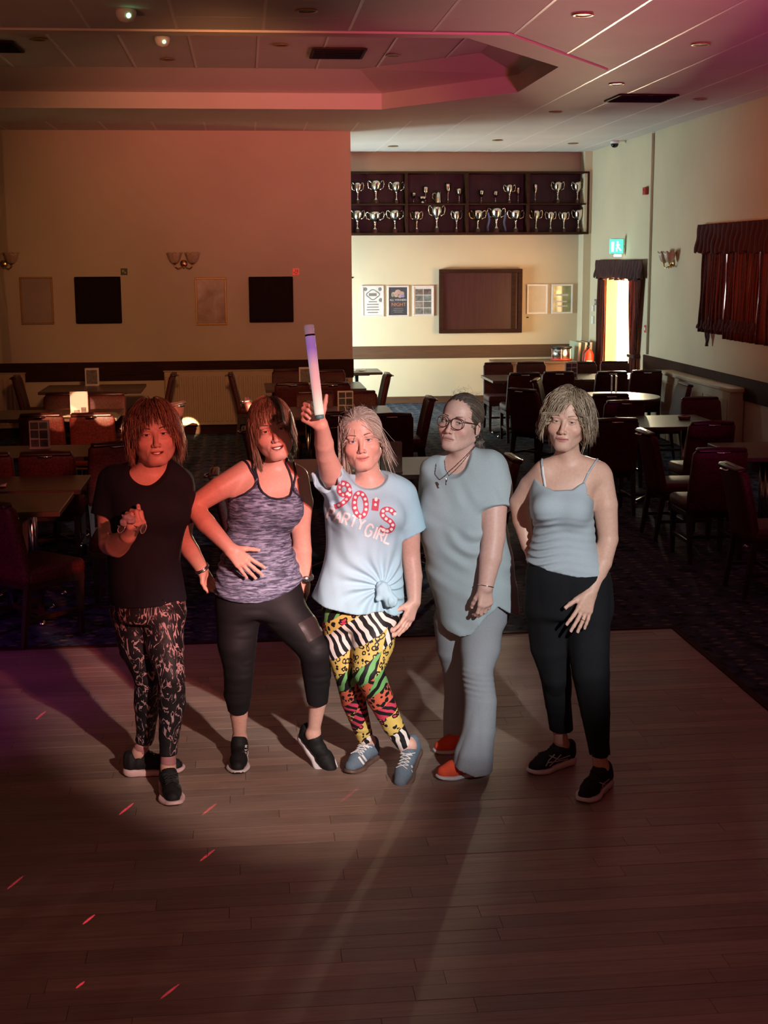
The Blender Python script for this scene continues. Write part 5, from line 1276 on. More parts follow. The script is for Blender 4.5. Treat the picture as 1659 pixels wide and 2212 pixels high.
# ---------------------------------------------------------------- shoes
def shoe(par, base, pos, yaw, mats, pitch=0.0, L=0.262, style='run', roll=0.0, extra=None, name='shoe'):
    """pos: world point under the ball of the foot; yaw: toe direction angle in the floor plane; pitch lifts the heel."""
    k = L/0.262
    Rw = np.array(Matrix.Rotation(yaw, 3, 'Z') @ Matrix.Rotation(roll, 3, 'Y') @ Matrix.Rotation(-pitch, 3, 'X'))
    # local: +y toe, z up, origin under the ball
    up = [cone((0, -0.135, 0.052), (0, -0.06, 0.056), 0.034, 0.034, 0.02), cone((0, -0.06, 0.056), (0, 0.015, 0.040), 0.034, 0.037, 0.02), cone((0, 0.015, 0.040), (0.002, 0.060, 0.030), 0.037, 0.030, 0.02),
          cone((0, -0.135, 0.05), (0, -0.142, 0.085), 0.032, 0.030, 0.02), cone((0, -0.10, 0.06), (0, -0.085, 0.090), 0.036, 0.034, 0.02)]
    if style == 'sock': up.append(cone((0, -0.09, 0.08), (0, -0.075, 0.100), 0.034, 0.032, 0.02))
    up.append(cone((0, -0.100, 0.075), (0, -0.105, 0.16), 0.029, 0.034, 0.006, 's'))
    def um(P, d):
        d = np.maximum(d, 0.016-P[:, 2])
        if style == 'run': d = d+0.0012*np.sin(P[:, 1]*170+6*np.abs(P[:, 0])*20)*(P[:, 1] < 0.04)
        return d
    P, F = sdf_mesh(up, [um], 0.0044)
    org = np.array(pos)-Rw@A3(0, 0, 0)
    T = lambda Q: (Q*k)@Rw.T+org
    sh = np_mesh(name, T(P), F, mats[0], par, base)
    out2 = [cone((0.0, -0.135, 0), (0.002, -0.06, 0), 0.0345, 0.031, 0.03), cone((0.002, -0.06, 0), (0.003, 0.02, 0), 0.031, 0.0435, 0.03), cone((0.003, 0.02, 0), (0.0, 0.066, 0), 0.0435, 0.031, 0.03)]
    hh = {'run': (0.036, 0.022), 'court': (0.024, 0.020), 'sock': (0.028, 0.018)}[style]
    box = Prim(lambda P: np.abs(P[:, 2]-0.018)-0.02, (-0.06, -0.18, -0.005), (0.06, 0.11, 0.045), 0.001)
    def smf(P):
        Q = P.copy(); Q[:, 2] = 0; d = evaluate(out2, Q)+0.09*0
        top = hh[0]+(hh[1]-hh[0])*np.clip((P[:, 1]+0.13)/0.15, 0, 1)
        toe = 0.012*np.clip((P[:, 1]-0.04)/0.06, 0, 1)**2
        heel = 0.008*np.clip((-0.135-P[:, 1])/0.04, 0, 1)**2 if style == 'run' else 0
        fl = 0.003*np.sin(np.clip(P[:, 2]/top, 0, 1)*math.pi)
        return smax(d-fl-(0.004 if style == 'run' else 0.002), np.maximum(P[:, 2]-top-toe*0.5, toe+heel-P[:, 2]), 0.007)
    P, F = sdf_mesh([Prim(smf, (-0.055, -0.178, -0.002), (0.055, 0.105, 0.045), 0.001)], [], 0.0046)
    np_mesh('sole', T(P), F, mats[1], sh, base)
    if len(mats) > 2:                     # outsole
        def osf(P):
            Q = P.copy(); Q[:, 2] = 0; d = evaluate(out2, Q)
            toe = 0.012*np.clip((P[:, 1]-0.04)/0.06, 0, 1)**2; heel = 0.008*np.clip((-0.135-P[:, 1])/0.04, 0, 1)**2 if style == 'run' else 0
            return smax(d-0.004, np.abs(P[:, 2]-toe-heel-0.0035)-0.0045, 0.002)
        P, F = sdf_mesh([Prim(osf, (-0.055, -0.178, -0.004), (0.055, 0.105, 0.03), 0.001)], [], 0.0055)
        np_mesh('outsole', T(P), F, mats[2], sh, base)
    if style != 'sock' and len(mats) > 3:
        paths = []
        for i in range(5):
            yy = 0.018-0.019*i; zt = 0.0735+0.004*i
            for sg in (-1, 1): paths.append((T(snap(up[:5], np.array([(sg*-0.020, yy, zt-0.008), (sg*-0.008, yy-0.005, zt), (sg*0.008, yy-0.013, zt+0.002), (sg*0.020, yy-0.019, zt-0.006)]), 0.0025)), 0.0024*k))
        bow = A3(0, -0.070, 0.094)
        for sg in (-1, 1):
            paths.append((T(np.array([bow, bow+A3(sg*0.014, 0.012, 0.010), bow+A3(sg*0.030, 0.016, -0.006), bow+A3(sg*0.018, 0.006, -0.008), bow])), 0.0022*k))
            paths.append((T(np.array([bow, bow+A3(sg*0.010, 0.022, 0.0), bow+A3(sg*0.020, 0.040, -0.016)])), 0.0020*k))
        tubes('laces', paths, mats[3], sh, base, 5)
    ank = T(np.array([[0, -0.100, 0.10], [0, -0.10, 0.045], [0, 0.02, 0.035]]))
    return sh, ank
def foot_prims(ank, r=0.030): return [cone(ank[0], ank[1], r, 0.026, 0.02), cone(ank[1], ank[2], 0.026, 0.022, 0.02)]

# ---------------------------------------------------------------- print laid on a finished cloth surface
from mathutils.bvhtree import BVHTree
def bvh_of(o):
    me = o.data; n = len(me.vertices); V = np.zeros(n*3, np.float32); me.vertices.foreach_get('co', V); V = V.reshape(-1, 3)+np.array(o.parent.location if o.parent.parent is None else o.parent.parent.location)
    return BVHTree.FromPolygons([tuple(v) for v in V], [tuple(p.vertices) for p in me.polygons])
def hit(bv, u, v, off):
    d = FW+RT*(u-CX)/F_PX-UP*(v-CY)/F_PX; d = d/np.linalg.norm(d)
    h = bv.ray_cast(Vector(CAMP), Vector(d))
    return None if h[0] is None else np.array(h[0])+np.array(h[1])*off
def resample(pts, step):
    pts = np.array(pts, float); sg = np.linalg.norm(np.diff(pts, axis=0), axis=1); cs = np.r_[0, np.cumsum(sg)]
    t = np.linspace(0, cs[-1], max(2, int(cs[-1]/step)+1)); return np.stack([np.interp(t, cs, pts[:, i]) for i in range(2)], 1)
def curve2(pts, n=40):           # smooth closed/open curve through points
    pts = np.array(pts, float); m_ = np.gradient(pts, axis=0); out = []
    for i in range(len(pts)-1):
        for t in np.linspace(0, 1, 8, endpoint=False): out.append((2*t**3-3*t**2+1)*pts[i]+(t**3-2*t**2+t)*m_[i]+(-2*t**3+3*t**2)*pts[i+1]+(t**3-t**2)*m_[i+1])
    out.append(pts[-1]); return np.array(out)
def decal_strokes(name, bv, strokes, width, m_, par, base, off=0.0016, step=1.6):
    V, F = [], []
    for st in strokes:
        p = resample(st, step); t = np.gradient(p, axis=0); t /= np.maximum(np.linalg.norm(t, axis=1), 1e-6)[:, None]; nn = np.stack([-t[:, 1], t[:, 0]], 1)
        prev = None
        for q, n_ in zip(p, nn):
            row = [hit(bv, *(q+n_*width/2*a), off) for a in (-1, -0.33, 0.33, 1)]
            if any(r is None for r in row): prev = None; continue
            i = len(V); V += row
            if prev is not None and max(np.linalg.norm(V[prev+k]-row[k]) for k in range(4)) < 0.03:
                F += [[prev+k, prev+k+1, i+k+1, i+k] for k in range(3)]
            prev = i
    if F: return np_mesh(name, np.array(V), np.array(F), m_, par, base)
def decal_dots(name, bv, dots, m_, par, base, off=0.0026):
    V, F = [], []
    for (u, v, r) in dots:
        c = hit(bv, u, v, off)
        if c is None: continue
        ring_ = [hit(bv, u+r*math.cos(a), v+r*math.sin(a), off) for a in np.arange(10)*0.6283]
        if any(x is None for x in ring_): continue
        i = len(V); V += [c]+ring_
        F += [[i, i+1+k, i+1+(k+1) % 10, i+1+(k+1) % 10] for k in range(10)]
    if F:
        F = [f[:3] for f in F]; return np_mesh(name, np.array(V), np.array(F), m_, par, base)

# ================================================================ PEOPLE
def px_rows(rows, Y0, yaw=0.0, shrink=0.0):
    out = []
    for (v, ul, ur, b, dy) in rows:
        l = at_y(ul, v, Y0+dy); r = at_y(ur, v, Y0+dy); w_ = abs(r[0]-l[0])/2
        a = math.sqrt(max(w_*w_-(b*math.sin(yaw))**2, (0.5*w_)**2))/math.cos(yaw)
        out.append(((l[2]+r[2])/2, (l[0]+r[0])/2, Y0+dy, a-shrink, b-shrink))
    return out
class Body:
    def __init__(s, label, Y0, base, cat='person'):
        s.Y0 = Y0; s.base = np.array(base, float); s.root = empty('person', base); tag(s.root, label, cat); s.pr = []; s.fine = []; s.tips = []
    def W(s, u, v, dy=0.0): return at_y(u, v, s.Y0+dy)
    def sc(s, dy=0.0): return (s.Y0+dy+0.2)/F_PX
    def limb(s, pts, k=0.02, shrink=0.0):       # (u, v, radius px, dy)
        q = [(s.W(u, v, dy), r*s.sc(dy)-shrink) for (u, v, r, dy) in pts]; return chain(q, k), q
    def set_head(s, eu, ev, dy, size, turn, pitch, roll, o):
        E_ = s.W(eu, ev, dy); al = -math.degrees(math.atan2(E_[0], E_[1]))-turn
        s.R = Rm(al, -pitch, -roll); s.hs = size; s.cen = E_-s.R@A3(0, -0.086*size, 0); s.ho = o
        s.hp = head_prims(s.cen, s.R, size, o); s.pr.append(s.hp)
        s.fine.append((s.cen-0.12*size, s.cen+0.125*size))
    def hl(s, *q): return s.R@(A3(*q)*s.hs)+s.cen
    def neck(s, base_pt, r0=0.052, r1=0.045): 
        s.pr.append(cone(s.hl(0, 0.028, -0.055), np.array(base_pt), r1*s.hs, r0, 0.022))
        s.pr.append(cone(s.hl(0, -0.012, -0.085), np.array(base_pt)+A3(0, -0.03, -0.01), 0.026, 0.03, 0.022))
    def add_hand(s, *a, **k):
        p, t = hand(*a, **k); s.pr += p; s.tips += t
        lo = np.min([q.lo for q in p], axis=0); hi = np.max([q.hi for q in p], axis=0); s.fine.append((lo, hi))
    def finish(s, tone, blush=0.5, lip=(0.5, 0.16, 0.14), hc=0.0078):
        P, F = sdf_mesh(s.pr, [], hc, [0.0025]+[0.0031]*9, s.fine)
        c = skin_colors(P, s.cen, s.R, s.hs, tone, blush, lip, s.ho)
        s.body = np_mesh('body', P, F, M_SKIN, s.root, s.base, c)
        face_parts(s.root, s.base, s.cen, s.R, s.hs, s.ho, [s.hp]); nails(s.tips, M_NAIL, s.root, s.base)
    def cloth(s, name, prims, m_, mods=(), h=0.0048, par=None):
        P, F = sdf_mesh(prims, mods, h*1.12); return np_mesh(name, P, F, m_, par or s.root, s.base)
    def tube(s, name, paths, m_, par=None, n=6): return tubes(name, paths, m_, par or s.root, s.base, n)
def unit(v): v = np.array(v, float); return v/np.linalg.norm(v)
def hem_cut(fz):                 # keep cloth above the hem height fz(P)
    return lambda P, d: smax(d, fz(P)-P[:, 2], 0.004)
def lin(x, pts): xs, zs = zip(*sorted(pts)); return np.interp(x, xs, zs)
def hollow(fn, fz, t=0.006, up=0.07):  # open the cloth from below so that it hangs as a sleeve around the body
    return lambda P, d: np.maximum(d, -np.maximum(fn(P)+t, P[:, 2]-fz(P)-up))
def folds(amp, fx, fy, fz, seed=0.0, mask=None):
    def f(P, d):
        n_ = vnoise(np.stack([P[:, 0]*fx+seed, P[:, 1]*fy+seed*1.7, P[:, 2]*fz+seed*0.3], 1))
        a = amp if mask is None else amp*mask(P)
        return d+a*(np.abs(n_)*-1.6+0.5)
    return f
def m_knit(name, c, var=0.10, sc=320, rough=0.85):
    mt, t = nodemat(name, rough, 0.25); v = t.coord('Object'); n_ = t.noise(v, sc, 2); m2 = t.noise(v, 6, 3)
    cc = t.ramp(n_, [(0.25, tuple(x*(1-var) for x in c[:3])+(1,)), (0.75, tuple(min(1, x*(1+var)) for x in c[:3])+(1,))])
    t.color(t.mix(0.35, cc, t.ramp(m2, [(0.3, (0.85, 0.85, 0.85, 1)), (0.7, (1.08, 1.08, 1.08, 1))]), 'MULTIPLY')); t.bump(n_, 0.15, 0.002); return mt
M_BLACKKNIT = m_knit('black_cotton', (0.0065, 0.0065, 0.008, 1), 0.3); M_LEGGING = m_knit('black_stretch_fabric', (0.009, 0.008, 0.009, 1), 0.2, 400, 0.65)
M_SHOEBLK = m_knit('black_mesh_shoe', (0.010, 0.009, 0.009, 1), 0.4, 260, 0.7); M_SOLEW = mat('white_foam_sole', (0.62, 0.56, 0.55, 1), 0.6, 0, 0.05, 30)
M_RUB = mat('black_rubber', (0.015, 0.014, 0.013, 1), 0.7); M_LACEB = mat('black_lace', (0.012, 0.012, 0.012, 1), 0.8)
M_STEEL = mat('silver_jewellery', (0.75, 0.74, 0.72, 1), 0.2, 1.0, 0.05, 60)
def toe_dir(a, b): a, b = np.array(a), np.array(b); return math.atan2(-(b-a)[0], (b-a)[1])

# ---------------------------------------------------------------- 3: woman in the light blue shirt
def person_blue():
    B = Body('smiling woman in a light blue printed shirt raising a glowing stick', 5.72, (0.50, 5.70, 0)); Y0 = B.Y0; W = B.W; s = B.sc()
    T = px_rows([(1026, 770, 832, 0.055, 0.02), (1042, 742, 868, 0.075, 0.02), (1072, 716, 880, 0.095, 0.02), (1112, 714, 868, 0.105, 0.0), (1160, 720, 858, 0.098, 0), (1210, 716, 856, 0.098, 0), (1265, 705, 860, 0.112, 0), (1310, 700, 862, 0.120, 0.01), (1350, 704, 860, 0.115, 0.02)], Y0, 0, 0.010)
    B.pr.append(loft(T, 0, 0, 0.03))
    bust = [ell(W(762, 1108, -0.085), (0.062, 0.058, 0.062), k=0.05), ell(W(832, 1112, -0.085), (0.062, 0.058, 0.062), k=0.05)]
    B.pr += bust
    o = dict(smile=7.5, eye=0.0037, iris=(0.10, 0.18, 0.26, 1), iris_name='blue', brow_m=mat('light_brown_brow', (0.16, 0.09, 0.06, 1), 0.8), fold=1.0, jaw=1.04)
    B.set_head(779, 952, -0.09, 1.06, 3, 4, 7, o); B.neck(W(797, 1035, 0.03), 0.055)
    # raised arm
    ra, q = B.limb([(735, 1058, 27, 0.0), (716, 1022, 26, -0.10), (703, 982, 20, -0.20), (700, 958, 20, -0.25), (694, 918, 14.5, -0.34)], 0.03); B.pr += ra
    wr = q[-1][0]; hp_ = at_y(688, 875, Y0-0.435)
    B.add_hand(wr, (-0.70, 0.35, 0.55), (0.40, -0.85, 0.25), 1, [(1.15, 1.25, 0.8), (1.2, 1.3, 0.8), (1.25, 1.3, 0.8), (1.3, 1.3, 0.8)], 0.98, 0.0, 0.25, (0.35, 0.9, 0.35))
    # lowered arm, hand on the thigh
    la, q2 = B.limb([(874, 1066, 27, 0.01), (884, 1130, 24, 0.02), (887, 1200, 20.5, 0.03), (893, 1245, 19.5, 0.0), (895, 1300, 14, -0.05)], 0.03); B.pr += la
    w2 = q2[-1][0]; B.add_hand(w2, W(868, 1365, -0.10)-w2, (-0.75, 0.65, -0.1), -1, [(0.15, 0.2, 0.15), (0.12, 0.2, 0.15), (0.12, 0.22, 0.15), (0.15, 0.25, 0.2)], 0.95, 0.05, 0.25, (0.75, 0.6, 0.3))
    # legs
    lg, ql = B.limb([(738, 1325, 40, 0.02), (736, 1390, 36, 0.02), (750, 1452, 28, 0.0), (764, 1515, 26, 0.08), (788, 1592, 17.0, 0.15)], 0.03, 0.004)
    rg, qr = B.limb([(810, 1325, 48, -0.02), (806, 1388, 45, -0.06), (795, 1450, 33, -0.11), (822, 1510, 27.5, -0.05), (848, 1565, 22, -0.03), (877, 1612, 17.5, -0.02)], 0.03, 0.004)
    B.pr += lg+rg
    suede = m_knit('grey_blue_suede', (0.12, 0.165, 0.21, 1), 0.15, 200); gum = mat('brown_gum_sole', (0.11, 0.065, 0.05, 1), 0.55); lw = mat('white_lace', (0.68, 0.64, 0.60, 1), 0.7)
    a_, b_ = at_z(803, 1640, 0.0), at_z(748, 1676, 0.0); yw = toe_dir(a_, b_)
    s1, ank1 = shoe(B.root, B.base, b_+0.105*unit(a_-b_), yw, [suede, gum, gum, lw], 0, 0.25, 'court'); B.pr += foot_prims(ank1)+[cone(ql[-1][0], ank1[0], ql[-1][1], 0.031, 0.02)]
    t_ = at_z(872, 1698, 0.0); s2, ank2 = shoe(B.root, B.base, t_+A3(0.02, 0.085, 0.012), toe_dir((0.085, 0.16), (0, 0)), [suede, gum, gum, lw], 0.50, 0.25, 'court'); B.pr += foot_prims(ank2)+[cone(qr[-1][0], ank2[0], qr[-1][1], 0.031, 0.02)]
    B.finish((0.66, 0.39, 0.31), 0.75, (0.52, 0.19, 0.16))
    # leggings
    lgp = [loft(px_rows([(1255, 712, 860, 0.108, 0), (1310, 700, 862, 0.122, 0.01), (1352, 704, 860, 0.117, 0.02)], Y0), 0, 0, 0.03)]
    lgp += chain([(p, r+0.006) for p, r in ql], 0.03)+chain([(p, r+0.006) for p, r in qr], 0.03)
    end1, end2 = ql[-1][0], qr[-1][0]
    def lcut(P, d): return np.maximum(d, np.where(np.linalg.norm(P-end2, axis=1) < 0.12, (P-end2)@unit(qr[-1][0]-qr[-2][0])-0.012, np.where(np.linalg.norm(P-end1, axis=1) < 0.12, (P-end1)@unit(ql[-1][0]-ql[-2][0])-0.018, -1)))
    mt, t = nodemat('animal_patchwork_leggings', 0.6, 0.3)
    v = t.coord('Object'); sx, sy, sz = t.sep(v)[0], t.sep(v)[1], t.sep(v)[2]
    wob = t.math('MULTIPLY', t.math('SUBTRACT', t.noise(v, 5, 2), 0.5), 0.10)
    dg = t.math('ADD', t.math('ADD', t.math('MULTIPLY', sz, 1.0), t.math('MULTIPLY', sx, -0.75)), wob)
    dg = t.math('ADD', dg, t.math('MULTIPLY', t.math('LESS_THAN', t.math('ADD', sx, t.math('MULTIPLY', t.math('SUBTRACT', sz, 0.45), -0.30)), -0.005), -0.085))
    BK = (0.010, 0.009, 0.010, 1)
    def zebra(c, scale, rot, dist=5.0): return t.ramp(t.wave(t.coord('Object', (1, 1, 1), rot), scale, dist, 1.3, 'X', 1.5), [(0.0, BK), (0.46, BK), (0.52, c)], True)
    def leo(c, spot_, sc_):
        vn = t.mix(0.06, v, None or t.new('ShaderNodeTexNoise').outputs['Color'])
        f = t.voro(vn, sc_, 'F1', 0.9); e = t.noise(v, 95, 2, 0.5)
        ring_ = t.math('ADD', f, t.math('MULTIPLY', t.math('SUBTRACT', e, 0.5), 0.22))
        return t.ramp(ring_, [(0.0, spot_), (0.26, BK), (0.46, c)], True)
    yel = (0.62, 0.45, 0.12, 1); grn = (0.16, 0.40, 0.13, 1); wht = (0.72, 0.66, 0.60, 1); pink = (0.55, 0.05, 0.09, 1); org = (0.62, 0.13, 0.07, 1)
    Zw = zebra(wht, 9, (0.1, 0.5, 0.2)); Zg = zebra(grn, 8, (0.2, -0.5, 0.1)); Ly = leo(yel, yel, 44); Lp = leo(org, BK, 46); Lr = leo(yel, pink, 36); Zp = zebra(pink, 9, (0, 1.3, 0))
    seq = [(0.0, Zw), (0.14, Lr), (0.235, Zp), (0.31, Lp), (0.40, Zg), (0.485, Ly), (0.575, Zw), (0.715, Lr), (0.765, Zg), (0.83, Ly)]
    c = seq[0][1]
    for z_, cc in seq[1:]: c = t.mix(t.math('GREATER_THAN', dg, z_), c, cc)
    t.color(c)
    B.cloth('leggings', lgp, mt, [lcut, folds(0.004, 9, 9, 40, 3.0, lambda P: np.clip(1-np.abs(P[:, 2]-0.16)/0.10, 0.12, 1))], 0.0042)
    # shirt
    S = px_rows([(1018, 762, 842, 0.06, 0.02), (1034, 738, 872, 0.08, 0.02), (1056, 716, 888, 0.100, 0.02), (1085, 700, 884, 0.112, 0.01), (1120, 702, 874, 0.118, 0), (1190, 703, 868, 0.118, -0.005), (1250, 688, 870, 0.130, -0.005), (1290, 672, 872, 0.138, 0), (1330, 664, 876, 0.140, 0.0)], Y0)
    sl = loft(S, 0, 0, 0.03)
    e1 = at_y(706, 1030, Y0-0.125); e0 = at_y(738, 1062, Y0+0.0)
    f0, f1 = W(868, 1072, 0.01), W(889, 1148, 0.02)
    sp = [sl]+[ell(b.lo*0.5+b.hi*0.5, (0.070, 0.064, 0.070), k=0.06) for b in bust]
    sp += [cone(e0, e1, 0.072, 0.070, 0.03, cut=0.0), cone(f0, f1, 0.068, 0.066, 0.03, cut=0.0)]
    sp += [cone(e0+(e1-e0)*0.7, e1+(e1-e0)*0.6, 0.053, 0.058, 0.004, 's'), cone(f0+(f1-f0)*0.7, f1+(f1-f0)*0.5, 0.050, 0.055, 0.004, 's')]
    nk = W(797, 1032, -0.03); sp.append(ell(nk+A3(0, 0, 0.03), (0.088, 0.12, 0.062), Rm(0, 25, 0), 0.004, 's'))
    xs = [W(u, 1300)[0] for u in (665, 700, 770, 815, 845, 868, 880)]; zs = [W(u_, v_)[2] for u_, v_ in ((665, 1287), (700, 1300), (770, 1313), (812, 1306), (840, 1318), (868, 1316), (880, 1312))]
    fz = lambda P: np.interp(P[:, 0], xs, zs)
    knot = W(826, 1270, -0.14); kx, kz = knot[0], knot[2]
    def gather(P, d):          # folds that radiate from the knot at the hem
        dx, dz = P[:, 0]-kx, P[:, 2]-kz; r = np.sqrt(dx*dx+dz*dz)+1e-4; th = np.arctan2(dz, dx); front = np.clip((Y0-0.02-P[:, 1])/0.06, 0, 1)
        return d+front*0.0075*np.sin(th*13+3*vnoise(P*7))*np.exp(-((r-0.10)/0.10)**2)+front*0.010*np.exp(-(r/0.05)**2)*-1
    def vf(P, d):              # long vertical folds from bust to hem, and pull lines to the raised shoulder
        fr = np.clip((Y0-P[:, 1])/0.06, 0, 1); up = np.clip((P[:, 2]-1.12)/0.10, 0, 1)
        q = vnoise(np.stack([P[:, 0]*22+P[:, 2]*4, P[:, 1]*3, P[:, 2]*3.5], 1))
        return d+fr*(1-up)*0.0100*q+up*0.0048*np.sin((P[:, 0]*0.8+P[:, 2]*0.55)*170+3*vnoise(P*6))*np.clip((W(775, 1100)[0]-P[:, 0])/0.06, 0, 1)*fr
    mods = [gather, vf, hem_cut(fz), hollow(sl.fn, fz, 0.017)]
    blue = m_knit('light_blue_cotton', (0.36, 0.60, 0.70, 1), 0.05, 380)
    sh = B.cloth('shirt', sp, blue, mods, 0.0042)
    kn = B.cloth('shirt_knot', [ell(knot, (0.030, 0.022, 0.028), k=0.01), cone(knot, knot+A3(-0.02, -0.012, -0.045), 0.018, 0.013, 0.015), cone(knot, knot+A3(0.035, -0.005, -0.055), 0.020, 0.030, 0.015)], blue, [folds(0.004, 60, 60, 30, 2.0)], 0.0036, sh)
    bv = bvh_of(sh); z3 = lambda x, y: (620+x/3.351, 680+y/3.351)
    red = mat('red_marquee_print', (0.46, 0.075, 0.125, 1), 0.7, 0, 0.08, 60); wp = mat('white_print', (0.80, 0.84, 0.84, 1), 0.7, 0, 0.04, 60)
    def circ(cx, cy, rx, ry, a0=0, a1=2*math.pi, tilt=0, n_=28):
        out = []
        for a in np.linspace(a0, a1, n_):
            x, y = rx*math.cos(a), ry*math.sin(a); out.append(z3(cx+x*math.cos(tilt)-y*math.sin(tilt), cy+x*math.sin(tilt)+y*math.cos(tilt)))
        return out
    nine = [circ(412, 1262, 36, 40), [z3(*q_) for q_ in curve2([(452, 1270), (450, 1310), (420, 1350), (385, 1375), (345, 1392)])], [z3(408, 1232), z3(410, 1200)]]
    zero = [circ(530, 1376, 42, 84, tilt=-0.08)]; apo = [[z3(645, 1335), z3(636, 1418)]]
    ess = [[z3(*q_) for q_ in curve2([(778, 1440), (745, 1412), (705, 1412), (690, 1440), (712, 1472), (748, 1496), (764, 1526), (745, 1558), (705, 1560), (668, 1535)])]]
    decal_strokes('print', bv, nine+zero+ess, 11.5, red, sh, B.base); decal_strokes('print', bv, apo, 15, red, sh, B.base)
    dots = []
    for st, stp in ((nine[0], 9.5), (nine[1], 10.5), (zero[0], 10.5), (ess[0], 9.5), (apo[0], 9.0)):
        for q_ in resample(st, stp)[:-1]: dots.append((q_[0], q_[1], 3.3))
    dots.append((*z3(645, 1342), 3.3)); decal_dots('print', bv, dots, wp, sh, B.base)
    G_ = {'P': [[(0, 0), (0, 1), (.7, 1), (.8, .75), (.7, .5), (0, .5)]], 'A': [[(0, 0), (.45, 1), (.9, 0)], [(.2, .36), (.7, .36)]], 'R': [[(0, 0), (0, 1), (.7, 1), (.8, .75), (.7, .52), (0, .52)], [(.35, .52), (.8, 0)]], 'T': [[(0, 1), (.9, 1)], [(.45, 1), (.45, 0)]], 'Y': [[(0, 1), (.45, .5), (.9, 1)], [(.45, .5), (.45, 0)]],
          'G': [[(.85, .8), (.6, 1), (.25, 1), (0, .7), (0, .3), (.25, 0), (.6, 0), (.85, .2), (.85, .48), (.5, .48)]], 'I': [[(.25, 0), (.25, 1)]], 'L': [[(0, 1), (0, 0), (.75, 0)]]}
    def word(txt, x0, y0, ang, size, adv):
        st = []; ca, sa = math.cos(ang), math.sin(ang)
        for ch in txt:
            for g in G_[ch]: st.append([z3(x0+(gx*size*0.62)*ca+gy*size*sa, y0+(gx*size*0.62)*sa-gy*size*ca) for gx, gy in g])
            w_ = adv*(0.55 if ch == 'I' else 1.0); x0 += w_*ca; y0 += w_*sa
        return st
    decal_strokes('print', bv, word('PARTY', 286, 1472, 0.33, 78, 57)+word('GIRL', 556, 1592, 0.36, 88, 60), 4.4, wp, sh, B.base)
    # hair tied back, loose strands
    cols = [(0.62, 0.52, 0.44), (0.52, 0.43, 0.36), (0.70, 0.62, 0.54), (0.40, 0.31, 0.25)]
    mk = lambda x, y, z, dx, dz: [(x, y, z), (x+dx*0.25, y+0.008, z-dz*0.25), (x+dx*0.5, y+0.005, z-dz*0.5), (x+dx*0.75, y, z-dz*0.78), (x+dx, y-0.005, z-dz)]
    ex = []
    r_ = np.random.default_rng(11)
    for _ in range(70): ex.append((mk(-0.070+r_.normal()*0.007, -0.010+r_.normal()*0.015, 0.050+r_.normal()*0.02, -0.012+r_.normal()*0.012, 0.15+r_.normal()*0.03), 0.0017))
    for _ in range(46): ex.append((mk(0.074+r_.normal()*0.006, 0.010+r_.normal()*0.015, 0.010+r_.normal()*0.02, 0.035+r_.normal()*0.012, 0.12+r_.normal()*0.04), 0.0014))
    for _ in range(14): ex.append((mk(0.020+r_.normal()*0.006, -0.082, 0.088, 0.052+r_.normal()*0.003, 0.080+r_.normal()*0.006), 0.0008))
    for _ in range(40):
        a = r_.uniform(-1.3, 1.3); x, z = 0.082*math.sin(a), 0.036+0.092*math.cos(a); ex.append(([(x, 0.0, z), (x*1.05+r_.normal()*.006, 0.005, z*1.03+r_.normal()*.006), (x*1.10+r_.normal()*.012, 0.02, z*1.04+r_.normal()*.01)], 0.0007))
    hair(B.root, B.base, B.cen, B.R, B.hs, 'back', cols, 3000, lambda p, r: np.full(len(p), 0.26), np.random.default_rng(2), M_HAIRV, mat('platinum_hair_base', (0.36, 0.30, 0.25, 1), 0.5, 0, 0.25, 60), tie=(0.02, 0.10, -0.02), vol=0.010, thick=0.0012, cap_face=(0.0, -0.120, -0.030, 0.067, 0.085, 0.106), extra=ex, hp=B.hp)
    B.tube('hair_strand_wrist', [([W(703, 930, -0.40), W(708, 931, -0.405), W(711, 928, -0.40)], 0.0012)], mat('dark_hair_tie', (0.03, 0.02, 0.02, 1), 0.6)) if False else None
    # glowing stick in the raised fist
    p0, p1 = at_y(688, 880, Y0-0.395), at_y(667, 702, Y0-0.34); ax_ = unit(p1-p0); L = np.linalg.norm(p1-p0)
    gs = empty('glow_stick', Vector(p0)); tag(gs, 'glowing white and violet foam stick held up in a raised fist', 'glow stick')
    gs.rotation_euler = Vector(ax_).to_track_quat('Z', 'Y').to_euler()
    mt2, t2 = nodemat('glowing_foam', 0.6, 0.3); zc = t2.sep(t2.coord('Object'))[2]
    g_ = t2.math('DIVIDE', zc, L); cr = t2.ramp(g_, [(0.05, (0.72, 0.85, 0.74, 1)), (0.22, (0.80, 0.68, 0.66, 1)), (0.50, (0.74, 0.62, 0.74, 1)), (0.72, (0.38, 0.24, 0.85, 1)), (0.90, (0.45, 0.30, 0.72, 1))])
    t2.color(cr); t2.l.new(cr, t2.bsdf.inputs['Emission Color']); t2.bsdf.inputs['Emission Strength'].default_value = 0.40
    MB().lathe([(0.0175, -0.03), (0.0185, -0.02), (0.0190, L*0.86), (0.0185, L*0.865)], (0, 0, 0), 22).build('foam_tube', mt2, gs, True)
    MB().lathe([(0.0195, L*0.865), (0.0195, L*0.885), (0.0190, L*0.886)], (0, 0, 0), 22).build('ring', M_BLACK, gs, True)
    MB().lathe([(0.0185, L*0.886), (0.0190, L*0.89), (0.0190, L*0.985), (0.0160, L)], (0, 0, 0), 22).build('cap', mat('lilac_cap', (0.60, 0.48, 0.60, 1), 0.45, emit=(0.55, 0.40, 0.55, 1), es=0.25), gs, True)
    MB().lathe([(0.015, -0.045), (0.0178, -0.043), (0.0178, -0.030)], (0, 0, 0), 20).build('switch_end', mat('teal_plastic', (0.08, 0.28, 0.30, 1), 0.4), gs, True)
    # shoe stripes
    z7 = lambda x, y: (660+x/3.77, 1280+y/3.77)
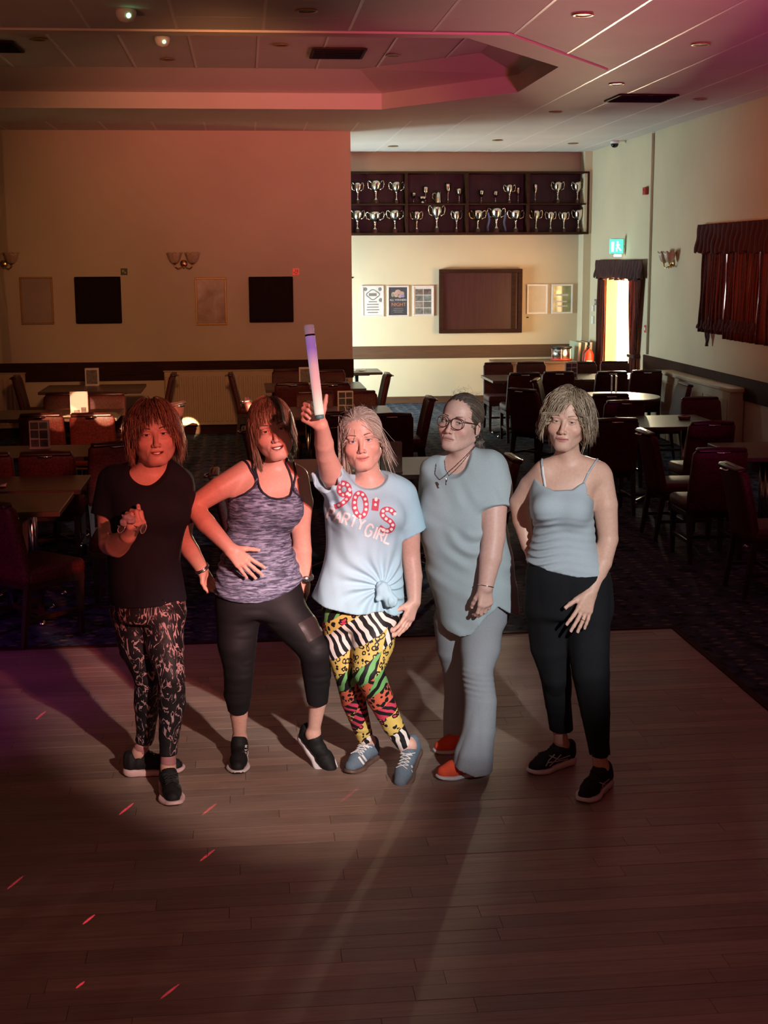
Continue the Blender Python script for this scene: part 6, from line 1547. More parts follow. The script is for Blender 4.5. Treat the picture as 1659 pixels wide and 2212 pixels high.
    decal_strokes('stripe', bvh_of(s1), [[z7(432, 1338), z7(474, 1398)], [z7(458, 1322), z7(500, 1378)]], 4.2, lw, s1, B.base)
    decal_strokes('stripe', bvh_of(s2), [[z7(858, 1420), z7(938, 1385)], [z7(862, 1456), z7(938, 1424)]], 5.5, lw, s2, B.base)
    return B
# ---------------------------------------------------------------- 4: woman with glasses in the loose grey-blue top
def person_glasses():
    B = Body('woman with glasses in a loose grey-blue top and grey flared trousers', 5.80, (0.92, 5.80, 0)); Y0 = B.Y0; W = B.W; yaw = -0.50
    T = px_rows([(972, 975, 1030, 0.055, 0.03), (990, 945, 1058, 0.085, 0.03), (1020, 930, 1078, 0.12, 0.02), (1060, 918, 1080, 0.14, 0.0), (1100, 910, 1078, 0.155, 0.0), (1160, 922, 1080, 0.150, 0.0), (1220, 932, 1092, 0.145, 0), (1290, 942, 1098, 0.140, 0), (1340, 950, 1096, 0.14, 0.02)], Y0, yaw, 0.014)
    B.pr.append(loft(T, yaw, 0, 0.03))
    o = dict(smile=-3.0, eye=0.0036, iris=(0.12, 0.17, 0.20, 1), iris_name='grey', brow_m=mat('brown_brow', (0.10, 0.06, 0.045, 1), 0.8), fold=1.3, jaw=1.08, nose=1.05)
    B.set_head(976, 911, -0.10, 1.03, 26, 9, -7, o); B.neck(W(1000, 985, 0.03), 0.060, 0.048)
    la, q = B.limb([(1058, 1022, 34, -0.04), (1066, 1090, 30, -0.12), (1066, 1158, 25.5, -0.17), (1060, 1205, 24, -0.20), (1049, 1268, 16.5, -0.23)], 0.03); B.pr += la
    w_ = q[-1][0]; B.add_hand(w_, W(1046, 1330, -0.24)-w_, (-0.3, 0.9, 0.1), -1, [(0.35, 0.6, 0.5), (0.4, 0.65, 0.5), (0.45, 0.7, 0.5), (0.5, 0.75, 0.5)], 0.95, 0.03, 0.4, (0.85, 0.35, 0.45))
    ra, q2 = B.limb([(945, 1015, 30, 0.06), (940, 1090, 27, 0.14), (955, 1155, 23, 0.18), (975, 1235, 16, 0.17)], 0.03); B.pr += ra
    w2 = q2[-1][0]; B.add_hand(w2, A3(0.25, 0.1, -1), (-0.3, -0.9, 0.0), 1, [(0.3, 0.4, 0.3)]*4, 0.92)
    lg, ql = B.limb([(1040, 1335, 48, -0.04), (1037, 1400, 43, -0.07), (1031, 1448, 33, -0.11), (1036, 1515, 30, -0.13), (1036, 1600, 20, -0.15), (1036, 1635, 16, -0.15)], 0.03, 0.012)
    rg, qr = B.limb([(980, 1340, 42, 0.06), (980, 1400, 38, 0.10), (984, 1450, 26, 0.14), (986, 1515, 22, 0.20), (988, 1590, 16, 0.24)], 0.03, 0.008); B.pr += lg+rg
    coral = m_knit('coral_red_knit_shoe', (0.78, 0.085, 0.035, 1), 0.12, 240); 
    a_, b_ = at_z(1056, 1668, 0.0), at_z(940, 1684, 0.0); s1, k1 = shoe(B.root, B.base, b_+0.098*unit(a_-b_), toe_dir(a_, b_), [coral, M_SOLEW], 0, 0.25, 'sock')
    a_, b_ = at_z(1050, 1612, 0.0), at_z(934, 1628, 0.0); s2, k2 = shoe(B.root, B.base, b_+0.098*unit(a_-b_), toe_dir(a_, b_), [coral, M_SOLEW], 0, 0.25, 'sock')
    B.pr += foot_prims(k1)+foot_prims(k2)+[cone(ql[-1][0], k1[0], ql[-1][1], 0.03, 0.02), cone(qr[-1][0], k2[0], qr[-1][1], 0.03, 0.02)]
    B.finish((0.66, 0.39, 0.32), 0.7, (0.50, 0.22, 0.19))
    # trousers, flared
    gm = m_knit('grey_marl_jersey', (0.30, 0.31, 0.33, 1), 0.10, 300)
    P2 = px_rows([(1262, 944, 1094, 0.130, 0), (1300, 947, 1097, 0.138, 0), (1345, 952, 1096, 0.142, 0.02)], Y0, yaw)
    _, n1 = B.limb([(1040, 1335, 49, -0.04), (1037, 1400, 44, -0.07), (1031, 1448, 34, -0.11), (1038, 1515, 35, -0.13), (1034, 1580, 37, -0.145), (1024, 1630, 43, -0.15), (1019, 1668, 46, -0.155)])
    _, n2 = B.limb([(978, 1340, 42, 0.06), (980, 1400, 37, 0.10), (984, 1450, 27, 0.14), (986, 1515, 27, 0.20), (988, 1595, 30, 0.24), (990, 1640, 33, 0.24)])
    lgp = [loft(P2, yaw, 0.0, 0.03)]+chain(n1, 0.03)+chain(n2, 0.03)
    lgp += [cone(n1[-1][0]+A3(0.01, 0, 0.10), n1[-1][0]+A3(0, 0, -0.1), 0.060, 0.085, 0.004, 's'), cone(n2[-1][0]+A3(0.0, 0, 0.10), n2[-1][0]+A3(0, 0, -0.1), 0.035, 0.056, 0.004, 's')]
    zk = W(1031, 1452)[2]; xb1 = n1[-1][0]
    def knee(P, d): return d+0.0042*np.sin(P[:, 2]*260+25*P[:, 0]+5*vnoise(P*7))*np.exp(-((P[:, 2]-zk)/0.05)**2)*np.clip(0.5+vnoise(P*6+9), 0, 1)
    def hemc(P, d):
        hz = np.where(P[:, 1] > Y0+0.06, 0.035, 0.034+0.35*np.clip(xb1[0]-P[:, 0], 0, 1)); return np.maximum(d, hz-P[:, 2])
    B.cloth('trousers', lgp, gm, [knee, folds(0.006, 16, 16, 5, 1.0, lambda P: np.clip((0.42-P[:, 2])/0.3, 0, 1)), hemc], 0.005)
    # loose top
    S = px_rows([(964, 974, 1038, 0.060, 0.03), (980, 957, 1052, 0.085, 0.03), (1008, 940, 1074, 0.120, 0.02), (1050, 918, 1090, 0.152, 0.0), (1095, 904, 1082, 0.172, 0.0), (1140, 910, 1090, 0.170, 0.0), (1200, 920, 1104, 0.172, 0.01), (1260, 932, 1110, 0.172, 0.01), (1310, 944, 1116, 0.172, 0.02), (1370, 950, 1120, 0.17, 0.02)], Y0, yaw)
    sl = loft(S, yaw, 0, 0.03); f0, f1 = W(1056, 1012, -0.03), W(1069, 1104, -0.13)
    sp = [sl, cone(f0, f1, 0.085, 0.082, 0.04, cut=0.0), cone(f0+(f1-f0)*0.75, f1+(f1-f0)*0.5, 0.062, 0.068, 0.004, 's')]
    g0, g1 = W(938, 1015, 0.05), W(934, 1085, 0.13); sp += [cone(g0, g1, 0.062, 0.066, 0.04, cut=0.0)]
    nk = W(985, 985, -0.06); sp.append(ell(nk+A3(-0.020, -0.01, 0.006), (0.088, 0.14, 0.076), Rm(-24, 38, 0), 0.004, 's'))
    # curved shirt-tail hem: long in front and behind, rising at the side
    xs = [W(u, 1330)[0] for u in (940, 960, 985, 1008, 1030, 1062, 1085, 1117, 1130)]; zs = [W(u_, v_)[2] for u_, v_ in ((940, 1332), (960, 1354), (985, 1361), (1008, 1354), (1030, 1322), (1062, 1292), (1085, 1308), (1117, 1326), (1130, 1328))]
    fz = lambda P: np.interp(P[:, 0], xs, zs)
    c0 = W(1024, 1136, -0.15); x0, z0_ = c0[0], c0[2]
    def drape_(P, d):
        fr = np.clip((Y0+0.03-P[:, 1])/0.07, 0, 1); dx, dz = P[:, 0]-x0, P[:, 2]-z0_; r = np.sqrt(dx*dx+dz*dz)+1e-4
        d = d+fr*0.0095*np.sin(r*85-1.0+5*vnoise(P*5))*np.exp(-((r-0.09)/0.08)**2)*np.clip(-dz/0.03, 0, 1)*(0.6+0.8*vnoise(P*4+3))
        q_ = vnoise(np.stack([P[:, 0]*26+P[:, 2]*9, P[:, 1]*5, P[:, 2]*4], 1)); up = np.clip((P[:, 2]-1.18)/0.08, 0, 1)
        return d+0.0085*q_*up+0.0065*vnoise(np.stack([P[:, 0]*8, P[:, 1]*6, P[:, 2]*22+P[:, 0]*12], 1))*(1-up)
    top = m_knit('pale_grey_blue_jersey', (0.37, 0.43, 0.45, 1), 0.08, 300)
    sh = B.cloth('loose_top', sp, top, [drape_, hem_cut(fz), hollow(sl.fn, fz, 0.010, 0.05)], 0.005)
    # glasses
    fr_m = mat('dark_tortoiseshell_frame', (0.06, 0.022, 0.020, 1), 0.3, 0, 0.3, 50); gl = []
    for sg in (-1, 1):
        gl.append(([B.hl(sg*0.034+0.0275*math.cos(a), -0.104+0.010*abs(math.cos(a))*(1 if sg*math.cos(a) > 0 else 0.2), -0.004+0.0255*math.sin(a)*(1.0+0.10*math.cos(2*a))) for a in np.linspace(0, 2*math.pi, 26)], 0.0019))
        gl.append(([B.hl(sg*0.062, -0.094, 0.010), B.hl(sg*0.074, -0.06, 0.008), B.hl(sg*0.0785, 0.0, 0.006), B.hl(sg*0.080, 0.022, -0.004)], 0.0021))
    gl.append(([B.hl(-0.0075, -0.105, 0.003), B.hl(0, -0.108, 0.006), B.hl(0.0075, -0.105, 0.003)], 0.0021))
    go = B.tube('glasses', gl, fr_m)
    for sg in (-1, 1):
        V = [B.hl(sg*0.034, -0.103, -0.004)]+[B.hl(sg*0.034+0.0265*math.cos(a), -0.1025+0.008*abs(math.cos(a))*(1 if sg*math.cos(a) > 0 else 0.2), -0.004+0.0245*math.sin(a)) for a in np.arange(20)*math.pi/10]
        np_mesh('lens', np.array(V), np.array([[0, 1+k, 1+(k+1) % 20] for k in range(20)]), M_GLASS, go, B.base)
    # necklace with small pendant, bracelet, ring, earring
    nks = snap(B.pr[:1]+[p for p in B.pr if p.op == 'u'][1:4], np.array([W(u, v, dy) for u, v, dy in ((1028, 962, -0.02), (1014, 982, -0.07), (998, 1002, -0.11), (982, 1018, -0.13), (969, 1030, -0.14), (963, 1012, -0.12), (961, 992, -0.08))]), 0.003)
    nks = np.array([W(u, v, dy) for u, v, dy in ((1028, 962, -0.03), (1014, 980, -0.075), (998, 1000, -0.12), (982, 1017, -0.155), (969, 1028, -0.175), (962, 1014, -0.155), (960, 994, -0.11))])
    lk = [nks[0]+(nks[-1]-nks[0])*0]; fine_ = np.array([np.array([np.interp(t_, np.linspace(0, 1, 7), nks[:, i]) for i in range(3)]) for t_ in np.linspace(0, 1, 46)])
    nk_o = B.tube('necklace', [(fine_[i:i+2]+np.array([[0, 0, 0], [0, 0, 0]]), 0.0022 if i % 2 else 0.0013) for i in range(45)], M_STEEL)
    pd = W(963, 1032, -0.178); B.tube('pendant', [([pd, pd+A3(0.002, -0.002, -0.012), pd+A3(-0.001, -0.002, -0.020), pd+A3(0.0, 0, -0.030)], [0.004, 0.006, 0.003, 0.004])], M_STEEL, nk_o)
    wv = q[-1][0]; dv = unit(q[-1][0]-q[-2][0]); e1 = unit(np.cross(dv, A3(0, 1, 0))); e2 = np.cross(dv, e1)
    B.tube('bracelet', [([wv-dv*0.004+(e1*math.cos(a)+e2*math.sin(a))*0.034 for a in np.linspace(0, 2*math.pi, 26)], 0.0022)], M_STEEL)
    B.tube('earring', [([B.hl(0.080, 0.008, -0.044)+0.007*A3(math.cos(a), 0.3*math.cos(a), math.sin(a)) for a in np.linspace(0, 6.28, 14)], 0.0012)], M_STEEL)
    cols = [(0.085, 0.055, 0.040), (0.11, 0.075, 0.055), (0.06, 0.040, 0.030), (0.16, 0.12, 0.09)]
    r_ = np.random.default_rng(4); ex = []
    for _ in range(90): ex.append(([(0.045+r_.normal()*0.012, 0.085+r_.normal()*0.008, -0.03+r_.normal()*0.01), (0.055+r_.normal()*0.012, 0.10, -0.06), (0.055+r_.normal()*0.014, 0.095, -0.09), (0.050+r_.normal()*0.016, 0.085, -0.115+r_.normal()*0.02)], 0.0016))
    for _ in range(34):
        a = r_.uniform(-0.9, 0.9); x, z = 0.080*math.sin(a), 0.036+0.090*math.cos(a); ex.append(([(x, -0.01, z), (x*1.05+r_.normal()*.008, 0.0, z*1.05+r_.normal()*.006), (x*1.1+r_.normal()*.016, 0.01, z*1.10+abs(r_.normal())*.012), (x*1.1+r_.normal()*.022, 0.02, z*1.10+abs(r_.normal())*.01)], 0.0005))
    hair(B.root, B.base, B.cen, B.R, B.hs, 'back', cols, 2600, lambda p, r: np.full(len(p), 0.25), np.random.default_rng(5), M_HAIRV, mat('dark_brown_hair_base', (0.075, 0.05, 0.038, 1), 0.5, 0, 0.25, 60), tie=(0.03, 0.105, -0.01), vol=0.005, thick=0.0012, cap_face=(0.0, -0.118, -0.034, 0.072, 0.088, 0.116), extra=ex)
    return B

# ---------------------------------------------------------------- 5: blonde woman in the grey vest top
def person_vest():
    B = Body('blonde woman in a pale grey strappy top and loose black trousers', 5.50, (1.34, 5.48, 0)); Y0 = B.Y0; W = B.W; yaw = -0.20
    T = px_rows([(980, 1198, 1256, 0.05, 0.03), (998, 1172, 1300, 0.07, 0.03), (1024, 1156, 1302, 0.088, 0.02), (1060, 1152, 1284, 0.100, 0.01), (1095, 1150, 1278, 0.105, 0), (1140, 1160, 1278, 0.096, 0), (1182, 1154, 1282, 0.098, 0.0), (1225, 1146, 1300, 0.112, 0), (1270, 1142, 1312, 0.122, 0.01), (1320, 1142, 1316, 0.125, 0.01)], Y0, yaw, 0.004)
    B.pr.append(loft(T, yaw, 0, 0.03)); bust = [ell(W(1182, 1098, -0.085), (0.056, 0.052, 0.055), k=0.045), ell(W(1240, 1103, -0.095), (0.056, 0.052, 0.055), k=0.045)]; B.pr += bust
    o = dict(smile=3.0, eye=0.0029, iris=(0.12, 0.12, 0.10, 1), iris_name='hazel', brow_m=mat('fair_brow', (0.30, 0.19, 0.14, 1), 0.8), fold=1.5, jaw=0.96, nose=1.12)
    B.set_head(1218, 911, -0.09, 1.02, 10, 3, -4, o); B.neck(W(1226, 990, 0.03), 0.052, 0.043)
    ra, q = B.limb([(1178, 1018, 26, 0.02), (1146, 1050, 24, 0.08), (1122, 1085, 20.5, 0.12), (1128, 1125, 20, 0.12), (1140, 1180, 13.5, 0.08)], 0.03); B.pr += ra
    w_ = q[-1][0]; B.add_hand(w_, W(1150, 1225, 0.05)-w_, (0.8, -0.3, 0.0), -1, [(0.5, 0.6, 0.4)]*4, 0.9, 0.03, 0.3, (0.7, 0.5, 0.3))
    la, q2 = B.limb([(1296, 1030, 28, 0.01), (1308, 1090, 26, 0.0), (1314, 1165, 21.5, -0.01), (1302, 1215, 20, -0.06), (1275, 1280, 14.5, -0.12)], 0.03); B.pr += la
    w2 = q2[-1][0]; B.add_hand(w2, W(1256, 1330, -0.16)-w2, (-0.15, 0.95, 0.1), -1, [(0.10, 0.15, 0.12), (0.08, 0.14, 0.1), (0.08, 0.14, 0.1), (0.1, 0.16, 0.12)], 1.02, 0.12, 0.15, (0.85, 0.62, 0.12))
    lg, ql = B.limb([(1190, 1310, 44, 0.02), (1192, 1400, 36, 0.03), (1200, 1450, 26, 0.05), (1206, 1520, 24, 0.14), (1211, 1598, 14, 0.225)], 0.03)
    rg, qr = B.limb([(1268, 1310, 46, -0.02), (1272, 1400, 38, -0.06), (1278, 1450, 28, -0.09), (1286, 1530, 25, -0.09), (1296, 1645, 14, -0.06)], 0.03); B.pr += lg+rg
    a_, b_ = at_z(1240, 1645, 0.0), at_z(1142, 1674, 0.0); sb = [M_SHOEBLK, M_SOLEW, M_RUB, M_LACEB]
    s1, k1 = shoe(B.root, B.base, b_+0.10*unit(a_-b_), toe_dir(a_, b_), sb, 0, 0.262, 'run')
    a_, b_ = at_z(1318, 1688, 0.0), at_z(1256, 1737, 0.0); s2, k2 = shoe(B.root, B.base, b_+0.10*unit(a_-b_), toe_dir(a_, b_), sb, 0, 0.262, 'run')
    B.pr += foot_prims(k1)+foot_prims(k2)+[cone(ql[-1][0], k1[0], ql[-1][1], 0.028, 0.02), cone(qr[-1][0], k2[0], qr[-1][1], 0.028, 0.02)]
    B.finish((0.63, 0.37, 0.28), 0.5, (0.46, 0.14, 0.13))
    _, n1 = B.limb([(1186, 1310, 48, 0.02), (1190, 1400, 41, 0.03), (1198, 1455, 35, 0.05), (1205, 1520, 30, 0.14), (1212, 1573, 26.5, 0.20)])
    _, n2 = B.limb([(1268, 1310, 51, -0.02), (1272, 1400, 46, -0.06), (1276, 1455, 41, -0.09), (1287, 1540, 31, -0.09), (1296, 1627, 23.5, -0.065)])
    P2 = px_rows([(1195, 1148, 1290, 0.112, 0), (1240, 1138, 1314, 0.128, 0.0), (1290, 1136, 1320, 0.135, 0.01), (1330, 1138, 1319, 0.13, 0.01)], Y0, yaw)
    lgp = [loft(P2, yaw, 0, 0.03)]+chain(n1, 0.03)+chain(n2, 0.03)
    for nn in (n1, n2): lgp.append(cone(nn[-1][0]-unit(nn[-1][0]-nn[-2][0])*0.03, nn[-1][0]+unit(nn[-1][0]-nn[-2][0])*0.08, nn[-1][1]-0.012, nn[-1][1]-0.008, 0.004, 's'))
    def cut(P, d):
        for nn in (n1, n2):
            e = nn[-1][0]; near = np.linalg.norm(P[:, :2]-e[:2], axis=1) < 0.085; d = np.where(near, np.maximum(d, e[2]-0.008+0.15*(P[:, 0]-e[0])*0-P[:, 2]), d)
        return d
    B.cloth('trousers', lgp, M_BLACKKNIT, [folds(0.010, 11, 11, 2.6, 4.0, lambda P: np.clip((1.0-P[:, 2])/0.2, 0.2, 1)), cut], 0.005)
    # strappy top
    S = px_rows([(1010, 1158, 1304, 0.09, 0.01), (1040, 1152, 1292, 0.098, 0.01), (1075, 1148, 1280, 0.108, 0.0), (1100, 1147, 1278, 0.112, 0), (1140, 1156, 1281, 0.104, 0), (1182, 1148, 1286, 0.107, 0), (1215, 1140, 1302, 0.122, 0), (1260, 1136, 1320, 0.132, 0)], Y0, yaw)
    sl = loft(S, yaw, 0.003, 0.03); sp = [sl]+[ell((b.lo+b.hi)/2, (0.061, 0.057, 0.060), k=0.045) for b in bust]
    xs = [W(u, 1050, -0.09)[0] for u in (1140, 1164, 1176, 1198, 1237, 1252, 1264, 1276, 1300)]; zs = [W(u_, v_, -0.09)[2] for u_, v_ in ((1140, 1075), (1164, 1040), (1176, 1052), (1198, 1061), (1237, 1058), (1252, 1048), (1264, 1042), (1276, 1078), (1300, 1090))]
    ztop = lambda P: np.interp(P[:, 0], xs, zs)+np.clip(P[:, 1]-(Y0+0.02), 0, 1)*0.0
    hx = [W(u, 1225)[0] for u in (1130, 1180, 1240, 1274, 1300, 1322)]; hz = [W(u_, v_)[2] for u_, v_ in ((1130, 1210), (1180, 1224), (1240, 1234), (1274, 1236), (1300, 1230), (1322, 1222))]
    def ruck(P, d):
        side = np.clip(np.abs(P[:, 0]-W(1215, 1100)[0])/0.10, 0.25, 1); zb = np.clip((W(1215, 1095)[2]-P[:, 2])/0.05, 0, 1)
        return d+0.0075*side*zb*np.sin(P[:, 2]*190+14*np.abs(P[:, 0]-W(1215, 1100)[0])*2+3.0*vnoise(P*8))*(0.5+0.5*vnoise(P*5))
    top = m_knit('pale_grey_cotton', (0.37, 0.42, 0.45, 1), 0.07, 320)
    st = B.cloth('strappy_top', sp, top, [ruck, lambda P, d: smax(d, P[:, 2]-ztop(P), 0.003), hem_cut(lambda P: np.interp(P[:, 0], hx, hz))], 0.0046)
    bodyp = [p for p in B.pr if p.op == 'u'][:5]+la+ra
    def strap(pts, r, m_, nm):
        pp = snap(bodyp, np.array([W(*q_) for q_ in pts]), 0.002); ff = np.array([[np.interp(t_, np.linspace(0, 1, len(pp)), pp[:, i]) for i in range(3)] for t_ in np.linspace(0, 1, 18)]); ff = snap(bodyp, ff, 0.0025)
        B.tube(nm, [(ff, r)], m_, st)
    strap([(1164, 1042, -0.09), (1164, 1022, -0.08), (1167, 1003, -0.04), (1171, 992, 0.02)], 0.0042, top, 'strap'); strap([(1262, 1044, -0.09), (1270, 1024, -0.07), (1279, 1008, -0.04), (1284, 1000, 0.02)], 0.0042, top, 'strap')
    whm = mat('white_elastic', (0.75, 0.73, 0.70, 1), 0.6); strap([(1168, 1040, -0.09), (1168, 1020, -0.08), (1170, 1003, -0.04)], 0.0030, whm, 'bra_strap'); strap([(1259, 1050, -0.09), (1264, 1038, -0.08), (1271, 1020, -0.06)], 0.0036, whm, 'bra_strap')
    # wedding ring
    (p, dr, nr, r) = B.tips[-3]; c0 = np.array(p)-np.array(dr)*0.052; e1 = unit(np.cross(dr, A3(0, 1, 0.1))); e2 = np.cross(dr, e1); B.tube('ring', [([c0+(e1*math.cos(a)+e2*math.sin(a))*0.0095 for a in np.linspace(0, 6.283, 18)], 0.0014)], M_BRASS)
    # shoe marks
    z8 = lambda x, y: (900+x/3.606, 1280+y/3.606); sv = mat('silver_shoe_stripe', (0.55, 0.52, 0.50, 1), 0.35, 0.3, 0.05, 60)
    decal_strokes('stripe', bvh_of(s1), [[z8(1005, 1352), z8(1030, 1305), z8(1075, 1262)], [z8(1032, 1352), z8(1075, 1312), z8(1125, 1262)], [z8(1028, 1268), z8(1105, 1300), z8(1195, 1268)], [z8(1022, 1325), z8(1100, 1312), z8(1180, 1295)]], 2.2, sv, s1, B.base)
    decal_strokes('stripe', bvh_of(s2), [[z8(1440, 1545), z8(1450, 1490), z8(1500, 1452)], [z8(1462, 1550), z8(1482, 1500), z8(1525, 1458)], [z8(1420, 1478), z8(1478, 1500), z8(1525, 1490)]], 2.2, sv, s2, B.base)
    cols = [(0.42, 0.31, 0.21), (0.50, 0.39, 0.28), (0.33, 0.235, 0.155), (0.22, 0.15, 0.10)]
    hair(B.root, B.base, B.cen, B.R, B.hs, 'fall', cols, 3400, lambda p, r: np.where(p[:, 1] < -0.02, 0.072, np.where(p[:, 2] < 0.03, 0.050, 0.120))*r.uniform(0.75, 1.15, len(p)), np.random.default_rng(8), M_HAIRV, mat('blonde_hair_base', (0.24, 0.175, 0.11, 1), 0.5, 0, 0.3, 60), part=0.020, fringe=0.0, vol=0.020, wave=0.12, grav=0.13, thick=0.0012, cap_face=(0.0, -0.122, -0.028, 0.067, 0.087, 0.112), fwd=-0.10, sweep=0.13, lift=0.34, guard=0.072)
    return B
# ---------------------------------------------------------------- 2: woman in the striped vest, hand on hip
def person_striped():
    B = Body('laughing woman in a purple-grey marled vest with one hand on her hip', 5.85, (0.06, 5.84, 0)); Y0 = B.Y0; W = B.W; yaw = 0.10
    T = px_rows([(996, 568, 630, 0.052, 0.03), (1010, 538, 648, 0.072, 0.03), (1032, 516, 656, 0.092, 0.02), (1072, 500, 652, 0.105, 0.0), (1108, 498, 648, 0.108, 0.0), (1155, 494, 624, 0.100, 0), (1200, 484, 632, 0.105, 0), (1245, 474, 646, 0.118, 0), (1285, 470, 652, 0.126, 0.01), (1325, 478, 650, 0.122, 0.01)], Y0, yaw, 0.003)
    B.pr.append(loft(T, yaw, 0, 0.03)); bust = [ell(W(553, 1106, -0.085), (0.064, 0.060, 0.062), k=0.05), ell(W(620, 1104, -0.085), (0.064, 0.060, 0.062), k=0.05)]; B.pr += bust
    o = dict(smile=10.0, open=0.0062, eye=0.0030, iris=(0.06, 0.05, 0.04, 1), iris_name='brown', brow_m=mat('mid_brown_brow', (0.12, 0.07, 0.05, 1), 0.8), fold=1.5, jaw=1.0)
    B.set_head(591, 929, -0.10, 1.10, -4, 4, 11, o); B.neck(W(596, 1004, 0.03), 0.054, 0.046)
    ra, q = B.limb([(532, 1022, 28, 0.01), (475, 1055, 25, -0.03), (416, 1094, 20, -0.06), (445, 1130, 20.5, -0.10), (497, 1186, 14, -0.16)], 0.03); B.pr += ra
    w_ = q[-1][0]; B.add_hand(w_, W(535, 1222, -0.185)-w_, (0.25, 0.85, -0.4), 1, [(0.20, 0.2, 0.15), (0.22, 0.2, 0.15), (0.28, 0.22, 0.15), (0.34, 0.25, 0.2)], 1.0, 0.13, 0.2, (0.7, 0.75, 0.3))
    la, q2 = B.limb([(640, 1034, 27, 0.02), (652, 1085, 24, 0.03), (650, 1140, 20, 0.03), (654, 1190, 19, 0.03), (660, 1248, 13.5, 0.03)], 0.03); B.pr += la
    w2 = q2[-1][0]; B.add_hand(w2, W(664, 1300, 0.10)-w2, (-0.9, 0.2, 0.0), -1, [(0.25, 0.4, 0.3)]*4, 0.92)
    lg, ql = B.limb([(515, 1310, 48, 0.0), (512, 1390, 41, -0.01), (516, 1450, 31, 0.0), (514, 1500, 29, 0.05), (516, 1545, 20.5, 0.09), (518, 1594, 15, 0.128)], 0.03, 0.004)
    rg, qr = B.limb([(602, 1308, 50, -0.01), (646, 1358, 42, -0.06), (680, 1405, 34, -0.12), (684, 1455, 30, -0.08), (686, 1515, 21.5, -0.02), (677, 1583, 15, 0.034)], 0.03, 0.004); B.pr += lg+rg
    sb = [M_SHOEBLK, M_SOLEW, M_RUB]
    a_, b_ = at_z(522, 1612, 0.0), at_z(514, 1676, 0.0); s1, k1 = shoe(B.root, B.base, b_+0.105*unit(a_-b_), toe_dir(a_, b_), sb, 0.03, 0.255, 'sock')
    t_ = at_z(702, 1664, 0.0); s2, k2 = shoe(B.root, B.base, t_+A3(-0.008, 0.075, 0.014), toe_dir((-0.10, 0.17), (0, 0)), sb, 0.62, 0.255, 'run', 0.25)
    B.pr += foot_prims(k1)+foot_prims(k2)+[cone(ql[-1][0], k1[0], ql[-1][1], 0.028, 0.02), cone(qr[-1][0], k2[0], qr[-1][1], 0.028, 0.02)]
    B.finish((0.64, 0.36, 0.28), 0.6, (0.46, 0.13, 0.12))
    P2 = px_rows([(1225, 474, 642, 0.116, 0), (1285, 466, 654, 0.130, 0.01), (1325, 474, 652, 0.126, 0.01)], Y0, yaw)
    n1 = [(p, r+0.006) for p, r in ql[:5]]; n2 = [(p, r+0.006) for p, r in qr[:5]]
    n1[-1] = (W(515, 1532, 0.078), n1[-1][1]+0.003); n2[-1] = (W(686, 1516, -0.04), n2[-1][1]+0.001)
    def cut(P, d):
        for nn in (n1, n2):
            e = nn[-1][0]; a = unit(nn[-1][0]-nn[-2][0]); d = np.where(np.linalg.norm(P-e, axis=1) < 0.09, np.maximum(d, (P-e)@a), d)
        return d
    lgp = [loft(P2, yaw, 0, 0.03)]+chain(n1, 0.03)+chain(n2, 0.03)
    lo_ = B.cloth('capri_leggings', lgp, M_LEGGING, [cut, folds(0.002, 10, 10, 30, 2.0)], 0.0048)
    mesh_m = m_knit('sheer_mesh_panel', (0.035, 0.024, 0.024, 1), 0.25, 500, 0.35); bvl = bvh_of(lo_)
    decal_strokes('mesh_panel', bvl, [[(646, 1352), (688, 1328)], [(651, 1360), (693, 1336)], [(656, 1368), (697, 1345)], [(660, 1376), (699, 1354)], [(664, 1384), (700, 1363)]], 9.5, mesh_m, lo_, B.base, 0.0012, 3)
    # vest
    S = px_rows([(1015, 520, 656, 0.092, 0.02), (1040, 506, 656, 0.100, 0.02), (1075, 494, 654, 0.112, 0.0), (1110, 492, 652, 0.116, 0.0), (1155, 489, 627, 0.109, 0), (1200, 478, 637, 0.116, 0), (1245, 467, 650, 0.130, 0), (1290, 462, 658, 0.136, 0.0), (1320, 462, 660, 0.136, 0.0)], Y0, yaw)
    sl = loft(S, yaw, 0.002, 0.03); sp = [sl]+[ell((b.lo+b.hi)/2, (0.069, 0.065, 0.067), k=0.05) for b in bust]
    tp = [(470, 1083), (491, 1081), (512, 1077), (532, 1067), (548, 1050), (555, 1030), (561, 1050), (568, 1062), (582, 1073), (600, 1079), (614, 1078), (627, 1070), (634, 1056), (638, 1040), (642, 1058), (652, 1086), (665, 1092)]
    xs = [W(u, v, -0.10)[0] for u, v in tp]; zs = [W(u, v, -0.10)[2] for u, v in tp]
    hp_ = [(455, 1286), (475, 1291), (510, 1296), (553, 1297), (590, 1290), (625, 1276), (652, 1263), (670, 1258)]; hx = [W(u, v, -0.08)[0] for u, v in hp_]; hz = [W(u, v, -0.08)[2] for u, v in hp_]
    mt, t = nodemat('purple_grey_marl_jersey', 0.75, 0.25); n_ = t.noise(t.coord('Object', (9, 9, 60), (0, 0.10, 0)), 2.2, 5, 0.65, 0.6); f = t.noise(t.coord('Object'), 400, 2)
    c = t.ramp(n_, [(0.36, (0.035, 0.033, 0.055, 1)), (0.48, (0.095, 0.105, 0.16, 1)), (0.58, (0.24, 0.26, 0.37, 1)), (0.68, (0.34, 0.37, 0.48, 1))]); t.color(c); t.bump(f, 0.12, 0.002)
    def rk(P, d):
        zb = np.clip((W(560, 1100)[2]-P[:, 2])/0.05, 0, 1); side = np.clip(np.abs(P[:, 0]-W(565, 1150)[0])/0.09, 0.2, 1)
        return d+0.0036*zb*side*np.sin(P[:, 2]*130+P[:, 0]*40+3*vnoise(P*7))*(0.6+0.6*vnoise(P*5))
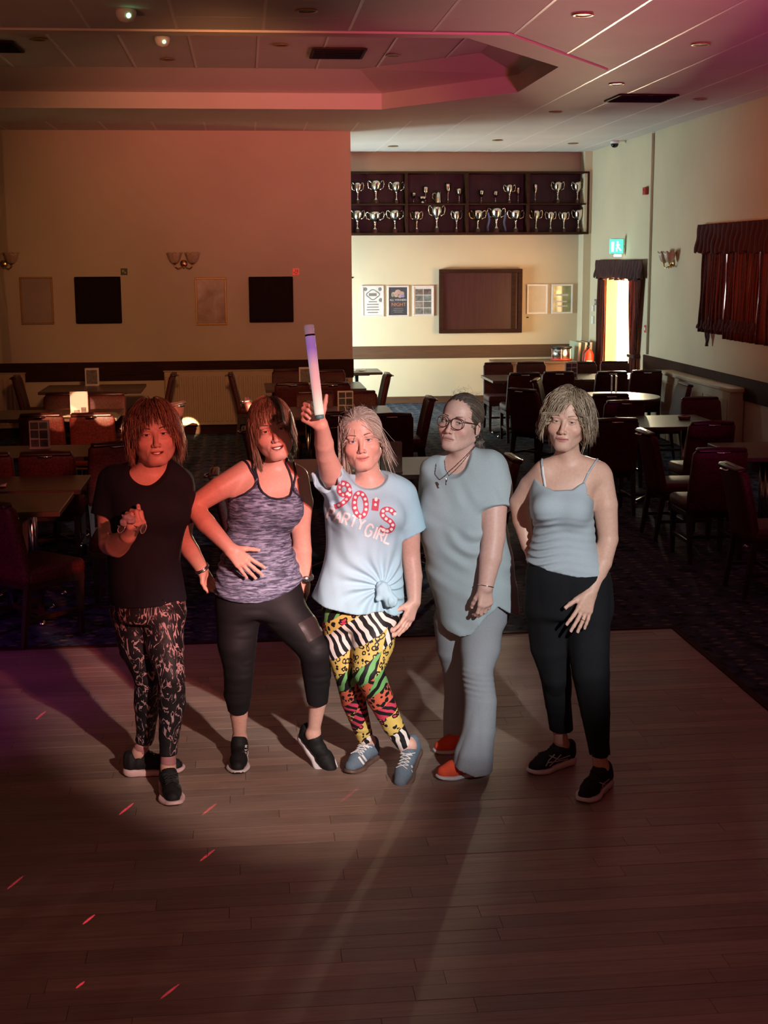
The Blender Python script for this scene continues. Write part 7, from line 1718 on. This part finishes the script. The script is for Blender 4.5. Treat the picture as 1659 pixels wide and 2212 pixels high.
    ve = B.cloth('vest', sp, mt, [rk, lambda P, d: smax(d, P[:, 2]-np.interp(P[:, 0], xs, zs), 0.003), hem_cut(lambda P: np.interp(P[:, 0], hx, hz))], 0.0046)
    bodyp = [p for p in B.pr if p.op == 'u'][:6]+la+ra; navy = mat('black_binding', (0.012, 0.010, 0.020, 1), 0.6)
    def strap(pts, r, nm, off=0.004, hw=None):
        pp = np.array([W(*q_) for q_ in pts]); ff = np.array([[np.interp(t_, np.linspace(0, 1, len(pp)), pp[:, i]) for i in range(3)] for t_ in np.linspace(0, 1, 26)]); B.tube(nm, [(snap(bodyp, ff, off), r)], navy, ve)
    strap([(555, 1034, -0.09), (561, 1052, -0.10), (568, 1063, -0.11), (582, 1073, -0.12), (600, 1079, -0.12), (614, 1078, -0.12), (627, 1070, -0.11), (634, 1056, -0.10), (638, 1042, -0.09)], 0.0045, 'binding', 0.008)
    strap([(555, 1034, -0.09), (548, 1052, -0.09), (532, 1068, -0.09), (512, 1077, -0.07), (495, 1081, -0.03)], 0.0045, 'binding', 0.008); strap([(638, 1042, -0.09), (642, 1058, -0.09), (651, 1084, -0.06)], 0.0045, 'binding', 0.008)
    for pts in ([(556, 1040, -0.09), (555, 1015, -0.07), (556, 995, -0.04), (557, 982, 0.0)], [(554, 1036, -0.09), (551, 1010, -0.06), (547, 992, -0.02), (545, 985, 0.02)], [(554, 1045, -0.09), (550, 1022, -0.08), (540, 1002, -0.05), (526, 994, 0.0)], [(638, 1044, -0.09), (630, 1020, -0.07), (622, 1000, -0.03), (618, 990, 0.0)], [(640, 1048, -0.09), (641, 1024, -0.06), (637, 1006, -0.02), (634, 1000, 0.02)]): strap(pts, 0.0052, 'strap', 0.003)
    dv = unit(q2[-1][0]-q2[-2][0]); e1 = unit(np.cross(dv, A3(0, 1, 0))); e2 = np.cross(dv, e1); wc = q2[-1][0]
    wo = B.tube('watch', [([wc+dv*z_+(e1*math.cos(a)+e2*math.sin(a))*0.031 for a in np.linspace(0, 6.283, 28)], 0.0055) for z_ in (-0.006, 0.0, 0.006)], mat('white_watch_strap', (0.72, 0.70, 0.68, 1), 0.4))
    fc = wc-e2*np.sign(e2[1])*0.034*1.0; MB().lathe([(0.0, 0.0), (0.017, 0.0), (0.018, 0.004), (0.016, 0.008), (0.0, 0.008)], (0, 0, 0), 20).build('watch_face', M_STEEL, wo, True, Vector(fc-B.base), Vector(fc-wc).to_track_quat('Z', 'Y').to_euler())
    z6 = lambda x, y: (220+x/3.318, 1270+y/3.318)
    decal_strokes('logo', bvh_of(s1), [[z6(1024, 1130), z6(1040, 1128), z6(1024, 1142), z6(1040, 1142)], [z6(1022, 1158), z6(1030, 1168), z6(1040, 1156)], [z6(1024, 1182), z6(1032, 1176), z6(1032, 1192)]], 1.8, M_SOLEW, s1, B.base)
    cols = [(0.20, 0.115, 0.065), (0.28, 0.17, 0.10), (0.13, 0.07, 0.042), (0.38, 0.255, 0.17)]
    hair(B.root, B.base, B.cen, B.R, B.hs, 'fall', cols, 3600, lambda p, r: np.where(p[:, 1] < -0.02, 0.052, np.where(p[:, 0] < -0.01, 0.19, 0.10))*r.uniform(0.85, 1.1, len(p)), np.random.default_rng(12), M_HAIRV, mat('brown_hair_base', (0.13, 0.08, 0.055, 1), 0.5, 0, 0.3, 60), part=0.03, fringe=-0.03, vol=0.011, wave=0.04, grav=0.22, thick=0.0011, cap_face=(0.0, -0.122, -0.032, 0.067, 0.085, 0.108), fwd=0.01, sweep=0.05, guard=0.070)
    return B

# ---------------------------------------------------------------- 1: woman in black at the left
def person_black():
    B = Body('woman in a black shirt and patterned leggings holding spectacles', 5.74, (-0.37, 5.72, 0)); Y0 = B.Y0; W = B.W; yaw = 0.25
    T = px_rows([(1000, 296, 362, 0.055, 0.03), (1014, 262, 384, 0.080, 0.03), (1042, 240, 398, 0.105, 0.02), (1085, 242, 398, 0.125, 0.0), (1120, 244, 396, 0.130, 0), (1165, 244, 386, 0.122, 0), (1215, 240, 386, 0.125, 0), (1260, 240, 392, 0.13, 0), (1300, 244, 396, 0.135, 0.01), (1335, 248, 396, 0.13, 0.01)], Y0, yaw, 0.008)
    B.pr.append(loft(T, yaw, 0, 0.03)); bust = [ell(W(305, 1100, -0.09), (0.070, 0.062, 0.066), k=0.06), ell(W(366, 1100, -0.08), (0.062, 0.062, 0.066), k=0.06)]; B.pr += bust
    o = dict(smile=7.0, open=0.0045, eye=0.0032, iris=(0.05, 0.04, 0.035, 1), iris_name='dark', brow_m=mat('auburn_brow', (0.10, 0.05, 0.035, 1), 0.8), fold=1.4, jaw=1.10, nose=1.1)
    B.set_head(335, 938, -0.10, 1.10, -3, 5, 4, o); B.neck(W(330, 1008, 0.02), 0.066, 0.054)
    ra, q = B.limb([(248, 1040, 31, 0.01), (240, 1105, 30, 0.0), (240, 1172, 26, -0.04), (252, 1178, 25, -0.10), (276, 1158, 17, -0.22)], 0.03); B.pr += ra
    w_ = q[-1][0]; B.add_hand(w_, (0.45, -0.55, 0.65), (-0.55, 0.55, 0.75), -1, [(1.05, 1.3, 0.7), (1.1, 1.3, 0.7), (1.15, 1.3, 0.7), (1.2, 1.3, 0.7)], 1.12, 0.02, 0.5, (0.75, 0.45, 0.5))
    la, q2 = B.limb([(388, 1044, 27, 0.03), (398, 1100, 25, 0.10), (392, 1158, 21, 0.15), (412, 1190, 19, 0.17), (436, 1228, 13.5, 0.19)], 0.03); B.pr += la
    w2 = q2[-1][0]; B.add_hand(w2, W(454, 1264, 0.22)-w2, (0.6, -0.6, 0.3), 1, [(0.5, 0.7, 0.4)]*4, 0.9)
    lg, ql = B.limb([(285, 1325, 44, 0.03), (298, 1400, 38, 0.02), (319, 1462, 27, 0.02), (318, 1520, 26.5, 0.07), (314, 1590, 18.5, 0.11), (303, 1622, 15.0, 0.114)], 0.03, 0.004)
    rg, qr = B.limb([(352, 1325, 45, -0.03), (356, 1395, 39, -0.07), (369, 1462, 29, -0.12), (372, 1520, 28, -0.10), (364, 1595, 20, -0.09), (363, 1648, 15.5, -0.094)], 0.03, 0.004); B.pr += lg+rg
    pinks = mat('pale_pink_sole', (0.62, 0.42, 0.40, 1), 0.6); sb = [M_SHOEBLK, pinks, M_RUB, M_LACEB]
    a_, b_ = at_z(280, 1674, 0.0), at_z(400, 1664, 0.0); s1, k1 = shoe(B.root, B.base, b_+0.10*unit(a_-b_), toe_dir(a_, b_), sb, 0, 0.26, 'run')
    a_, b_ = at_z(352, 1668, 0.0), at_z(378, 1745, 0.0); s2, k2 = shoe(B.root, B.base, b_+0.10*unit(a_-b_), toe_dir(a_, b_), sb, 0, 0.26, 'run')
    B.pr += foot_prims(k1)+foot_prims(k2)+[cone(ql[-1][0], k1[0], ql[-1][1], 0.028, 0.02), cone(qr[-1][0], k2[0], qr[-1][1], 0.028, 0.02)]
    B.finish((0.62, 0.35, 0.27), 0.4, (0.46, 0.15, 0.13))
    for nn, kk in ((ql, k1), (qr, k2)):
        B.cloth('sock', [cone(nn[-1][0]+(nn[-2][0]-nn[-1][0])*0.2, kk[0]-A3(0, 0, 0.03), 0.0335, 0.0325, 0.01)], mat('dusky_pink_sock', (0.36, 0.15, 0.15, 1), 0.8), [folds(0.002, 8, 8, 90, 1.0)], 0.0045)
    # leggings with pale squiggles
    mt, t = nodemat('black_squiggle_leggings', 0.6, 0.3); v = t.coord('Object', (1, 1, 0.42))
    wv_ = t.noise(v, 23, 2.0, 0.5, 1.8); ed = t.math('ABSOLUTE', t.math('SUBTRACT', wv_, 0.5)); brk = t.noise(t.coord('Object'), 30, 2)
    ln = t.math('LESS_THAN', ed, t.math('MULTIPLY', t.math('SUBTRACT', brk, 0.40), 0.20))
    col_ = t.ramp(t.noise(t.coord('Object'), 5, 2), [(0.4, (0.40, 0.24, 0.25, 1)), (0.6, (0.50, 0.32, 0.32, 1)), (0.75, (0.26, 0.28, 0.38, 1))])
    t.color(t.mix(ln, (0.012, 0.010, 0.012, 1), col_))
    P2 = px_rows([(1245, 240, 392, 0.130, 0), (1300, 243, 399, 0.140, 0.01), (1335, 246, 398, 0.134, 0.01)], Y0, yaw)
    n1 = [(p, r+0.006) for p, r in ql]; n2 = [(p, r+0.006) for p, r in qr]
    n1[-1] = (W(310, 1604, 0.112), n1[-2][1]*0.95); n2[-1] = (W(364, 1630, -0.092), n2[-2][1]*0.92)
    def cut(P, d):
        for nn in (n1, n2):
            e = nn[-1][0]; a = unit(nn[-1][0]-nn[-2][0]); d = np.where(np.linalg.norm(P-e, axis=1) < 0.09, np.maximum(d, (P-e)@a), d)
        return d
    B.cloth('leggings', [loft(P2, yaw, 0, 0.03)]+chain(n1, 0.03)+chain(n2, 0.03), mt, [cut, folds(0.003, 10, 10, 26, 6.0)], 0.0048)
    S = px_rows([(992, 290, 368, 0.060, 0.03), (1006, 256, 388, 0.088, 0.03), (1030, 232, 402, 0.112, 0.02), (1070, 230, 406, 0.135, 0.0), (1115, 234, 404, 0.145, 0), (1165, 236, 393, 0.136, 0), (1220, 232, 391, 0.140, 0), (1262, 232, 396, 0.146, 0), (1297, 234, 402, 0.150, 0.01), (1330, 234, 404, 0.150, 0.01)], Y0, yaw)
    sl = loft(S, yaw, 0, 0.03); f0, f1 = W(250, 1040, 0.01), W(238, 1112, -0.005); g0, g1 = W(386, 1045, 0.03), W(398, 1112, 0.10)
    sp = [sl]+[ell((b.lo+b.hi)/2, (0.078, 0.070, 0.074), k=0.06) for b in bust]+[cone(f0, f1, 0.074, 0.076, 0.03, cut=0.0), cone(f0+(f1-f0)*0.7, f1+(f1-f0)*0.5, 0.060, 0.066, 0.004, 's'), cone(g0, g1, 0.068, 0.066, 0.03, cut=0.0)]
    nk = W(330, 1006, -0.05); sp.append(ell(nk+A3(-0.012, 0, 0.010), (0.102, 0.14, 0.064), Rm(8, 32, -10), 0.004, 's'))
    zh = W(320, 1297)[2]
    B.cloth('shirt', sp, m_knit('black_navy_cotton', (0.010, 0.011, 0.018, 1), 0.2, 320), [folds(0.007, 9, 9, 4, 8.0), hem_cut(lambda P: zh+0*P[:, 0]), hollow(sl.fn, lambda P: zh+0*P[:, 0], 0.010)], 0.0052)
    dv = unit(q2[-1][0]-q2[-2][0]); e1 = unit(np.cross(dv, A3(0, 1, 0))); e2 = np.cross(dv, e1); wc = q2[-1][0]
    B.tube('watch', [([wc+dv*z_+(e1*math.cos(a)+e2*math.sin(a))*0.031 for a in np.linspace(0, 6.283, 24)], 0.0045) for z_ in (-0.005, 0.003)], M_STEEL)
    # spectacles and cloth held in the fist
    gp = W(296, 1140, -0.31); gl = empty('spectacles', Vector(gp)); tag(gl, 'folded spectacles with grey rims held in the fist of the woman in black', 'glasses')
    rim = mat('grey_metal_rim', (0.40, 0.36, 0.36, 1), 0.3, 0.6, 0.05, 40); cs = W(310, 1142, -0.31)-gp; c2 = W(262, 1142, -0.29)-gp
    for cc, (rx, rz) in ((cs, (0.010, 0.019)), (c2, (0.013, 0.016))):
        pts = [cc+A3(rx*math.cos(a)+0.006*math.sin(a), 0.004*math.sin(a), rz*math.sin(a)) for a in np.linspace(0, 2*math.pi, 24)]
        tubes('rim', [(pts, 0.0016)], rim, gl, A3(0, 0, 0)); np_mesh('lens', np.array([cc]+[cc+(p-cc)*0.97 for p in pts[:-1]]), np.array([[0, 1+k, 1+(k+1) % 23] for k in range(23)]), mat('smoked_lens', (0.05, 0.035, 0.035, 1), 0.08, 0, 0.0, alpha=0.75), gl, A3(0, 0, 0))
    tubes('bridge', [(np.array([c2+A3(0.016, 0, 0.005), (c2+cs)/2+A3(0, 0.01, 0.012), cs+A3(-0.015, 0, 0.006)]), 0.0018)], rim, gl, A3(0, 0, 0))
    tubes('temple_arm', [(np.array([c2+A3(-0.015, 0.01, 0.01), c2+A3(0.02, 0.02, -0.006), cs+A3(-0.01, 0.02, -0.014)]), 0.0018)], rim, gl, A3(0, 0, 0))
    cp = W(279, 1120, -0.30); P, F = sdf_mesh([ell((0, 0, 0), (0.030, 0.022, 0.018), Rm(20, 0, 25), 0.01), ell((-0.02, 0.0, -0.012), (0.018, 0.016, 0.016), None, 0.01)], [folds(0.007, 60, 60, 60, 3.0)], 0.0035)
    co = np_mesh('cleaning_cloth', P, F, mat('pale_grey_cloth', (0.42, 0.34, 0.36, 1), 0.6, 0, 0.2, 60), None, A3(0, 0, 0)); co.location = Vector(cp); tag(co, 'crumpled pale cloth bunched on top of the fist holding spectacles', 'cloth')
    cols = [(0.22, 0.10, 0.055), (0.30, 0.15, 0.085), (0.15, 0.065, 0.04), (0.36, 0.21, 0.12)]
    hair(B.root, B.base, B.cen, B.R, B.hs, 'fall', cols, 3700, lambda p, r: np.where(p[:, 1] < -0.025, 0.040, np.where(p[:, 2] < 0.02, 0.075, 0.150))*r.uniform(0.75, 1.1, len(p)), np.random.default_rng(21), M_HAIRV, mat('auburn_hair_base', (0.15, 0.07, 0.045, 1), 0.5, 0, 0.3, 60), part=0.0, fringe=0.0, vol=0.024, wave=0.13, grav=0.20, thick=0.0011, cap_face=(0.0, -0.122, -0.032, 0.066, 0.085, 0.106), fwd=0.01, sweep=0.06, lift=0.40, guard=0.078)
    return B

person_black(); person_striped(); person_blue(); person_glasses(); person_vest()
